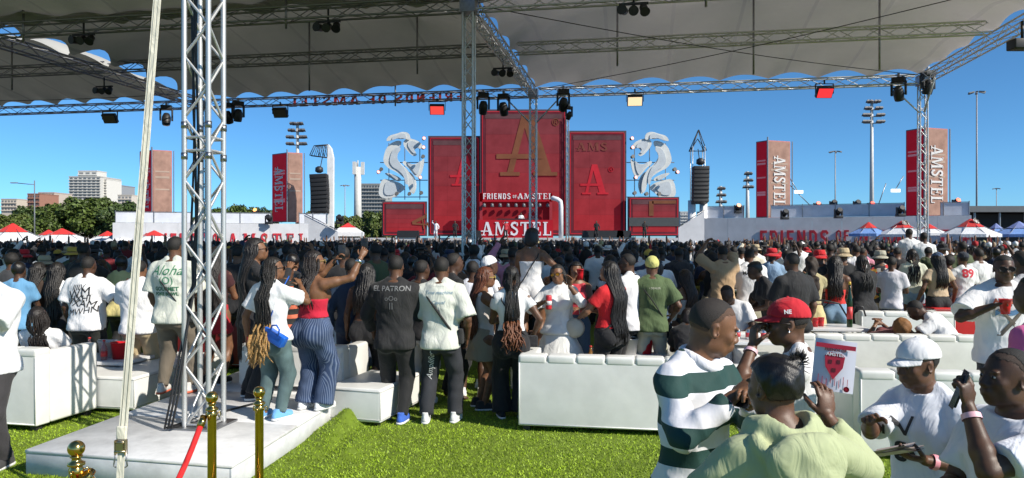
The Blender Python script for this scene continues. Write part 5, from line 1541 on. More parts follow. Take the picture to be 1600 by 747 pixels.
for px, py, d, lb in ((1247, 300, 52, 'small sign arm with white light right of the banner column'), (1398, 298, 50, 'small slanted arm with white light left of the tallest banner')):
    p = at(px, d, py); r = empty('arm_light', p, 0, lb, 'light arm', 'slanted light arms')
    MB().tube((-.6, 0, .5), (.9, 0, -1.0) if px < 1300 else (-1.2, 0, -1.2), .03).tube((.6 if px > 1300 else -.6, 0, 1.0), (0, 0, 0), .03).build('arm', M_DKALU, r); MB().box((0, -.1, 0), (.6, .12, .22)).build('lamp_head', mat('glow', (.9, .85, .75), es=.9), r)

# ------------------------------------------------------------------ buildings
def block(x0, x1, ytop, d, floors, cols, cwall, cwin, label, depth=14, band=True, ybot=372):
    s = d / F; a = at(x0, d); w_ = (x1 - x0) * s; zt = EYE - (ytop - YH) * s; zb = max(0.0, EYE - (ybot - YH) * s)
    r = empty('apartment_block', (a.x + w_ / 2, d, 0), 0, label, 'building', 'distant buildings')
    MB().box((0, depth / 2, zt / 2), (w_, depth, zt)).build('wall', mat('paint', cwall, .8), r)
    MB().box((0, depth / 2, zt + .3), (w_ * 1.02, depth * 1.02, .6)).build('roof', mat('paint', tuple(c * .8 for c in cwall), .8), r)
    fh = (zt - zb) / floors
    for k in range(floors):
        z = zb + fh * (k + .55)
        if band: MB().box((0, -.35, z - fh * .42), (w_ * 1.01, .7, fh * .22)).build('floor_slab', mat('paint', tuple(min(.8, c * 1.12) for c in cwall), .8), r)
        for c in range(cols):
            x = -w_ / 2 + w_ * (c + .5) / cols
            wo = link('window', WIN, r, (x, -.02, z), None, mat('plain', cwin, .25)); wo.scale = (w_ / cols * .62, .1, fh * .46)
    return r
WIN = MB().box((0, 0, 0), (1, 1, 1)).mesh('window', mat('plain', (.1, .1, .1)))
block(108, 157, 277, 420, 12, 7, (.55, .53, .49), (.12, .13, .14), 'tall pale grey apartment block above the left trees', 22, ybot=330)
block(122, 152, 268, 430, 2, 3, (.60, .58, .54), (.2, .2, .2), 'pale roof storey on top of the tall left apartment block', 10, ybot=280)
block(157, 167, 281, 424, 12, 2, (.66, .63, .58), (.25, .24, .22), 'slim cream block adjoining the tall left apartment block', 16, ybot=330)
block(158, 184, 290, 440, 9, 5, (.28, .29, .31), (.08, .09, .1), 'dark grey office block right of the tall apartment block', 20, ybot=330)
block(184, 206, 306, 380, 4, 4, (.58, .52, .45), (.2, .2, .2), 'low cream houses right of the tall apartment block', 14, ybot=330)
block(43, 62, 304, 380, 4, 5, (.33, .16, .11), (.1, .08, .08), 'reddish brown block above the left trees', 16, ybot=330)
block(60, 85, 302, 395, 5, 5, (.50, .42, .36), (.14, .12, .12), 'pinkish cream block beside the reddish brown one', 16, ybot=330)
block(2, 26, 312, 420, 3, 5, (.55, .48, .40), (.18, .17, .16), 'low cream building at the far left edge', 14, ybot=330)
block(27, 40, 316, 430, 3, 3, (.60, .57, .52), (.2, .2, .2), 'small white building left of the reddish brown block', 12, ybot=330)
block(563, 603, 289, 300, 11, 9, (.30, .30, .29), (.07, .08, .09), 'grey slab tower block left of the stage lion', 16, ybot=352)
block(1100, 1119, 331, 420, 5, 7, (.34, .36, .38), (.14, .15, .17), 'low glassy grey block behind the right speaker mast', 16, ybot=355)
block(1063, 1076, 332, 420, 5, 3, (.5, .5, .49), (.2, .2, .21), 'low pale block right of the stage screens', 12, ybot=355)
# dark low pavilion at far right
r = empty('pavilion', at(1560, 62), 0, 'dark low flat roofed pavilion at the far right', 'building')
MB().box((2.6, 5, 4.35), (11.5, 12, .5)).build('roof', mat('paint', (.10, .11, .12), .7), r)
MB().box((2.9, 6, 2.0), (10.5, 9, 4.0)).build('wall', mat('paint', (.03, .03, .032), .8), r)
for k in range(6): strut('column', (-2.4 + k * 2.1, -.6, 0), (-2.4 + k * 2.1, -.6, 4.1), .09, r, M_DKALU)

# ------------------------------------------------------------------ trees
def tree_mesh(seed, nl, rx, rz, leaf, c):
    r = np.random.default_rng(seed); nc = 46
    cc = r.normal(size=(nc, 3)); cc /= np.linalg.norm(cc, axis=1)[:, None]; cc *= (r.random(nc) ** .4)[:, None] * np.array([rx, rx, rz]) * .82; cc[:, 2] = np.where(cc[:, 2] < -rz * .5, cc[:, 2] * .5, cc[:, 2])
    ci = r.integers(0, nc, nl); o = r.normal(size=(nl, 3)); o /= np.linalg.norm(o, axis=1)[:, None]
    P = cc[ci] + o * (rx * .26 * (.55 + .45 * r.random(nl)))[:, None]
    n = o * .8 + r.normal(size=(nl, 3)) * .6 + np.array([0, 0, .35]); n /= np.linalg.norm(n, axis=1)[:, None]
    t = np.cross(n, r.normal(size=(nl, 3))); t /= np.linalg.norm(t, axis=1)[:, None]; b = np.cross(n, t)
    sz_ = leaf * (.6 + .8 * r.random(nl))[:, None]
    V = np.stack([P - t * sz_, P - b * sz_ * .5, P + t * sz_, P + b * sz_ * .55], 1).reshape(-1, 3)
    Q = np.arange(nl * 4).reshape(nl, 4)
    return mesh_np('crown', V, Q, mat('leaf', c), False)
TM = [tree_mesh(i, 9000, 4.2, 3.6, .30, c) for i, c in enumerate(((.070, .105, .016), (.095, .125, .022), (.052, .085, .018)))]
trk = MB()
trk.path([(0, 0, 0), (.1, 0, 1.4), (0, .1, 2.6), (.1, 0, 4.2)], [.35, .28, .22, .1], 8)
for a in range(6): trk.path([(0, 0, 2.0), (math.cos(a) * 1.2, math.sin(a * 1.7) * 1.2, 3.6), (math.cos(a) * 2.6, math.sin(a * 1.7) * 2.4, 5.4)], [.16, .1, .03], 6)
TRK = trk.mesh('trunk', mat('paint', (.10, .075, .055), .9))
def tree(px, d, ytop, wpx, k, label):
    s = d / F; r = empty('tree', at(px, d), rng.uniform(0, 6), label, 'tree', 'background trees')
    h = EYE - (ytop - YH) * s; w_ = wpx * s
    link('trunk', TRK, r).scale = (h / 8.4, h / 8.4, h / 8.4)
    c = link('crown', TM[k % 3], r, (0, 0, h * .56)); c.scale = (w_ / 7.2, w_ / 7.2, h * .44 / 3.7)
for a in ((12, 112, 327, 70, 1, 'yellowish green tree nearest the left picture edge'), (52, 118, 320, 66, 2, 'dark green tree behind the street lamp'), (100, 116, 313, 78, 0, 'rounded dark green tree below the reddish brown block'), (142, 118, 304, 88, 0, 'tallest rounded green tree below the tall apartment block'), (188, 114, 313, 70, 2, 'rounded green tree left of the white strap'), (225, 122, 322, 60, 1, 'green tree behind the white strap'), (30, 108, 338, 60, 1, 'low light green tree above the leftmost parasol'), (285, 126, 326, 52, 1, 'yellow green tree behind the nearest truss tower'), (335, 124, 322, 60, 0, 'green tree just left of the nearest truss tower right edge'), (378, 120, 317, 58, 0, 'rounded green tree right of the nearest truss tower'), (412, 124, 322, 44, 2, 'dark tree left of the lettered banner column'), (485, 120, 322, 40, 1, 'tree between the banner column and the speaker mast'), (545, 105, 330, 46, 1, 'light green tree below the antenna mast'), (585, 100, 327, 46, 0, 'green tree below the grey slab tower block'), (600, 96, 340, 36, 1, 'low green bush left of the lowest left screen'), (1070, 110, 346, 24, 1, 'small green tree right of the stage screens'), (60, 110, 338, 56, 0, 'low green tree behind the second parasol')):
    tree(*a)
print('far')
# ------------------------------------------------------------------ platform
r = empty('platform', (0, 0, 0), 0, 'low white painted deck under the nearest truss tower', 'platform')
fl = Vector((-3.96, 5.93)); fr = Vector((-2.12, 5.53)); dv = Vector((math.sin(R(7)), math.cos(R(7))))
PL = 3.6; bl, br = fl + dv * PL, fr + dv * PL
mdeck = mat('paint', (.70, .70, .70), .55, sc=4.5, lo=.72)
def slab(name, pts, z0, z1, m, parent, bevel=.004):
    n = len(pts); mb = MB().poly([(p.x, p.y, z0) for p in pts] + [(p.x, p.y, z1) for p in pts], [tuple(range(n))[::-1], tuple(range(n, 2 * n))] + [(i, (i + 1) % n, n + (i + 1) % n, n + i) for i in range(n)])
    return mb.build(name, m, parent, bevel, 1)
for k in range(3):
    a0, a1 = k / 3, (k + 1) / 3; e = .0015
    slab('deck_board', [fl.lerp(bl, a0 + e), fr.lerp(br, a0 + e), fr.lerp(br, a1 - e), fl.lerp(bl, a1 - e)], .172, .20, mdeck, r)
ins = .012
def inset(p, c): return p + (c - p).normalized() * ins
cc = (fl + fr + bl + br) / 4
q = [inset(p, cc) for p in (fl, fr, br, bl)]
for i in range(4):
    a, b = q[i], q[(i + 1) % 4]; n = Vector(((b - a).y, -(b - a).x)).normalized()
    slab('fascia', [a, b, b - n * .018, a - n * .018], .002, .170, mat('paint', (.62, .63, .64), .6, sc=5, lo=.75), r, .002)

# ------------------------------------------------------------------ sofas
def sofa(px_or_xy, rz, w_, dep, h, label, m=M_WHITE, z=0.0, arms=(1, 1), back=True, seat=.42, group='white lounge sofas', tuft=6, anchor='fl'):
    x, y = px_or_xy
    R3 = Matrix.Rotation(rz, 3, 'Z')
    off = {'fl': (w_ / 2, dep / 2), 'fr': (-w_ / 2, dep / 2), 'c': (0, 0)}[anchor]
    c = Vector((x, y, z)) + R3 @ Vector((off[0], off[1], 0))
    r = empty('sofa', c, rz, label, 'sofa', group)
    ft = .055
    for sx_ in (-1, 1):
        for sy_ in (-1, 1): MB().box((sx_ * (w_ / 2 - .08), sy_ * (dep / 2 - .08), ft / 2), (.07, .07, ft)).build('foot', M_BLACKM, r)
    aw = .14; bt = .17
    y0 = -dep / 2 + (bt if back else 0); x0 = -w_ / 2 + (aw if arms[0] else 0); x1 = w_ / 2 - (aw if arms[1] else 0)
    MB().box(((x0 + x1) / 2, (y0 + dep / 2) / 2, (ft + seat - .13) / 2 + ft / 2), (x1 - x0 - .004, dep / 2 - y0 - .004, seat - .13 - ft)).build('base', m, r, .015)
    n = max(1, round((x1 - x0) / .62))
    for k in range(n):
        MB().box((x0 + (x1 - x0) * (k + .5) / n, (y0 + dep / 2) / 2, seat - .062), ((x1 - x0) / n - .006, dep / 2 - y0 - .006, .125)).build('seat_cushion', m, r, .03, 3)
    if back:
        MB().box((0, -dep / 2 + bt / 2, (h - .06 + ft) / 2), (w_, bt, h - .06 - ft)).build('backrest', m, r, .018, 3)
        for k in range(tuft):
            MB().box((-w_ / 2 + w_ * (k + .5) / tuft, -dep / 2 + bt / 2 + .002, h - .045), (w_ / tuft - .002, bt + .012, .09)).build('tufted_pad', m, r, .03, 3)
        for sx_ in (-1, 1): MB().tube((sx_ * (w_ / 2 - .012), -dep / 2 - .001, ft + .02), (sx_ * (w_ / 2 - .012), -dep / 2 - .001, h - .08), .006, n=6).build('piping', m, r)
        MB().tube((-w_ / 2 + .02, -dep / 2 - .001, ft + .016), (w_ / 2 - .02, -dep / 2 - .001, ft + .016), .006, n=6).build('piping', m, r)
    for sg, on in ((-1, arms[0]), (1, arms[1])):
        if on: MB().box((sg * (w_ / 2 - aw / 2), (y0 + dep / 2) / 2 + .002, (h - .04 + ft) / 2), (aw, dep / 2 - y0 - .008, h - .04 - ft)).build('arm', m, r, .03, 3)
    return r
def ottoman(xy, rz, w_, dep, h, label, m=M_WHITE, z=0.0, group='white lounge ottomans'):
    R3 = Matrix.Rotation(rz, 3, 'Z'); c = Vector((xy[0], xy[1], z)) + R3 @ Vector((-w_ / 2, dep / 2, 0))
    r = empty('ottoman', c, rz, label, 'ottoman', group)
    for sx_ in (-1, 1):
        for sy_ in (-1, 1): MB().box((sx_ * (w_ / 2 - .07), sy_ * (dep / 2 - .07), .02), (.05, .05, .04)).build('foot', M_BLACKM, r)
    MB().box((0, 0, (h + .04) / 2), (w_, dep, h - .04)).build('cushion', m, r, .028, 4)
    mb = MB(); e = .012
    for z0 in (.07, h - .03):
        a, b = w_ / 2 - e, dep / 2 - e
        pts = [(-a, -b - e, z0), (a, -b - e, z0), (a + e, -b, z0), (a + e, b, z0), (a, b + e, z0), (-a, b + e, z0), (-a - e, b, z0), (-a - e, -b, z0), (-a, -b - e, z0)]
        mb.path(pts, .005, 5)
    for sx_ in (-1, 1): mb.tube((sx_ * (w_ / 2 - .008), -dep / 2 + .006, .07), (sx_ * (w_ / 2 - .008), -dep / 2 + .006, h - .03), .005, n=5)
    mb.build('piping', mat('vinyl', (.5, .5, .48)), r)
    return r
GZ = -TH
sofa((.06, 7.27), R(-9), 1.72, .82, .76, 'white tufted sofa seen from behind at the centre of the lawn')
sofa((-4.70, 7.22), R(-12), 1.7, .80, .82, 'white sofa at the left edge with a truss shadow on its end', anchor='fr')
ottoman((-4.12, 7.97), R(-9), 1.0, 1.75, .40, 'long white bench between the left sofa and the platform')
ottoman((-1.33, 7.40), R(-16), .62, 1.0, .385, 'white square ottoman beside the turf fold and man in black')
sofa((-1.86, 8.05), R(-10), 1.25, .78, .52, 'white sofa on the platform behind the two women', z=.205, anchor='fr', seat=.32, tuft=4)
sofa((2.72, 8.95), R(-6), 2.9, .85, .76, 'long white sofa seen from behind right of the red cap', tuft=9)
sofa((3.02, 6.35), R(-7), 2.1, .85, .77, 'white sofa seen from behind at the lower right behind the white cap', tuft=7)
sofa((4.0, 11.9), R(-8), 1.0, .8, .74, 'white armchair sofa behind the seated woman with golden braids', tuft=3)
sofa((5.35, 11.2), R(-8), 1.35, .8, .80, 'white sofa beyond the golden braided head', tuft=4)
sofa((6.2, 13.2), R(170), 2.2, .8, .75, 'white sofa facing the camera beyond the golden braided head', tuft=4, anchor='c')
sofa((4.75, 9.9), R(-8), 1.5, .8, .60, 'low white sofa by the bowing bald man', tuft=4)
sofa((1.95, 9.6), R(-8), 1.0, .8, .74, 'white sofa left of the long sofa, behind the striped shirt', tuft=3)
sofa((1.95, 11.6), R(-8), 1.4, .8, .74, 'white sofa right of the man in the green shirt', tuft=4)
sofa((2.3, 8.1), R(82), 1.3, .8, .66, 'white sofa turned sideways between striped shirt and red cap', tuft=3, anchor='c')
ottoman((3.3, 7.7), R(-8), .8, .8, .42, 'white ottoman before the long sofa behind the red cap')
MR = mat('vinyl', (.55, .02, .02))
for x, y, w_, h_, lb in ((6.9, 13.6, .75, .72, 'red cube seat left of the denim shorts woman'), (7.8, 13.2, 1.0, .74, 'red seat behind the woman in tan top'), (7.95, 12.2, .85, .74, 'red seat right of the woman in tan top'), (8.5, 13.8, 1.0, .70, 'red seat behind the woman in blue jeans'), (-3.5, 10.6, 1.6, .95, 'dark red counter behind the white T-shirt man at left')):
    o = ottoman((x, y), R(-8), w_, .7, h_, lb, MR if x > 0 else mat('vinyl', (.20, .012, .015)), group='red seats')
# ------------------------------------------------------------------ strap
r = empty('ratchet_strap', (-2.6, 5.2, 0), 0, 'white tie down strap slanting up past the nearest tower', 'strap')
A = at(186, 4.9, 760); B = at(190.5, 4.95, 690); C = at(249, 5.5, -40)
C = B + (C - B) * 1.9
def ribbon(a, b, w_, t=.004):
    d = (b - a).normalized(); s = d.cross(Vector((0, 1, 0))).normalized() * w_ / 2; n = s.cross(d).normalized() * t
    return MB().poly([a - s - n, a + s - n, b + s - n, b - s - n, a - s + n, a + s + n, b + s + n, b - s + n], [(0, 1, 2, 3), (7, 6, 5, 4), (0, 4, 5, 1), (1, 5, 6, 2), (2, 6, 7, 3), (3, 7, 4, 0)])
MST = mat('fabric', (.66, .63, .52))
G0 = Vector((A.x, 4.88, .01))
w1 = ribbon(B, C, .056).build('webbing', MST, r); w1.location = -r.location
w2 = ribbon(G0, B + Vector((0, 0, .02)), .046).build('webbing', MST, r); w2.location = -r.location
for off in (-.014, .014):
    d_ = (C - B).normalized(); s_ = d_.cross(Vector((0, 1, 0))).normalized()
    o = MB().tube(B + s_ * off + Vector((0, -.006, 0)), C + s_ * off + Vector((0, -.006, 0)), .0018, n=4).build('stitch_line', mat('fabric', (.45, .43, .36)), w1)
mb = MB()
for sg in (-1, 1): mb.box(B + Vector((sg * .034, -.015, -.035)), (.006, .035, .10))
mb.tube(B + Vector((-.036, -.02, 0)), B + Vector((.036, -.02, 0)), .012).tube(B + Vector((-.036, -.03, -.06)), B + Vector((.036, -.03, -.06)), .008).box(B + Vector((0, -.03, -.03)), (.05, .008, .05))
k = mb.build('ratchet', mat('metal', (.55, .45, .3), .35), r); k.location = -r.location
mb = MB().box(B + Vector((0, -.004, .06)), (.068, .02, .09)); k = mb.build('webbing_roll', MST, r, .008); k.location = -r.location
mb = MB()
for sg in (-1, 1): mb.path([B + Vector((sg * .036, -.01, -.05)), B + Vector((sg * .04, -.02, -.12)), B + Vector((sg * .046, -.02, -.16)), B + Vector((sg * .03, -.02, -.17))], .005, 5)
k = mb.build('hook', M_DKALU, r); k.location = -r.location
# cables down the tower
for i, (dx, dy) in enumerate(((-.02, -.02), (.015, -.045), (-.05, .02))):
    b = gp(0, -21.2); pts = [(b.x + dx - .07, b.y + dy, 7.2)] + [(b.x + dx + .02 * math.sin(k * 1.7 + i) - .06, b.y + dy + .015 * math.cos(k * 2 + i), 7.0 - k * .55) for k in range(11)] + [(b.x - .14 - .03 * i, b.y - .20, .55), (b.x - .20 - .03 * i, b.y - .22, .23), (b.x - .1, b.y + .3, .215), (b.x + .2, b.y + .9, .212)]
    tag(MB().path(pts, .011, 6).build('cable', M_BLACKM), ['black cable hanging inside the nearest tower, left one', 'black cable hanging inside the nearest tower, front one', 'black cable hanging inside the nearest tower, rear one'][i], 'cable', 'tower cables')

# ------------------------------------------------------------------ stanchions
def stanchion(px, ytop, label):
    d = (EYE - 1.01) * F / (ytop - YH); p = at(px, d)
    r = empty('stanchion', p, 0, label, 'stanchion', 'brass rope stanchions')
    MB().lathe([(.16, 0), (.16, .012), (.10, .03), (.03, .05)]).build('base', M_GOLD, r)
    MB().lathe([(.0255, .03), (.0255, .86), (.030, .865), (.030, .885), (.0255, .89), (.0255, .90)]).build('post', M_GOLD, r)
    MB().lathe([(.0255, .898), (.036, .902), (.036, .912), (.022, .920), (.017, .932), (.026, .938), (.026, .944), (.015, .948)] + [(max(.0005, .036 * math.sin(t)), .976 - .036 * math.cos(t)) for t in [math.pi * (.14 + .86 * i / 10) for i in range(11)]]).build('finial', M_GOLD, r)
    for a in range(3):
        o = MB().path([(.026, 0, .875), (.045, 0, .885), (.05, 0, .872), (.045, 0, .858), (.034, 0, .86)], .004, 6).build('rope_ring', M_GOLD, r); o.rotation_euler = (0, 0, a * 2.1 + .6)
    return p
pa = stanchion(331, 612, 'brass stanchion with red rope standing left of the blue jeans woman')
pb = stanchion(405, 604, 'brass stanchion in front of the teal jeans woman')
pc = stanchion(119, 689, 'nearest brass stanchion at the lower left')
def rope(a, b, sag, label, m):
    pts = [Vector(a).lerp(Vector(b), t / 16) - Vector((0, 0, sag * math.sin(math.pi * t / 16))) for t in range(17)]
    r = MB().path(pts, .0165, 10).build('rope', m); tag(r, label, 'rope', 'red stanchion ropes')
    for p, q in ((pts[0], pts[1]), (pts[-1], pts[-2])):
        d = (q - p).normalized(); MB().tube(p - d * .02, p + d * .05, .021, n=12).build('end_cap', M_GOLD, r)
MVR = mat('fabric', (.60, .01, .012), .8)
rope(pa + Vector((-.045, -.02, .85)), pc + Vector((.05, .0, .85)), .36, 'red velvet rope slung between the two left stanchions', MVR)
rope(pc + Vector((.04, .03, .85)), pc + Vector((.10, -1.5, .85)), .3, 'dark red rope falling from the nearest stanchion towards the camera', mat('fabric', (.35, .012, .012), .8))

# ------------------------------------------------------------------ tables and drinks
def table(x, y, h, w_, dd, label, rz=0):
    r = empty('low_table', (x, y, 0), rz, label, 'table', 'white low tables')
    MB().box((0, 0, h - .02), (w_, dd, .04)).build('table_top', mat('paint', (.72, .72, .72), .3), r, .006)
    for sx_ in (-1, 1):
        for sy_ in (-1, 1): strut('leg', (sx_ * (w_ / 2 - .05), sy_ * (dd / 2 - .05), 0), (sx_ * (w_ / 2 - .05), sy_ * (dd / 2 - .05), h - .04), .02, r, M_ALU)
_n = [0]
def cup(p, label, c=(.55, .012, .02), h=.12, r1=.034, r2=.045, rx=0, ry=0, group='red plastic cups'):
    o = MB().lathe([(.0, 0.004), (r1, 0), (r1 + (r2 - r1) * .5, h * .5), (r2, h), (r2 + .003, h), (r2 + .003, h - .006), (r2 - .003, h - .008), (r1 - .003, .008), (0, .008)], n=20).build('cup', mat('paint', c, .35)); o.location = p; o.rotation_euler = (rx, ry, 0); tag(o, label, 'cup', group)
    return o
def bottle(p, label, c=(.03, .12, .03), h=.30, cap=(.5, .02, .02), group='bottles on the tables'):
    r = MB().lathe([(.0, 0), (.035, 0), (.037, .01), (.037, h * .55), (.028, h * .68), (.015, h * .8), (.0145, h * .97), (.0, h * .97)], n=16).build('bottle', mat('glass', c, tr=.6)); r.location = p; tag(r, label, 'bottle', group)
    MB().lathe([(.017, h * .93), (.017, h), (.0, h)], n=12).build('bottle_cap', mat('paint', cap, .4), r)
    MB().lathe([(.0378, h * .18), (.0378, h * .45)], n=16).build('bottle_label', mat('paint', (.6, .05, .05), .5), r)
def bucket(p, label, c, group='ice buckets'):
    r = MB().lathe([(.0, .006), (.085, 0), (.11, .20), (.116, .20), (.116, .19), (.106, .19), (.082, .012), (0, .012)], n=24).build('ice_bucket', mat('paint', c, .35)); r.location = p; tag(r, label, 'bucket', group)
    MB().path([(.112, 0, .17), (.13, 0, .20), (.06, -.09, .225), (0, -.115, .23), (-.06, -.09, .225), (-.13, 0, .2), (-.112, 0, .17)], .004, 5).build('bucket_handle', M_ALU, r)
table(-5.05, 9.0, .46, 1.1, .7, 'white low table with buckets behind the left sofa', R(-9))
bucket((-4.95, 8.95, .462), 'white ice bucket on the table behind the left sofa', (.66, .65, .63)); bucket((-4.74, 8.85, .462), 'red ice bucket on the table behind the left sofa', (.6, .015, .02))
bottle((-5.10, 8.82, .462), 'clear red labelled bottle left on the table behind the left sofa', (.5, .3, .3), .26); bottle((-4.88, 8.74, .462), 'clear red labelled bottle before the red ice bucket', (.55, .3, .3), .24)
table(1.5, 9.35, .46, 1.0, .6, 'white low table beyond the central sofa', R(-9))
bucket((1.48, 9.2, .462), 'white ice bucket beyond the right end of the central sofa', (.66, .65, .63)); bucket((1.68, 9.25, .462), 'red ice bucket beyond the right end of the central sofa', (.6, .015, .02))
bottle((.98, 9.1, .30), 'amber bottle standing between the two women behind the sofa', (.4, .2, .05), .28); table(.98, 9.1, .30, .3, .3, 'small low stand under the amber bottle')
table(4.2, 10.15, .70, 1.3, .6, 'white table with red cups beyond the long sofa', R(-6))
for i, dx in enumerate((-.16, -.07, .02, .12)): cup((4.15 + dx, 10.05 + .05 * (i % 2), .702), ['first', 'second', 'third', 'fourth'][i] + ' red cup from the left in the row beyond the long sofa')
bottle((4.62, 10.0, .702), 'tall green bottle with yellow neck among the red cups', (.02, .06, .02), .62, (.6, .4, .03))
o = MB().path([(4.62, 10.02, .8), (4.5, 10.05, 1.02), (4.3, 10.1, 1.06), (4.0, 10.2, 1.05), (3.5, 10.3, 1.06)], .012, 6).path([(4.62, 10.02, .8), (4.70, 10.0, 1.0), (4.80, 10.0, .98), (4.84, 10.0, .85)], .012, 6).build('hose', M_BLACKM); tag(o, 'black pipe hose curving from the tall bottle behind the long sofa', 'hose')
table(2.85, 8.55, .74, 1.0, .5, 'white table with cans behind the red cap', R(-5))
for i, (dx, dy) in enumerate(((0, 0), (.08, .05), (.17, -.02), (.25, .06), (-.12, .02))):
    c = MB().lathe([(.0, 0), (.026, 0), (.033, .008), (.033, .105), (.026, .118), (.0, .116)], n=16).build('drink_can', mat('metal', (.6, .6, .62), .3)); c.location = (2.75 + dx, 8.5 + dy, .742); tag(c, ['leftmost silver can behind the red cap', 'second silver can behind the red cap', 'third silver can behind the red cap', 'rightmost silver can behind the red cap', 'separate silver can at the table end behind the red cap'][(i + 1) % 5 if i < 4 else 0] if False else ['silver drink can beside others on the table behind the red cap'][0], 'can', 'silver cans behind the red cap')
    MB().lathe([(.0335, .03), (.0335, .08)], n=16).build('can_band', mat('paint', (.6, .05, .06), .4), c)
print('furniture')
# ------------------------------------------------------------------ held and worn things
W_ = (.74, .74, .75); BK = (.013, .013, .015); DN = (.05, .09, .15)
def wpt(o, v): 
    rz = o['root'].rotation_euler.z; c, s_ = math.cos(rz), math.sin(rz); l = o['root'].location
    return Vector((l.x + v[0] * c - v[1] * s_, l.y + v[0] * s_ + v[1] * c, l.z + v[2]))
def palm(o, sd, f=.09, n=.03):
    W, d, nn, sg = o['s']['hand' + sd]; return W + d * f + nn * n
def phone(p, label, rz=0, rx=0, sc=1.0):
    o = MB().box((0, 0, 0), (.074 * sc, .009, .155 * sc)).build('phone', mat('plain', (.02, .02, .022), .25), None, .004); o.location = p; o.rotation_euler = (rx, 0, rz)
    MB().box((.018, -.006, .055), (.026, .004, .03)).build('camera_bump', mat('plain', (.03, .03, .03), .2), o)
    MB().box((0, .005, 0), (.068, .001, .148)).build('phone_screen', mat('plain', (.05, .06, .08), .1), o)
    tag(o, label, 'phone', 'phones held up'); return o
def decal(o, txt, size, x, z, c, key='top', back=True, shear=0.0, bold=0.0, rot_=0.0):
    tgt = o[key]; me = tgt.data
    n = len(me.vertices); co = np.empty(n * 3, np.float32); me.vertices.foreach_get('co', co)
    bv = BVHTree.FromPolygons([tuple(v) for v in co.reshape(-1, 3)], [tuple(p.vertices) for p in me.polygons])
    tm = text_mesh(txt, size, 0, bold, 'CENTER', shear)
    bm = bmesh.new(); bm.from_mesh(tm); bmesh.ops.triangulate(bm, faces=bm.faces[:]); bmesh.ops.subdivide_edges(bm, edges=[e for e in bm.edges if e.calc_length() > size * .35], cuts=1); bmesh.ops.triangulate(bm, faces=bm.faces[:])
    sg = 1 if back else -1; cr_, sr_ = math.cos(rot_), math.sin(rot_); last = 0.0
    for v in bm.verts:
        X = (v.co.x * cr_ - v.co.y * sr_) * sg + x; Z = v.co.x * sr_ + v.co.y * cr_ + z
        h = bv.ray_cast(Vector((X, -1.0 * sg, Z)), Vector((0, sg, 0)))
        y = h[0].y if h[0] is not None else last
        last = y; v.co = Vector((X, y - .004 * sg, Z))
    if not back: pass
    bm.to_mesh(tm); bm.free()
    tm.materials.clear(); tm.materials.append(mat('plain', c, .7))
    return link('print', tm, o['root']) if tgt is None else link('print', tm, tgt)
def strap_bag(o, c, side=1, bag=True, bz=-.02, name='shoulder_bag', bs=(.16, .07, .12), hw=.014):
    """crossbody strap wrapped round the torso, with its bag at the hip"""
    s = o['s']; H = o['p']['H']; mb = MB(); pts = []; R0 = np.array(s['rows'])
    for k in range(25):
        t = k / 24 * 2 * math.pi
        f = (math.cos(t) + 1) / 2; h = (.02 + .295 * f) * H
        rx = np.interp(h, R0[:, 0], R0[:, 3]) + .028; ry = np.interp(h, R0[:, 0], R0[:, 4]) + .030
        if f > .9: rx *= .9
        pts.append(s['tp'](0, 0, 0) + s['M'] @ V3(side * (-math.cos(t)) * rx * .92, math.sin(t) * ry * 1.08 + .004, h))
    mb.path(pts, hw * .55, 6)
    g = mb.build(name, mat('fabric', c), o['root'])
    if bag:
        p = s['O'] + s['M'] @ V3(side * .125 * H, -.02, bz * H)
        b = MB().box((0, 0, 0), bs).build('bag_body', mat('fabric', c), g, .02, 3); b.location = p
def wristband(o, sd, c=(.75, .3, .4)):
    s = o['s']; W = s['W' + sd]; d = s['hand' + sd][1]; E = s['E' + sd]; u = Vector(unit(W - E)); p = Vector(W) - u * .035
    mb = MB(); rr = .0155 * o['p']['H'] + .010
    mb.tube(p - u * .010, p + u * .010, rr, rr * .97, n=16, cap=False); mb.build('wristband', mat('plain', c, .5), o['root'])
PPL = []
def person(label, px, d, yaw, p, vox=.016, z0=0.0, short=None):
    X = (px - 800) / F * d
    p.setdefault('seed', len(PPL) * 1.37 + .5)
    p.setdefault('hair', {'t': 'short'})
    o = make_person('person', label, (X, d, z0), yaw, p, 'named people near the sofas' if False else None, vox)
    PPL.append((px, d, short or label, o)); return o
T = lambda t, c=(.011, .009, .008), **k: dict(t=t, c=c, **k)

# ------------------------------------------------------------------ foreground people
gr = (.010, .048, .042)
o = person('man in green and white striped rugby shirt looking down at his hands', 1078, 3.15, -138, dict(H=1.69, sk=3, w=.96, lean=4, head=(46, 14, 0), armL=((.045, .175, .27), (-.9, -.2, -1)), armR=((.095, .16, .285), (1, -.2, -.9)), curlL=.7, curlR=.8, gaze=(0, 1, -.5), hair=T('short', (.022, .016, .013), g=.0015),
    top=dict(t='long', sl=1.90, g=.018, m=mat('stripes', (.70, .70, .74), period=.158, off=.80, c2=gr, duty=.47), loose=.35, hem=-.10, wr=.010), bottom=T('jeans', (.02, .025, .04)), shoes=[W_]), .0055, short='the striped shirt man')
V, Q = sdf_mesh([Ell(o['s']['neck'] + o['s']['M'] @ V3(math.sin(a) * .072, math.cos(a) * .068 + .006, .012 + .010 * (1 - math.cos(a)) - .03 * max(0, math.cos(a)) ** 2), (.020, .020, .024), .02) for a in np.linspace(0, 2 * math.pi, 18, endpoint=False)], .007)
link('collar', mesh_np('collar', V, Q, mat('fabric', (.72, .72, .76))), o['root'])
wristband(o, 'L', (.75, .72, .74)); wristband(o, 'R', (.6, .2, .28))
phone(wpt(o, palm(o, 'R', .07, .035)), 'dark phone in the hands of the striped shirt man', R(-60), R(-50))
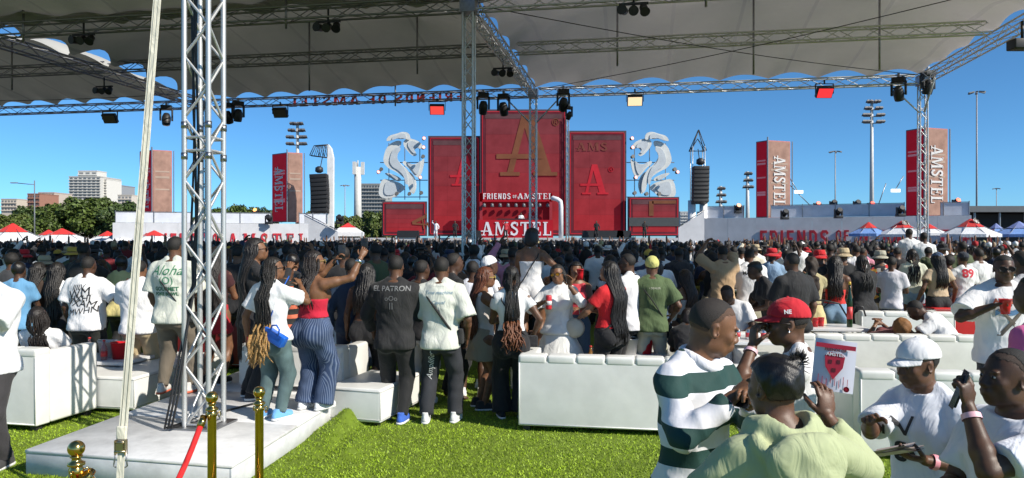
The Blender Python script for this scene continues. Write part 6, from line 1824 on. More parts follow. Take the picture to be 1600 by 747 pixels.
o2 = person('woman in pale green hoodie seen from behind raising a flyer', 1222, 2.45, 10, dict(H=1.535, f=1, sk=2, w=1.14, head=(18, 4, 0), armR=((.155, .07, .335), (.5, -.3, -1), (0, 1, .1), (.1, .30, 1)), armL=((-.10, .16, .12), (-1, -.2, -.4)), curlR=.5,
    hair=dict(t='bun', c=(.007, .006, .006), pos=(.035, -.075, .085), s=1.0, tuft=1), top=dict(t='hoodie', c=(.40, .44, .25), sl=1.9, g=.020, wr=.006), bottom=T('jeans', (.03, .04, .06)), shoes=[W_]), .006, short='the hoodie woman')
hp = wpt(o2, palm(o2, 'R', .10, .02))
fly = empty('flyer', hp + Vector((.050, .012, .085)), R(-4), 'white flyer with red emblem held up by the hoodie woman', 'flyer')
def curved_sheet(w_, h_, m, parent, bend=.012, name='sheet'):
    mb = MB(); n = 8; P = []
    for yy in (0.0, .0012):
        for i in range(n + 1):
            x = -w_ / 2 + w_ * i / n; P += [(x, -bend * math.cos(math.pi * x / w_) + yy, -h_ / 2), (x, -bend * math.cos(math.pi * x / w_) + yy, h_ / 2)]
    fs = []
    for b in (0, 2 * (n + 1)):
        for i in range(n): fs.append((b + 2 * i, b + 2 * i + 2, b + 2 * i + 3, b + 2 * i + 1))
    return mb.poly(P, fs, True).build(name, m, parent)
fly.rotation_euler = (R(-6), R(5), R(-24)); fly.scale = (1.12, 1.12, 1.12)
curved_sheet(.125, .165, mat('plain', (.66, .66, .76), .45), fly)
mr_ = mat('plain', (.50, .02, .05), .5)
MB().box((0, -.0135, .062), (.118, .001, .014)).build('header_bar', mr_, fly)
mb = MB(); hx = [(-.03, .030), (-.018, .042), (.018, .042), (.03, .030), (.026, -.005), (.0, -.045), (-.026, -.005)]
mb.prism(hx, -.0142, -.0135); mb.build('emblem', mr_, fly)
for x0, z0_, w0, h0 in ((-.012, .012, .010, .012), (.012, .014, .010, .012), (.0, -.014, .012, .012)): MB().box((x0, -.0148, z0_), (w0, .0006, h0)).build('emblem_mark', mat('plain', (.12, .01, .02)), fly)
for i in range(8): MB().box((-.044 + .0125 * i, -.0136 + .0006 * abs(i - 3.5), -.045 - .006 * (i % 3)), (.0016, .0008, .026)).build('drip_line', mr_, fly)
for tx, zz, sz_ in (('FRIENDS OF', .050, .012), ('AMSTEL', .036, .015)):
    me = text_mesh(tx, sz_, .0003, .0004); me.materials.append(mat('plain', (.15, .02, .03) if zz > .04 else (.8, .78, .8))); link('print', me, fly, (0, -.0152, zz), (R(90), 0, 0))
for sx_ in (-.040, .042): so_ = MB().lathe([(0, 0), (.009, 0)], n=12).build('seal', mr_, fly); so_.location = (sx_, -.0125, -.070); so_.rotation_euler = (R(90), 0, 0)

o3 = person('woman in red baseball cap and white sleeveless top facing left', 1243, 3.7, 66, dict(H=1.62, f=1, sk=2, w=1.02, head=(10, 4, 0), armL=((-.035, .125, .345), (-.9, .1, -1), (.3, -.4, .2), (.1, -.1, 1)), armR=((.03, .14, .16), (1, -.3, -.5)), curlL=.8, glasses=dict(c=(.03, .02, .015)),
    hat=dict(t='cap', c=(.52, .008, .02)), hair=T('short', (.012, .009, .008)), top=T('tee', (.74, .73, .72), g=.010, sl=.10, hem=-.05, loose=.3), bottom=T('jeans', BK), shoes=[W_]), .0055, short='the red cap woman')
strap_bag(o3, BK, 1, False, hw=.010)
wristband(o3, 'L', (.75, .45, .5))
me = text_mesh('NE', .028, .001, .001); me.materials.append(mat('plain', (.75, .75, .75)))
s3 = o3['s']; pm = s3['hc'] + s3['HM'] @ (V3(-.0905, .0, .066) * s3['hs']); mm = Matrix([list(s3['HM'] @ V3(0, -1, 0)), list(s3['HM'] @ V3(.25, 0, 1)), list(s3['HM'] @ V3(-1, 0, .25))]).transposed()
lo = link('cap_logo', me, o3['root']); lo.matrix_local = Matrix.Translation(pm) @ mm.to_4x4()
s_ = o3['s']; c_ = s_['hc'] + s_['HM'] @ (V3(-.086, .0, -.036) * s_['hs']); V, Q = sdf_mesh([Ell(c_, (.006, .006, .006), .001)], .002); link('earring', mesh_np('earring', V, Q, mat('metal', (.8, .8, .8), .15)), o3['root'])

o4 = person('woman in white baseball cap and white T-shirt handing out flyers', 1445, 3.3, 124, dict(H=1.475, f=1, sk=2, w=.97, bust=.1, head=(-22, 8, 0), armR=((.02, .27, .275), (.6, -.3, -1)), armL=((-.085, .165, .17), (-.7, -.5, -.6), (.3, 0, 1)), curlL=.6, curlR=.3, gaze=(-.3, 1, -.3),
    hat=dict(t='cap', c=W_), hair=T('short', (.01, .008, .007)), top=T('tee', (.72, .74, .80), g=.017, sl=.85, loose=.5, hem=-.07, wr=.008), bottom=T('jeans', (.02, .025, .04)), shoes=[W_]), .0055, short='the white cap woman')
wristband(o4, 'L', (.75, .3, .36))
decal(o4, 'gs', .12, .03, .985, (.02, .02, .025), back=False, bold=.006); decal(o4, 'N', .13, .06, 1.08, (.03, .03, .035), back=False, shear=.3)
for i in range(3):
    fl_ = empty('flyer', wpt(o4, palm(o4, 'L', .12, .012 + .004 * i)) + Vector((-.03 * (i == 2), 0, .004 * i)), R(25 + 9 * i), ['lowest', 'middle', 'top'][i] + ' pinkish flyer in the small stack held by the white cap woman', 'flyer', 'flyers in hand')
    fl_.rotation_euler = (R(68), R(4), R(25 + 9 * i)); curved_sheet(.125, .165, mat('plain', (.66, .55, .50), .5), fl_, .01)
o5 = person('bald man in white T-shirt at the right edge with a phone at his mouth', 1584, 2.7, 96, dict(H=1.525, sk=1, w=1.05, head=(0, -4, 0), armL=((-.035, .145, .36), (-.6, .3, -1), (.8, .2, 0), (.05, .05, 1)), armR='front', curlL=1.0,
    hair=T('short', (.012, .010, .009), g=.002), top=T('tee', (.72, .74, .80), g=.015, sl=.75, wr=.008), bottom=T('jeans', (.02, .02, .03)), shoes=[W_]), .0055, short='the bald man at the right edge')
wristband(o5, 'L', (.78, .45, .5)); decal(o5, 'PARK', .028, -.075, 1.12, (.45, .03, .05), back=False, bold=.001)
phone(wpt(o5, palm(o5, 'L', .06, .028)), 'dark phone held to the mouth by the bald man at right', R(70), R(20), .85)
o6 = person('man in dark sunglasses and white printed T-shirt holding a red cup', 1566, 6.6, 172, dict(H=1.79, sk=1, w=1.12, head=(-12, 2, 0), glasses=True, armR=((.105, .13, .24), (1, -.3, -.6)), armL='down', curlR=.9, hair=T('short', (.01, .01, .01), g=.002), top=T('tee', (.73, .72, .72), g=.028, sl=.8, loose=.7), bottom=T('pants', (.05, .05, .05)), shoes=[W_]), .008, short='the sunglasses man at right')
decal(o6, 'AMAZULU', .06, 0, 1.36, (.45, .10, .05), back=False, bold=.003); decal(o6, 'X', .34, 0, 1.16, (.12, .10, .08), back=False); decal(o6, '~', .30, .04, 1.28, (.10, .22, .40), back=False, bold=.01)
cup(wpt(o6, palm(o6, 'R', .075, .05)) - Vector((0, 0, .05)), 'red cup held by the man in dark sunglasses at right', h=.13, r2=.05)
person('person in pink shirt cut off by the right picture edge', 1626, 4.3, 30, dict(H=1.72, sk=1, w=1.1, top=T('long', (.62, .12, .30)), bottom=T('pants', BK), armL='down', shoes=[W_]), .016, short='the pink shirt')
person('man with dark head behind the sunglasses man at right edge', 1600, 7.6, 20, dict(H=1.80, sk=1, w=1.1, top=T('tee', (.4, .4, .42)), bottom=T('pants', BK), shoes=[W_]), .016)
o8 = person('man in white T-shirt with wristwatch cut by the left picture edge', -17, 6.1, 172, dict(H=1.80, sk=2, w=1.12, armL=((.03, .145, .17), (-1, .1, -.3)), armR=((-.02, .13, .12), (1, .1, -.4)), top=T('tee', W_, g=.03, sl=.85, loose=.7), bottom=T('pants', (.035, .032, .034)), shoes=[(.05, .05, .05)]), .011, short='the left edge man')
s_ = o8['s']; W, E = s_['WL'], s_['EL']; u = Vector(unit(W - E)); p_ = Vector(W) - u * .04
MB().tube(p_ - u * .014, p_ + u * .014, .040, n=16).build('watch', M_GOLD, o8['root'])

# ------------------------------------------------------------------ people on and beside the platform
PZ = .205
o = person('man in white T-shirt with black sketch print stretching out his arm', 136, 9.3, -4, dict(H=1.70, sk=1, w=1.18, armR=((.22, .14, .26), (.6, -.2, -1)), armL='down', top=T('tee', W_, g=.026, sl=.8, loose=.6), bottom=T('pants', (.018, .02, .016)), shoes=[BK]), .014, short='the sketch print man')
for tx, sz_, x, z, rr in (('WM', .16, -.01, 1.22, .2), ('VXAM', .13, .0, 1.10, -.1), ('MWHN', .11, .02, 1.00, .15), ('IIIIV', .10, -.01, 1.30, 0.05), ('HXHI', .11, .0, 1.16, .05)): decal(o, tx, sz_, x, z, (.02, .02, .022), rot_=rr, shear=.3)
person('woman with dark hair in white sleeveless top left of the sketch print man', 88, 9.9, 5, dict(H=1.60, f=1, sk=1, top=T('crop', W_), bottom=T('legging', BK), hair=T('long', (.01, .008, .007)), armL='front', armR='front'), .018)
person('person in light blue T-shirt at the far left of the crowd', 28, 9.6, 10, dict(H=1.62, f=1, sk=1, top=T('tee', (.12, .30, .50)), bottom=T('jeans', DN), hair=T('bun', (.01, .008, .007)), armR='front', armL='front'), .018)
person('woman in mustard skirt beside the light blue T-shirt', 58, 9.9, -10, dict(H=1.60, f=1, sk=3, top=T('crop', (.05, .03, .02)), bottom=T('skirt', (.42, .22, .04)), hair=T('long', (.01, .008, .007)), armL='front'), .018)
o = person('heavy man in plain white T-shirt and beige trousers behind the strap', 217, 9.1, 4, dict(H=1.66, sk=3, w=1.16, hip=1.05, top=T('tee', W_, g=.026, loose=.6), bottom=T('pants', (.45, .36, .22)), armL='front', armR='front', shoes=[W_]), .014, short='the plain white T-shirt man')
o = person('man in white gourmet print T-shirt and taupe trousers on the platform', 272, 8.1, -6, dict(H=1.75, sk=2, w=1.10, head=(-14, 0, 0), footL=(-.07, 0), footR=(.09, .05), top=T('tee', (.62, .64, .56), g=.026, sl=.85, loose=.6), bottom=T('pants', (.14, .115, .085), g=.02, ra=.034), armL='pocket', armR='front', shoes=[(.6, .58, .55), (.55, .12, .06)]), .013, PZ, 'the gourmet shirt man')
decal(o, 'GOURMET', .058, -.01, 1.16, (.03, .14, .07), bold=.002); decal(o, 'POKE BOWL', .048, -.01, 1.105, (.03, .14, .07), bold=.002); decal(o, 'Aloha', .15, -.01, 1.36, (.05, .22, .11), shear=.4); decal(o, '(O)', .11, 0, 1.25, (.06, .25, .13)); strap_bag(o, BK, 1, True)
o = person('woman in dark red shorts and black top half hidden by the nearest tower', 336, 8.6, -5, dict(H=1.62, f=1, sk=3, top=T('crop', (.05, .01, .012)), bottom=T('skirt', (.40, .01, .02), len=.13), hair=T('long', (.012, .009, .008)), armR='front', shoes=[BK]), .016, PZ, 'the red skirt woman')
o = person('woman in black with long dark hair and glasses turned right', 398, 7.85, -58, dict(H=1.72, f=1, sk=3, head=(-14, -8, 0), glasses=dict(c=(.05, .02, .01)), top=T('long', BK, g=.012), bottom=T('wide', BK), armR=((.04, .20, .30), (.9, 0, -1)), armL=((-.04, .21, .28), (-.8, 0, -1)), hair=T('long', (.012, .010, .010), len=.9), shoes=[BK]), .013, PZ, 'the woman in black')
o6_ = person('woman with long golden tipped braids, white T-shirt and teal jeans', 424, 6.95, -22, dict(H=1.545, f=1, sk=3, hip=1.12, w=1.04, head=(-38, -4, 0), glasses=dict(c=(.02, .02, .02)), footL=(-.055, 0), footR=(.06, .02), top=T('tee', W_, g=.018, sl=.72, hem=-.02), bottom=dict(t='jeans', c=(.085, .135, .14), denim=1), armL=((-.185, .0, -.01), (-.4, -1, 0)), armR=((.06, .20, .31), (1, -.1, -1)), curlL=.9, curlR=.6,
    hair=dict(t='braids', c=(.012, .010, .009), tip=(.30, .17, .055), len=.66, n=74, sp=1.9, gather=.55, seed=4, off=.034), shoes=[(.14, .36, .66), W_]), .011, PZ, 'the braided woman')
cup(wpt(o6_, palm(o6_, 'L', .08, .04)) - Vector((0, 0, .07)), 'red cup in the lowered left hand of the braided woman', h=.16, r1=.038, r2=.05)
phone(wpt(o6_, palm(o6_, 'R', .09, .03)), 'dark phone held before her face by the braided woman', R(-20), 0)
b = empty('handbag', wpt(o6_, V3(.155, -.13, .80)), R(-28), 'bright blue handbag hanging at the hip of the braided woman', 'handbag')
b.rotation_euler = (0, R(24), R(-22)); MB().prism([(-.11, -.06), (.11, -.06), (.125, .05), (-.125, .05)], -.035, .035).build('bag_body', mat('vinyl', (.012, .13, .60), .35), b, .012, 2); MB().path([(-.05, -.036, .04), (-.045, -.042, .10), (0, -.044, .125), (.045, -.042, .10), (.05, -.036, .04)], .008, 6).build('handle', mat('vinyl', (.012, .13, .60), .35), b); MB().box((0, -.038, .035), (.18, .006, .03)).build('flap', mat('vinyl', (.012, .10, .5), .35), b)
MB().path([(-.12, 0, .05), (-.17, .06, .30), (-.20, .16, .52)], .005, 5).build('bag_strap', mat('vinyl', (.012, .13, .60), .35), b)
o7 = person('woman in red halter top and blue pinstripe jeans raising a phone', 488, 7.35, -28, dict(H=1.60, f=1, sk=3, hip=1.20, w=1.12, head=(-34, -4, 0), glasses=dict(c=(.4, .3, .1), lens=(.2, .12, .03)), footL=(-.05, 0), footR=(.07, .03), top=T('halter', (.50, .008, .035), hem=.07, top=.195, g=.010), bottom=dict(t='wide', c=(.022, .045, .11), g=.012, m=mat('denim', (.022, .045, .11), stripe=34)), armR=((.24, .18, .45), (.3, -.3, -1)), armL=((-.02, .22, .42), (-.9, .2, -1)), curlR=.7, curlL=.7,
    hair=dict(t='braids', c=(.012, .009, .009), c2=(.014, .010, .010), len=.26, n=40, r=.008, sp=2.0, seed=9), shoes=[W_]), .011, PZ, 'the red halter top woman')
phone(wpt(o7, palm(o7, 'R', .09, .03)) + Vector((0, 0, .05)), 'phone raised high in the right hand of the red halter woman', R(-15), 0)
phone(wpt(o7, palm(o7, 'L', .09, .03)) + Vector((0, 0, .05)), 'phone held up left of the red halter woman head', R(10), 0)
s_ = o7['s']; W, E = s_['WR'], s_['ER']; u = Vector(unit(W - E)); p_ = Vector(W) - u * .05; MB().tube(p_ - u * .02, p_ + u * .02, .036, n=16).build('bracelet', mat('metal', (.7, .7, .7), .2), o7['root'])
MB().path([tuple(s_['tp'](math.sin(a) * .042, -math.cos(a) * .042, .338 - .012 * math.cos(a) * -1)) for a in np.linspace(0, 6.283, 17)], .006, 6).build('halter_cord', mat('fabric', (.55, .05, .06)), o7['root'])
person('person in striped orange and black jersey behind the halter top woman', 446, 8.6, -10, dict(H=1.66, sk=2, top=dict(t='tee', m=mat('stripes', (.02, .02, .02), period=.11, c2=(.6, .15, .08), duty=.4)), bottom=T('pants', BK), armR='phone', armL='phone'), .018, 0)
person('man in navy blue jacket behind the raised arm', 548, 9.2, 4, dict(H=1.68, sk=1, w=1.0, top=T('long', (.02, .045, .09)), bottom=T('jeans', (.03, .05, .10)), shoes=[W_]), .016, short='the navy jacket man')
person('woman with long black hair and yellow strap top', 572, 8.9, -4, dict(H=1.62, f=1, sk=2, w=1.06, hip=1.1, top=T('bra', (.50, .42, .10), hem=.19, top=.225), bottom=T('legging', BK), hair=T('long', (.009, .008, .008), wd=1.3, len=.32), armL='down', armR='front', shoes=[BK]), .014, short='the yellow strap woman')
o9 = person('man in black long sleeved print shirt standing by the ottoman', 616, 7.62, -4, dict(H=1.76, sk=2, w=1.04, footL=(-.06, .12), footR=(.05, 0), shift=(.01, 0), top=T('long', (.014, .014, .015), g=.024, sl=1.85), bottom=T('jeans', (.011, .011, .012)), armL=((-.17, .13, .02), (-.8, -.8, 0)), armR='front', shoes=[(.04, .12, .5), W_]), .013, short='the man in black')
decal(o9, 'EL PATRON', .075, 0, 1.40, (.20, .20, .20), bold=.001); decal(o9, 'oOo', .07, 0, 1.30, (.13, .13, .13)); decal(o9, 'II', .10, 0, 1.22, (.13, .13, .13))
o10 = person('man in cream T-shirt with crossbody strap and dark printed jeans', 689, 7.62, -6, dict(H=1.74, sk=2, w=1.02, footL=(-.09, .0), footR=(.08, .04), top=T('tee', (.62, .63, .56), g=.026, sl=.95, loose=.6), bottom=dict(t='pants', c=(.026, .028, .034), denim=1, ra=.046), armL='front', armR=((.15, .05, .0), (.6, -1, 0)), shoes=[(.62, .62, .62), (.7, .7, .7)]), .013, short='the cream T-shirt man')
strap_bag(o10, (.02, .02, .02), 1, True, bz=.02, bs=(.05, .12, .16), hw=.026)
decal(o10, 'Time machine', .05, 0, 1.36, (.16, .28, .38), shear=.3); decal(o10, 'Casual', .05, 0, 1.26, (.16, .28, .38), shear=.3); decal(o10, '- - - - -', .04, 0, 1.43, (.4, .4, .38)); decal(o10, '- - - -', .035, 0, 1.19, (.4, .4, .38))
decal(o10, 'Amplifier', .085, -.10, .60, (.6, .6, .6), 'bottom', shear=.3, rot_=R(80)); decal(o10, 'ABCD', .07, -.08, .86, (.45, .45, .45), 'bottom', shear=.2); decal(o10, '#42', .07, .10, .86, (.45, .45, .45), 'bottom', shear=.2)
person('man in black cap turned sideways behind the cream T-shirt man', 706, 8.7, -60, dict(H=1.76, sk=1, top=T('tee', BK), bottom=T('pants', BK), hair=T('short'), armL='down'), .016)
person('man with shaved head between the man in black and the cream shirt', 657, 8.5, -30, dict(H=1.68, sk=1, top=T('tee', BK), bottom=T('jeans', (.4, .4, .4)), shoes=[W_]), .016)
o = person('woman with auburn hair and yellow sunglasses in bronze shorts', 755, 8.25, -72, dict(H=1.60, f=1, sk=3, head=(-6, 0, 0), glasses=dict(c=(.65, .50, .12), lens=(.35, .22, .05)), top=T('tank', (.6, .55, .52)), bottom=T('skirt', (.30, .25, .18), len=.15), hair=T('long', (.10, .030, .012), len=.55), armR=((.05, .13, .30), (.9, 0, -1)), armL='front', shoes=[(.03, .03, .03), W_]), .011, short='the auburn hair woman')
person('man in white headwrap and white T-shirt behind the auburn woman', 762, 9.3, -60, dict(H=1.70, sk=1, hat=dict(t='wrap', c=W_), top=T('tee', W_), bottom=T('shorts', BK), armR='front', shoes=[W_]), .014)
person('person in white T-shirt and dark shorts left of the auburn woman', 738, 8.9, -4, dict(H=1.66, sk=1, top=T('tee', (.62, .64, .72), loose=.7), bottom=T('shorts', BK, len=.8), shoes=[W_]), .016)
o = person('woman with long copper braids, white top and wide black trousers', 799, 7.85, 4, dict(H=1.63, f=1, sk=2, hip=1.10, top=T('crop', W_, hem=.05), bottom=T('wide', (.010, .010, .012)), armL='front', armR=((.16, .06, .05), (.6, -1, 0)), hair=dict(t='braids', c=(.009, .008, .008), tip=(.13, .045, .018), len=.52, n=46, gather=.4, seed=12), shoes=[BK]), .012, short='the copper braids woman')
strap_bag(o, BK, 1, True, bz=.0)
o = person('woman in strapless white dress standing tall above the crowd', 830, 9.6, -14, dict(H=1.66, f=1, sk=3, hip=1.12, head=(-22, 4, 0), top=T('dress', (.74, .73, .72), hem=-.135, top=.235, g=.010), hair=dict(t='bob', c=(.010, .008, .008)), armL='front', armR=((.14, .08, .10), (1, -.7, 0)), shoes=[BK]), .012, .40, 'the white dress woman')
V, Q = sdf_mesh([Ell(o['s']['tp'](math.sin(a) * .040, math.cos(a) * .040, .334), (.012, .012, .020), .01) for a in np.linspace(0, 6.283, 14, endpoint=False)], .010); link('neckband', mesh_np('neckband', V, Q, mat('fabric', W_)), o['root']); strap_bag(o, BK, -1, False)
table(.30, 9.62, .40, .7, .7, 'low white table under the white dress woman')
o = person('woman in white shirt and pleated skirt with orange sunglasses holding a can', 874, 8.75, 168, dict(H=1.62, f=1, sk=3, hip=1.06, w=1.06, head=(-8, 2, 8), glasses=dict(c=(.02, .015, .01), lens=(.45, .20, .02)), top=[T('bra', BK, hem=.10, top=.22, g=.012), T('shirt', (.74, .74, .72), g=.024, sl=1.55, hem=-.02, loose=.4)], bottom=T('skirt', (.70, .70, .67), len=.20, flare=.45, wr=.009), hair=dict(t='braids', c=(.010, .009, .009), len=.30, n=36, seed=3), armR=((.10, .14, .22), (1, -.2, -.8)), armL=((-.10, .17, .34), (-.8, 0, -1), (.3, .9, 0), (0, .2, 1)), curlR=.9, shoes=[W_]), .009, short='the orange sunglasses woman')
c = MB().lathe([(.0, 0), (.03, 0), (.036, .01), (.036, .15), (.028, .165), (.0, .163)], n=16).build('drink_can', mat('paint', (.55, .03, .04), .3)); c.location = wpt(o, palm(o, 'R', .08, .05)) - Vector((0, 0, .06)); tag(c, 'red and white can held by the woman with orange sunglasses', 'can'); MB().lathe([(.0366, .05), (.0366, .10)], n=16).build('can_band', mat('paint', (.7, .7, .7), .4), c)
hb = empty('handbag', wpt(o, V3(-.20, .10, .86)), R(170), 'round cream handbag hanging beside the pleated skirt', 'handbag'); MB().lathe([(.0, -.05), (.09, -.045), (.115, -.02), (.115, .02), (.09, .045), (0, .05)], n=22).build('bag_body', mat('vinyl', (.55, .52, .42)), hb); hb.children[-1].rotation_euler = (R(90), 0, 0); MB().path([(-.06, 0, .10), (-.05, 0, .26), (0, 0, .34), (.05, 0, .26), (.06, 0, .10)], .006, 6).build('bag_strap', mat('vinyl', (.5, .47, .38)), hb)
o = person('woman with long black hair in red top and black trousers behind the sofa', 955, 8.45, 42, dict(H=1.66, f=1, sk=4, hip=1.08, w=1.12, head=(14, 0, 0), top=T('crop', (.56, .010, .016), hem=.035, sl=.62, g=.012), bottom=T('jeans', (.013, .013, .015)), hair=T('long', (.008, .007, .007), len=.62, wd=1.25), armL=((-.10, .20, .10), (-.8, -.4, -.4)), armR='front', shoes=[BK]), .011, short='the red top woman'); strap_bag(o, BK, -1, False, hw=.022)
o = person('woman in coral top drinking from a red cup behind the white shirt woman', 900, 9.6, 172, dict(H=1.62, f=1, sk=3, top=T('tank', (.58, .05, .07)), bottom=T('jeans', DN), hair=T('long', (.010, .008, .008)), armR=((.01, .13, .36), (1, 0, -1)), armL='front', curlR=.8), .012, short='the coral top woman')
cup(wpt(o, palm(o, 'R', .07, .045)) - Vector((0, 0, .03)), 'red cup raised to the lips of the woman in coral top', h=.14)
o = person('man in sunglasses and plain white T-shirt right of the red top woman', 984, 9.2, 55, dict(H=1.74, sk=1, head=(20, 2, 0), glasses=True, top=T('tee', W_, g=.024, sl=.85, loose=.5), bottom=T('pants', BK), armL='front', armR='down', shoes=[BK]), .012, short='the white T-shirt man with sunglasses')
o = person('man in olive green shirt, yellow cap and pale trousers', 1019, 9.15, -6, dict(H=1.70, sk=2, w=1.0, hat=dict(t='beanie', c=(.52, .50, .16)), top=T('tee', (.075, .115, .045), g=.024, sl=.8), bottom=T('pants', (.50, .50, .40)), armL='front', armR=((.15, .08, .04), (.7, -1, 0)), shoes=[W_]), .012, short='the green shirt man'); decal(o, '• DEALER', .035, .02, 1.30, (.5, .5, .4))
strap_bag(o, BK, 1, True, bz=-.05, bs=(.06, .10, .2))
person('broad man in white T-shirt left of the green shirt man', 1022, 10.6, 0, dict(H=1.76, sk=2, w=1.15, top=T('tee', W_, loose=.6), bottom=T('pants', BK), armR='down'), .016)
person('woman in silver top with brown hair seated on a sofa back', 1072, 10.4, 30, dict(H=1.60, f=1, sk=3, top=T('bra', (.4, .4, .38), hem=.10), bottom=T('skirt', BK), hair=T('long', (.035, .018, .010)), armL='front', armR='front', seat=.60), .014, short='the silver top woman')
person('woman with dark bob bending down behind the striped shirt', 1070, 8.7, -20, dict(H=1.56, f=1, sk=1, seat=.30, lean=30, top=T('tee', BK), bottom=T('legging', BK), hair=T('bob', (.012, .008, .007)), armL='phone', armR='phone'), .014)
person('man in tan shirt and khaki trousers raising a phone with both hands', 1130, 12.0, 6, dict(H=1.82, sk=3, top=T('shirt', (.45, .30, .17), sl=.95, g=.022), bottom=T('pants', (.30, .23, .14)), armL=((-.11, .14, .50), (-1, .1, -.3)), armR=((.02, .16, .50), (1, .1, -.3))), .014, .0, 'the tan shirt man')
o = person('man in white T-shirt with lettering on its back', 1171, 12.2, -5, dict(H=1.76, sk=2, w=1.05, top=T('tee', W_, g=.03, sl=.95, loose=.7), bottom=T('pants', BK), armL='front', armR='front'), .014); decal(o, 'MAWDS', .075, 0, 1.34, (.02, .02, .02), bold=.003); decal(o, 'CREATE THE', .03, 0, 1.27, (.02, .02, .02))
person('seated man in white T-shirt leaning to the side', 1161, 9.9, 150, dict(H=1.72, sk=1, seat=.42, lean=18, roll=12, top=T('tee', W_, loose=.5), bottom=T('jeans', (.3, .35, .4)), armL='front', armR='front'), .014, short='the seated white T-shirt man')
person('small child in beige behind the seated man', 1180, 10.6, 20, dict(H=1.35, sk=2, top=T('tee', (.3, .28, .2)), bottom=T('pants', BK), seat=.4), .016)
person('woman in black with patterned bag leaning forward', 1210, 10.0, 90, dict(H=1.66, f=1, sk=1, lean=20, top=T('tee', BK), bottom=T('legging', BK), hair=T('bun', (.01, .01, .01)), armL='front', armR='front'), .014)
o = person('bald man in black polo shirt seen from behind', 1240, 9.0, 20, dict(H=1.76, sk=2, w=1.08, hair=T('short', (.02, .016, .014), g=.001), top=T('polo', BK, g=.022, sl=.8), bottom=T('pants', BK), armL='front', armR='down'), .012, short='the black polo man')
person('woman with curly brown hair in pale yellow skirt', 1268, 10.6, -10, dict(H=1.66, f=1, sk=3, top=T('crop', (.4, .34, .18)), bottom=T('skirt', (.52, .44, .22), len=.2), hair=T('curly', (.03, .018, .012), len=.4), armR='phone', armL='front', shoes=[W_]), .014)
person('person in red bucket hat and black jersey', 1281, 12.6, -5, dict(H=1.72, sk=2, hat=dict(t='bucket', c=(.55, .01, .015)), top=T('tee', BK), bottom=T('jeans', DN), armL='front', armR='phone'), .014)
o = person('woman in red strappy top and light blue jeans', 1305, 10.9, -22, dict(H=1.66, f=1, sk=2, hip=1.12, top=T('halter', (.56, .02, .015), hem=.055, top=.20), bottom=dict(t='jeans', c=(.20, .32, .45), denim=1), hair=T('long', (.010, .008, .008), len=.35), armL='front', armR='front', shoes=[W_]), .012, short='the red strappy top woman'); strap_bag(o, BK, -1, False)
person('person in tan bucket hat and black shirt', 1318, 12.4, -15, dict(H=1.76, sk=2, hat=dict(t='bucket', c=(.46, .36, .22)), top=T('long', BK), bottom=T('jeans', DN)), .014)
person('woman in frilled black dress with braids', 1348, 11.6, 8, dict(H=1.66, f=1, sk=1, top=T('long', BK, sl=1.7, g=.03), bottom=T('skirt', BK, len=.26), hair=T('braids', (.01, .009, .009), len=.25, n=26), armL='front', armR='front'), .016)
person('man in colourful floral shirt and khaki shorts', 1376, 13.2, -8, dict(H=1.70, sk=2, hat=dict(t='bucket', c=(.4, .38, .3)), top=dict(t='tee', m=mat('floral')), bottom=T('pants', (.35, .28, .18)), armR='phone', armL='front'), .016)
person('woman in pale green T-shirt and denim shorts on the red seats', 1426, 13.0, -14, dict(H=1.62, f=1, sk=2, top=T('tee', (.55, .57, .46), g=.02, hem=.0), bottom=dict(t='shorts', c=(.25, .36, .44), denim=1, len=.4), hair=T('braids', (.01, .008, .008), len=.3, n=26), armL='front', armR='loose', shoes=[W_]), .014, .12)
person('woman in tan top, black leggings and blue cap', 1466, 12.6, 2, dict(H=1.68, f=1, sk=2, hip=1.12, hat=dict(t='cap', c=(.05, .09, .18)), top=T('tee', (.48, .36, .24), sl=.5, hem=.04), bottom=T('legging', BK), hair=T('long', (.01, .008, .008), len=.3), armL='loose', armR='loose', shoes=[BK]), .014)
o = person('woman in white T-shirt with red print and blue jeans', 1506, 12.8, -6, dict(H=1.68, f=1, sk=2, hip=1.10, hat=dict(t='cap', c=(.02, .025, .04)), top=T('tee', W_, hem=.0), bottom=dict(t='jeans', c=(.10, .18, .32), denim=1), armL=((-.16, .1, .08), (-1, -.5, 0)), armR='front', shoes=[W_]), .014); decal(o, '89', .20, .02, 1.30, (.5, .02, .04), bold=.008)
person('man in plain white T-shirt at the right of the printed one', 1530, 13.6, 0, dict(H=1.74, sk=2, top=T('tee', W_, loose=.6), bottom=T('shorts', (.3, .45, .5)), armR='down'), .016)
person('person in white and black top turned right behind the denim shorts', 1393, 12.4, -40, dict(H=1.62, sk=1, top=T('tee', (.6, .58, .62)), bottom=T('jeans', (.04, .05, .1)), armL='front', armR='front'), .016)
for a in (('man in white T-shirt standing tall left of the corner tower', 1421, 18, T('tee', W_), .45), ('person in white T-shirt just left of the corner tower', 1444, 17, T('tee', W_), .35)):
    person(a[0], a[1], a[2], -10, dict(H=1.72, sk=1, top=a[3], bottom=T('pants', BK), armL='front', armR='front'), .018, a[4])
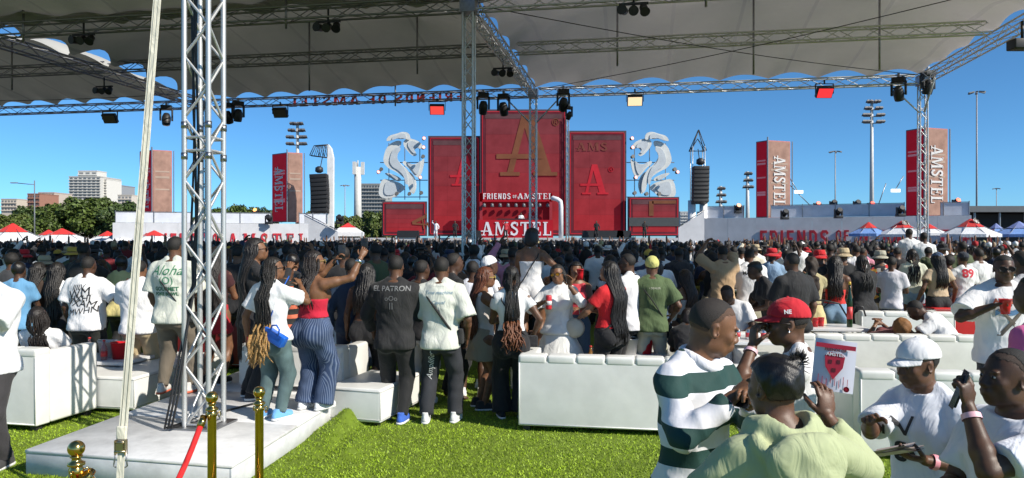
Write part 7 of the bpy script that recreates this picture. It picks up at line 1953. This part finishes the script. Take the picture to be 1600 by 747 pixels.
# seated people among the sofas
person('bowing bald man in white T-shirt sitting on a low sofa', 1504, 9.1, 60, dict(H=1.72, sk=1, seat=.40, lean=42, w=1.1, hair=T('short', (.012, .01, .01), g=.002), top=T('tee', W_, loose=.5), bottom=T('pants', BK), armL=((-.05, .15, .36), (-1, 0, -.6)), armR='front'), .013, 0, 'the bowing man')
person('woman with black wavy hair sitting behind the lower right sofa', 1545, 7.0, 60, dict(H=1.58, f=1, sk=2, seat=.12, lean=-6, top=T('tank', (.5, .42, .32)), bottom=T('legging', BK), hair=T('curly', (.008, .007, .007), len=.2), armL='front', armR='front', floor=0), .013)
person('person with golden brown braids reclining against the long sofa', 1372, 9.75, 0, dict(H=1.60, f=1, sk=3, seat=.35, lean=-58, top=T('tee', (.2, .05, .05)), bottom=T('legging', BK), hair=dict(t='afro', c=(.20, .085, .022), g=.03), armL='front', armR='front'), .014)
person('woman with brown highlighted hair reclining on the left sofa', 80, 7.95, 10, dict(H=1.60, f=1, sk=2, seat=.42, lean=-30, top=T('tee', W_), bottom=T('legging', BK), hair=dict(t='braids', c=(.012, .008, .007), tip=(.08, .03, .012), len=.22, n=44, seed=8), armL='front', armR='front'), .013, short='the reclining woman')
# performers on the stage
for i, (px, yaw, top, lb) in enumerate(((711, 170, BK, 'performer in black standing before the left red screen'), (681, 160, (.75, .75, .78), 'performer in white costume before the left red screen'), (790, 175, (.45, .03, .04), 'performer in red standing before the white booth lettering'), (932, 165, BK, 'performer in black right of the white post'), (1007, 180, BK, 'performer in dark clothes by the low right screen'), (814, 180, (.7, .7, .7), 'person in white cap behind the booth desk'))):
    z = 1.955 if px != 814 else 2.9
    person(lb, px, DS - 4 if px != 814 else DS - 1.4, yaw, dict(H=1.78, sk=1, top=T('long', top), bottom=T('pants', BK if i != 1 else (.7, .7, .72)), armR='up' if i in (1, 2) else 'front', armL='loose', shoes=[BK]), .03, z)
print('people', len(PPL))
# ------------------------------------------------------------------ the standing crowd
protos = []
def proto(p):
    p.setdefault('hair', {'t': 'short'}); p['seed'] = len(protos) * 2.1
    protos.append((make_person('person', '', (0, -60 - len(protos), 0), 0, p, None, .022, False), p))
D = (.5, .5, .5)
proto(dict(H=1.74, sk=1, top=T('tee', D), bottom=T('pants', BK), armL='front', armR='front'))
proto(dict(H=1.78, sk=2, w=1.08, top=T('tee', D), bottom=T('pants', BK), armL='down', armR='phone', head=(12, 0, 0)))
proto(dict(H=1.70, sk=1, w=1.15, top=T('tee', D), bottom=T('pants', BK), armL='down', armR='down', hat=dict(t='cap', c=(.4, .4, .4))))
proto(dict(H=1.75, sk=1, top=T('long', D), bottom=T('pants', BK), armL='up', armR='down', head=(-8, -4, 0)))
proto(dict(H=1.72, sk=2, top=T('tee', D), bottom=T('pants', BK), armL='phone', armR='phone', hat=dict(t='bucket', c=(.4, .4, .4))))
proto(dict(H=1.62, f=1, sk=2, top=T('crop', D), bottom=T('legging', BK), armL='front', armR='front', hair=T('long', (.01, .008, .008))))
proto(dict(H=1.66, f=1, sk=3, hip=1.1, top=T('tee', D), bottom=T('legging', BK), armL='front', armR='up', hair=T('bun', (.01, .008, .008))))
proto(dict(H=1.60, f=1, sk=2, w=1.08, top=T('tank', D), bottom=T('legging', BK), armL='phone', armR='front', hair=T('afro', (.012, .009, .008))))
proto(dict(H=1.64, f=1, sk=1, top=T('halter', D, hem=.02, top=.25), bottom=T('legging', BK), armL='front', armR='front', hair=T('braids', (.011, .009, .009), n=24, len=.4), head=(20, 0, 0)))
proto(dict(H=1.76, sk=1, w=1.06, top=T('hoodie', D), bottom=T('pants', BK), armL='front', armR='front', head=(-40, 0, 0)))
proto(dict(H=1.68, f=1, sk=2, top=T('tee', D), bottom=T('legging', BK), armL='front', armR='phone', hair=T('bob', (.01, .008, .008)), glasses=True, head=(-60, 0, 0)))
proto(dict(H=1.73, sk=2, top=T('polo', D), bottom=T('pants', BK), armL='front', armR='front', hair=T('afro', (.012, .010, .009), g=.018), head=(35, 0, 0)))
PAL = [('white', W_, 36), ('black', BK, 24), ('charcoal', (.04, .04, .045), 8), ('navy', (.02, .03, .07), 6), ('red', (.48, .015, .02), 5), ('maroon', (.16, .012, .018), 3), ('tan', (.38, .28, .17), 4), ('olive', (.07, .09, .04), 3), ('light blue', (.25, .38, .55), 4), ('grey', (.28, .28, .29), 5), ('pale yellow', (.6, .52, .22), 2), ('pink', (.55, .22, .3), 2), ('brown', (.13, .07, .04), 3), ('cream', (.6, .56, .46), 4)]
HATC = [('white', W_), ('black', BK), ('red', (.5, .01, .02)), ('beige', (.42, .34, .22)), ('navy', (.02, .03, .07)), ('yellow', (.6, .38, .06))]
HAIRN = {'short': 'short hair', 'long': 'long black hair', 'bun': 'a hair bun', 'afro': 'a rounded afro', 'braids': 'thin braids', 'bob': 'a dark bob', 'bald': 'a shaved head'}
TOPN = {'tee': 'T-shirt', 'long': 'long sleeved shirt', 'crop': 'cropped top', 'tank': 'sleeveless top', 'halter': 'halter top', 'hoodie': 'hoodie', 'polo': 'polo shirt'}
crng = random.Random(21)
occ = [(o[1] * (o[0] - 800) / F, o[1]) for o in PPL]
def ok(x, y, r):
    return all((x - a) ** 2 + (y - b) ** 2 > r * r for a, b in occ)
land = [(px, d, sh) for px, d, sh, o in PPL if sh.startswith('the ')] + [(735, 17, 'the middle truss tower'), (833, 27, 'the central front tower'), (1465, 25, 'the right corner tower'), (316, 7, 'the nearest truss tower'), (20, 40, 'the leftmost parasol'), (1516, 35, 'the badge parasol'), (1130, 48, 'the right speaker mast'), (510, 50, 'the left speaker mast')]
spots = []
tries = 0
while len(spots) < 226 and tries < 40000:
    tries += 1
    d = 10.4 + 11.5 * crng.random() ** .85 if len(spots) < 200 else 9.9 + 4 * crng.random()
    px = crng.uniform(-25, 1625); x = (px - 800) / F * d
    if d < 12.4 and px > 1040: continue
    if d < 14.6 and 1340 < px < 1560: continue
    if not ok(x, d, .50): continue
    if ok(x, d, .50): occ.append((x, d)); spots.append((px, d, x))
spots.sort(key=lambda s: s[1])
first = {}
for px, d, x in spots:
    k = crng.randrange(len(protos)); po, pp = protos[k]
    if k not in first: root = po['root']; first[k] = 1
    else: root = copy_tree(po['root'])
    root.location = (x, d, 0); root.rotation_euler = (0, 0, R(crng.gauss(-x * 1.1, 16))); hs = crng.uniform(.955, 1.055); root.scale = (hs, hs, hs)
    cn, cc_, _w = crng.choices(PAL, [w_ for _, _, w_ in PAL])[0]
    bn = crng.choice([BK, BK, (.03, .04, .07), DN, (.3, .25, .17)]); skn = SKIN[crng.choice([0, 1, 1, 2, 2, 3])]; hn = None
    for ch in root.children:
        nm = ch.name.split('.')[0]; m = None
        if nm in ('shirt', 'top', 'hoodie'): m = mat('fabric', cc_)
        elif nm in ('trousers', 'leggings'): m = mat('fabric', bn)
        elif nm == 'body': m = mat('skin', skn)
        elif nm in ('cap', 'hat'):
            if hn is None: hn = crng.choice(HATC)
            m = mat('fabric', hn[1])
            for g in ch.children: g.material_slots[0].link = 'OBJECT'; g.material_slots[0].material = m
        if m: ch.material_slots[0].link = 'OBJECT'; ch.material_slots[0].material = m
    sy = YH + (EYE - 1.6 * hs) / d * F
    best = min(land, key=lambda l: abs(l[0] - px) + 2.5 * abs(l[1] - d))
    rel = 'in front of' if d < best[1] - 2.5 else ('far behind' if d > best[1] + 5 else 'behind' if d > best[1] + .8 else 'beside')
    side = ', to the left' if px < best[0] - 14 else (', to the right' if px > best[0] + 14 else '')
    look = ('a %s %s' % (hn[0], 'bucket hat' if k == 4 else 'cap')) if hn else HAIRN[pp['hair']['t']]
    lb = 'spectator in %s %s with %s %s %s%s' % (cn, TOPN[pp['top']['t']], look, rel, best[2], side)
    if len(lb.split()) > 16: lb = 'person in %s %s, %s, %s %s%s' % (cn, TOPN[pp['top']['t']].split()[-1], look, rel.split()[-1], best[2].replace(' woman', '').replace(' with sunglasses', ''), side.replace('to the ', ''))
    lb = ' '.join(lb.split()[:16])
    tag(root, lb, 'person', 'spectators standing in the crowd')
for k, (po, pp) in enumerate(protos):
    if k not in first:
        for ch in list(po['root'].children_recursive): bpy.data.objects.remove(ch)
        bpy.data.objects.remove(po['root'])
# the far crowd, one mass of heads and shoulders
def far_crowd():
    r = np.random.default_rng(5)
    def ell(nu, nv, rx, ry, rz, c):
        V = []
        for i in range(nv + 1):
            t = math.pi * i / nv
            for j in range(nu): V.append((math.sin(t) * math.cos(2 * math.pi * j / nu) * rx + c[0], math.sin(t) * math.sin(2 * math.pi * j / nu) * ry + c[1], math.cos(t) * rz + c[2]))
        Q = [(i * nu + j, (i + 1) * nu + j, (i + 1) * nu + (j + 1) % nu, i * nu + (j + 1) % nu) for i in range(nv) for j in range(nu)]
        return np.array(V), np.array(Q)
    head = ell(7, 4, .084, .10, .128, (0, 0, 1.60)); hair = ell(7, 3, .094, .110, .105, (0, -.02, 1.645)); hairl = ell(7, 4, .115, .10, .19, (0, -.05, 1.55)); tor = ell(8, 4, .23, .13, .37, (0, 0, 1.17)); nk = ell(4, 2, .06, .06, .12, (0, 0, 1.46)); leg = ell(5, 3, .17, .13, .5, (0, 0, .5))
    arm = ell(4, 3, .045, .045, .20, (.21, .10, 1.52)); fore = ell(4, 3, .04, .04, .17, (.17, .16, 1.80)); ladn = ell(4, 3, .05, .06, .26, (.25, .02, 1.18)); ladn2 = ell(4, 3, .05, .06, .26, (-.25, .02, 1.18))
    groups = {}
    def put(key, VQ, M, off):
        g = groups.setdefault(key, [[], [], 0]); V = VQ[0] @ M.T + off
        g[0].append(V); g[1].append(VQ[1] + g[2]); g[2] += len(V)
    n = 0
    rows = np.concatenate([np.arange(22, 40, 1.05), np.arange(40, 66, 1.9)])
    for d in rows:
        w_ = d * .74; x = -w_
        while x < w_:
            x += (.55 if d < 40 else .8) * (.75 + .6 * r.random()); dd = d + r.normal() * .25
            a = r.normal() * .35; s = .90 + .16 * r.random()
            M = np.array([[math.cos(a), -math.sin(a), 0], [math.sin(a), math.cos(a), 0], [0, 0, 1]]) * s; off = np.array([x, dd, 0.0])
            px = 800 + x / dd * F
            if dd > 34 and (px > 1330 or px < 270) and r.random() < .6: continue
            if abs(px - 1090) < 12 and abs(dd - 48) < 2: continue
            sk = 's%d' % r.integers(0, 3); ck = 'c%d' % r.choice([0, 0, 0, 0, 0, 1, 1, 1, 2, 2, 3, 4, 5, 5, 6, 7])
            put(sk, head, M, off); put(sk, nk, M, off); put(ck, tor, M, off)
            if dd < 29: put(ck, ladn, M, off); put(ck, ladn2, M, off)
            if dd < 24: put('c1', leg, M, off)
            u = r.random()
            if u < .55: put('h0', hair, M, off)
            elif u < .85: put('h0', hairl, M, off)
            elif u < .91: put('c0', hair, M, off)
            else: put('c%d' % r.integers(2, 8), hair, M, off)
            if r.random() < .16: put(ck if r.random() < .3 else sk, arm, M, off); put(sk, fore, M, off)
            n += 1
    mats = {'s0': mat('skin', SKIN[2]), 's1': mat('skin', SKIN[3]), 's2': mat('skin', SKIN[4]), 'h0': mat('plain', (.012, .010, .009), .6), 'c0': mat('fabric', W_), 'c1': mat('fabric', BK), 'c2': mat('fabric', (.42, .02, .025)), 'c3': mat('fabric', (.35, .27, .17)), 'c4': mat('fabric', (.03, .05, .10)), 'c5': mat('fabric', (.28, .30, .33)), 'c6': mat('fabric', (.07, .10, .045)), 'c7': mat('fabric', (.50, .42, .22))}
    V = []; Q = []; mi = []; b = 0; ms = []
    for i, (k, g) in enumerate(groups.items()):
        v = np.concatenate(g[0]); q = np.concatenate(g[1]); V.append(v); Q.append(q + b); b += len(v); mi.append(np.full(len(q), i)); ms.append(mats[k])
    me = mesh_np('far_crowd', np.concatenate(V), np.concatenate(Q), None)
    for m in ms: me.materials.append(m)
    me.polygons.foreach_set('material_index', np.concatenate(mi).astype(np.int32))
    tag(link('far_crowd', me), 'dense far crowd of heads filling the ground up to the stage', 'crowd', kind='stuff')
    print('far crowd', n, len(me.polygons))
far_crowd()
tot = sum(len(m.polygons) for m in bpy.data.meshes if m.users)
print('polys', tot, 'objects', len(bpy.data.objects))
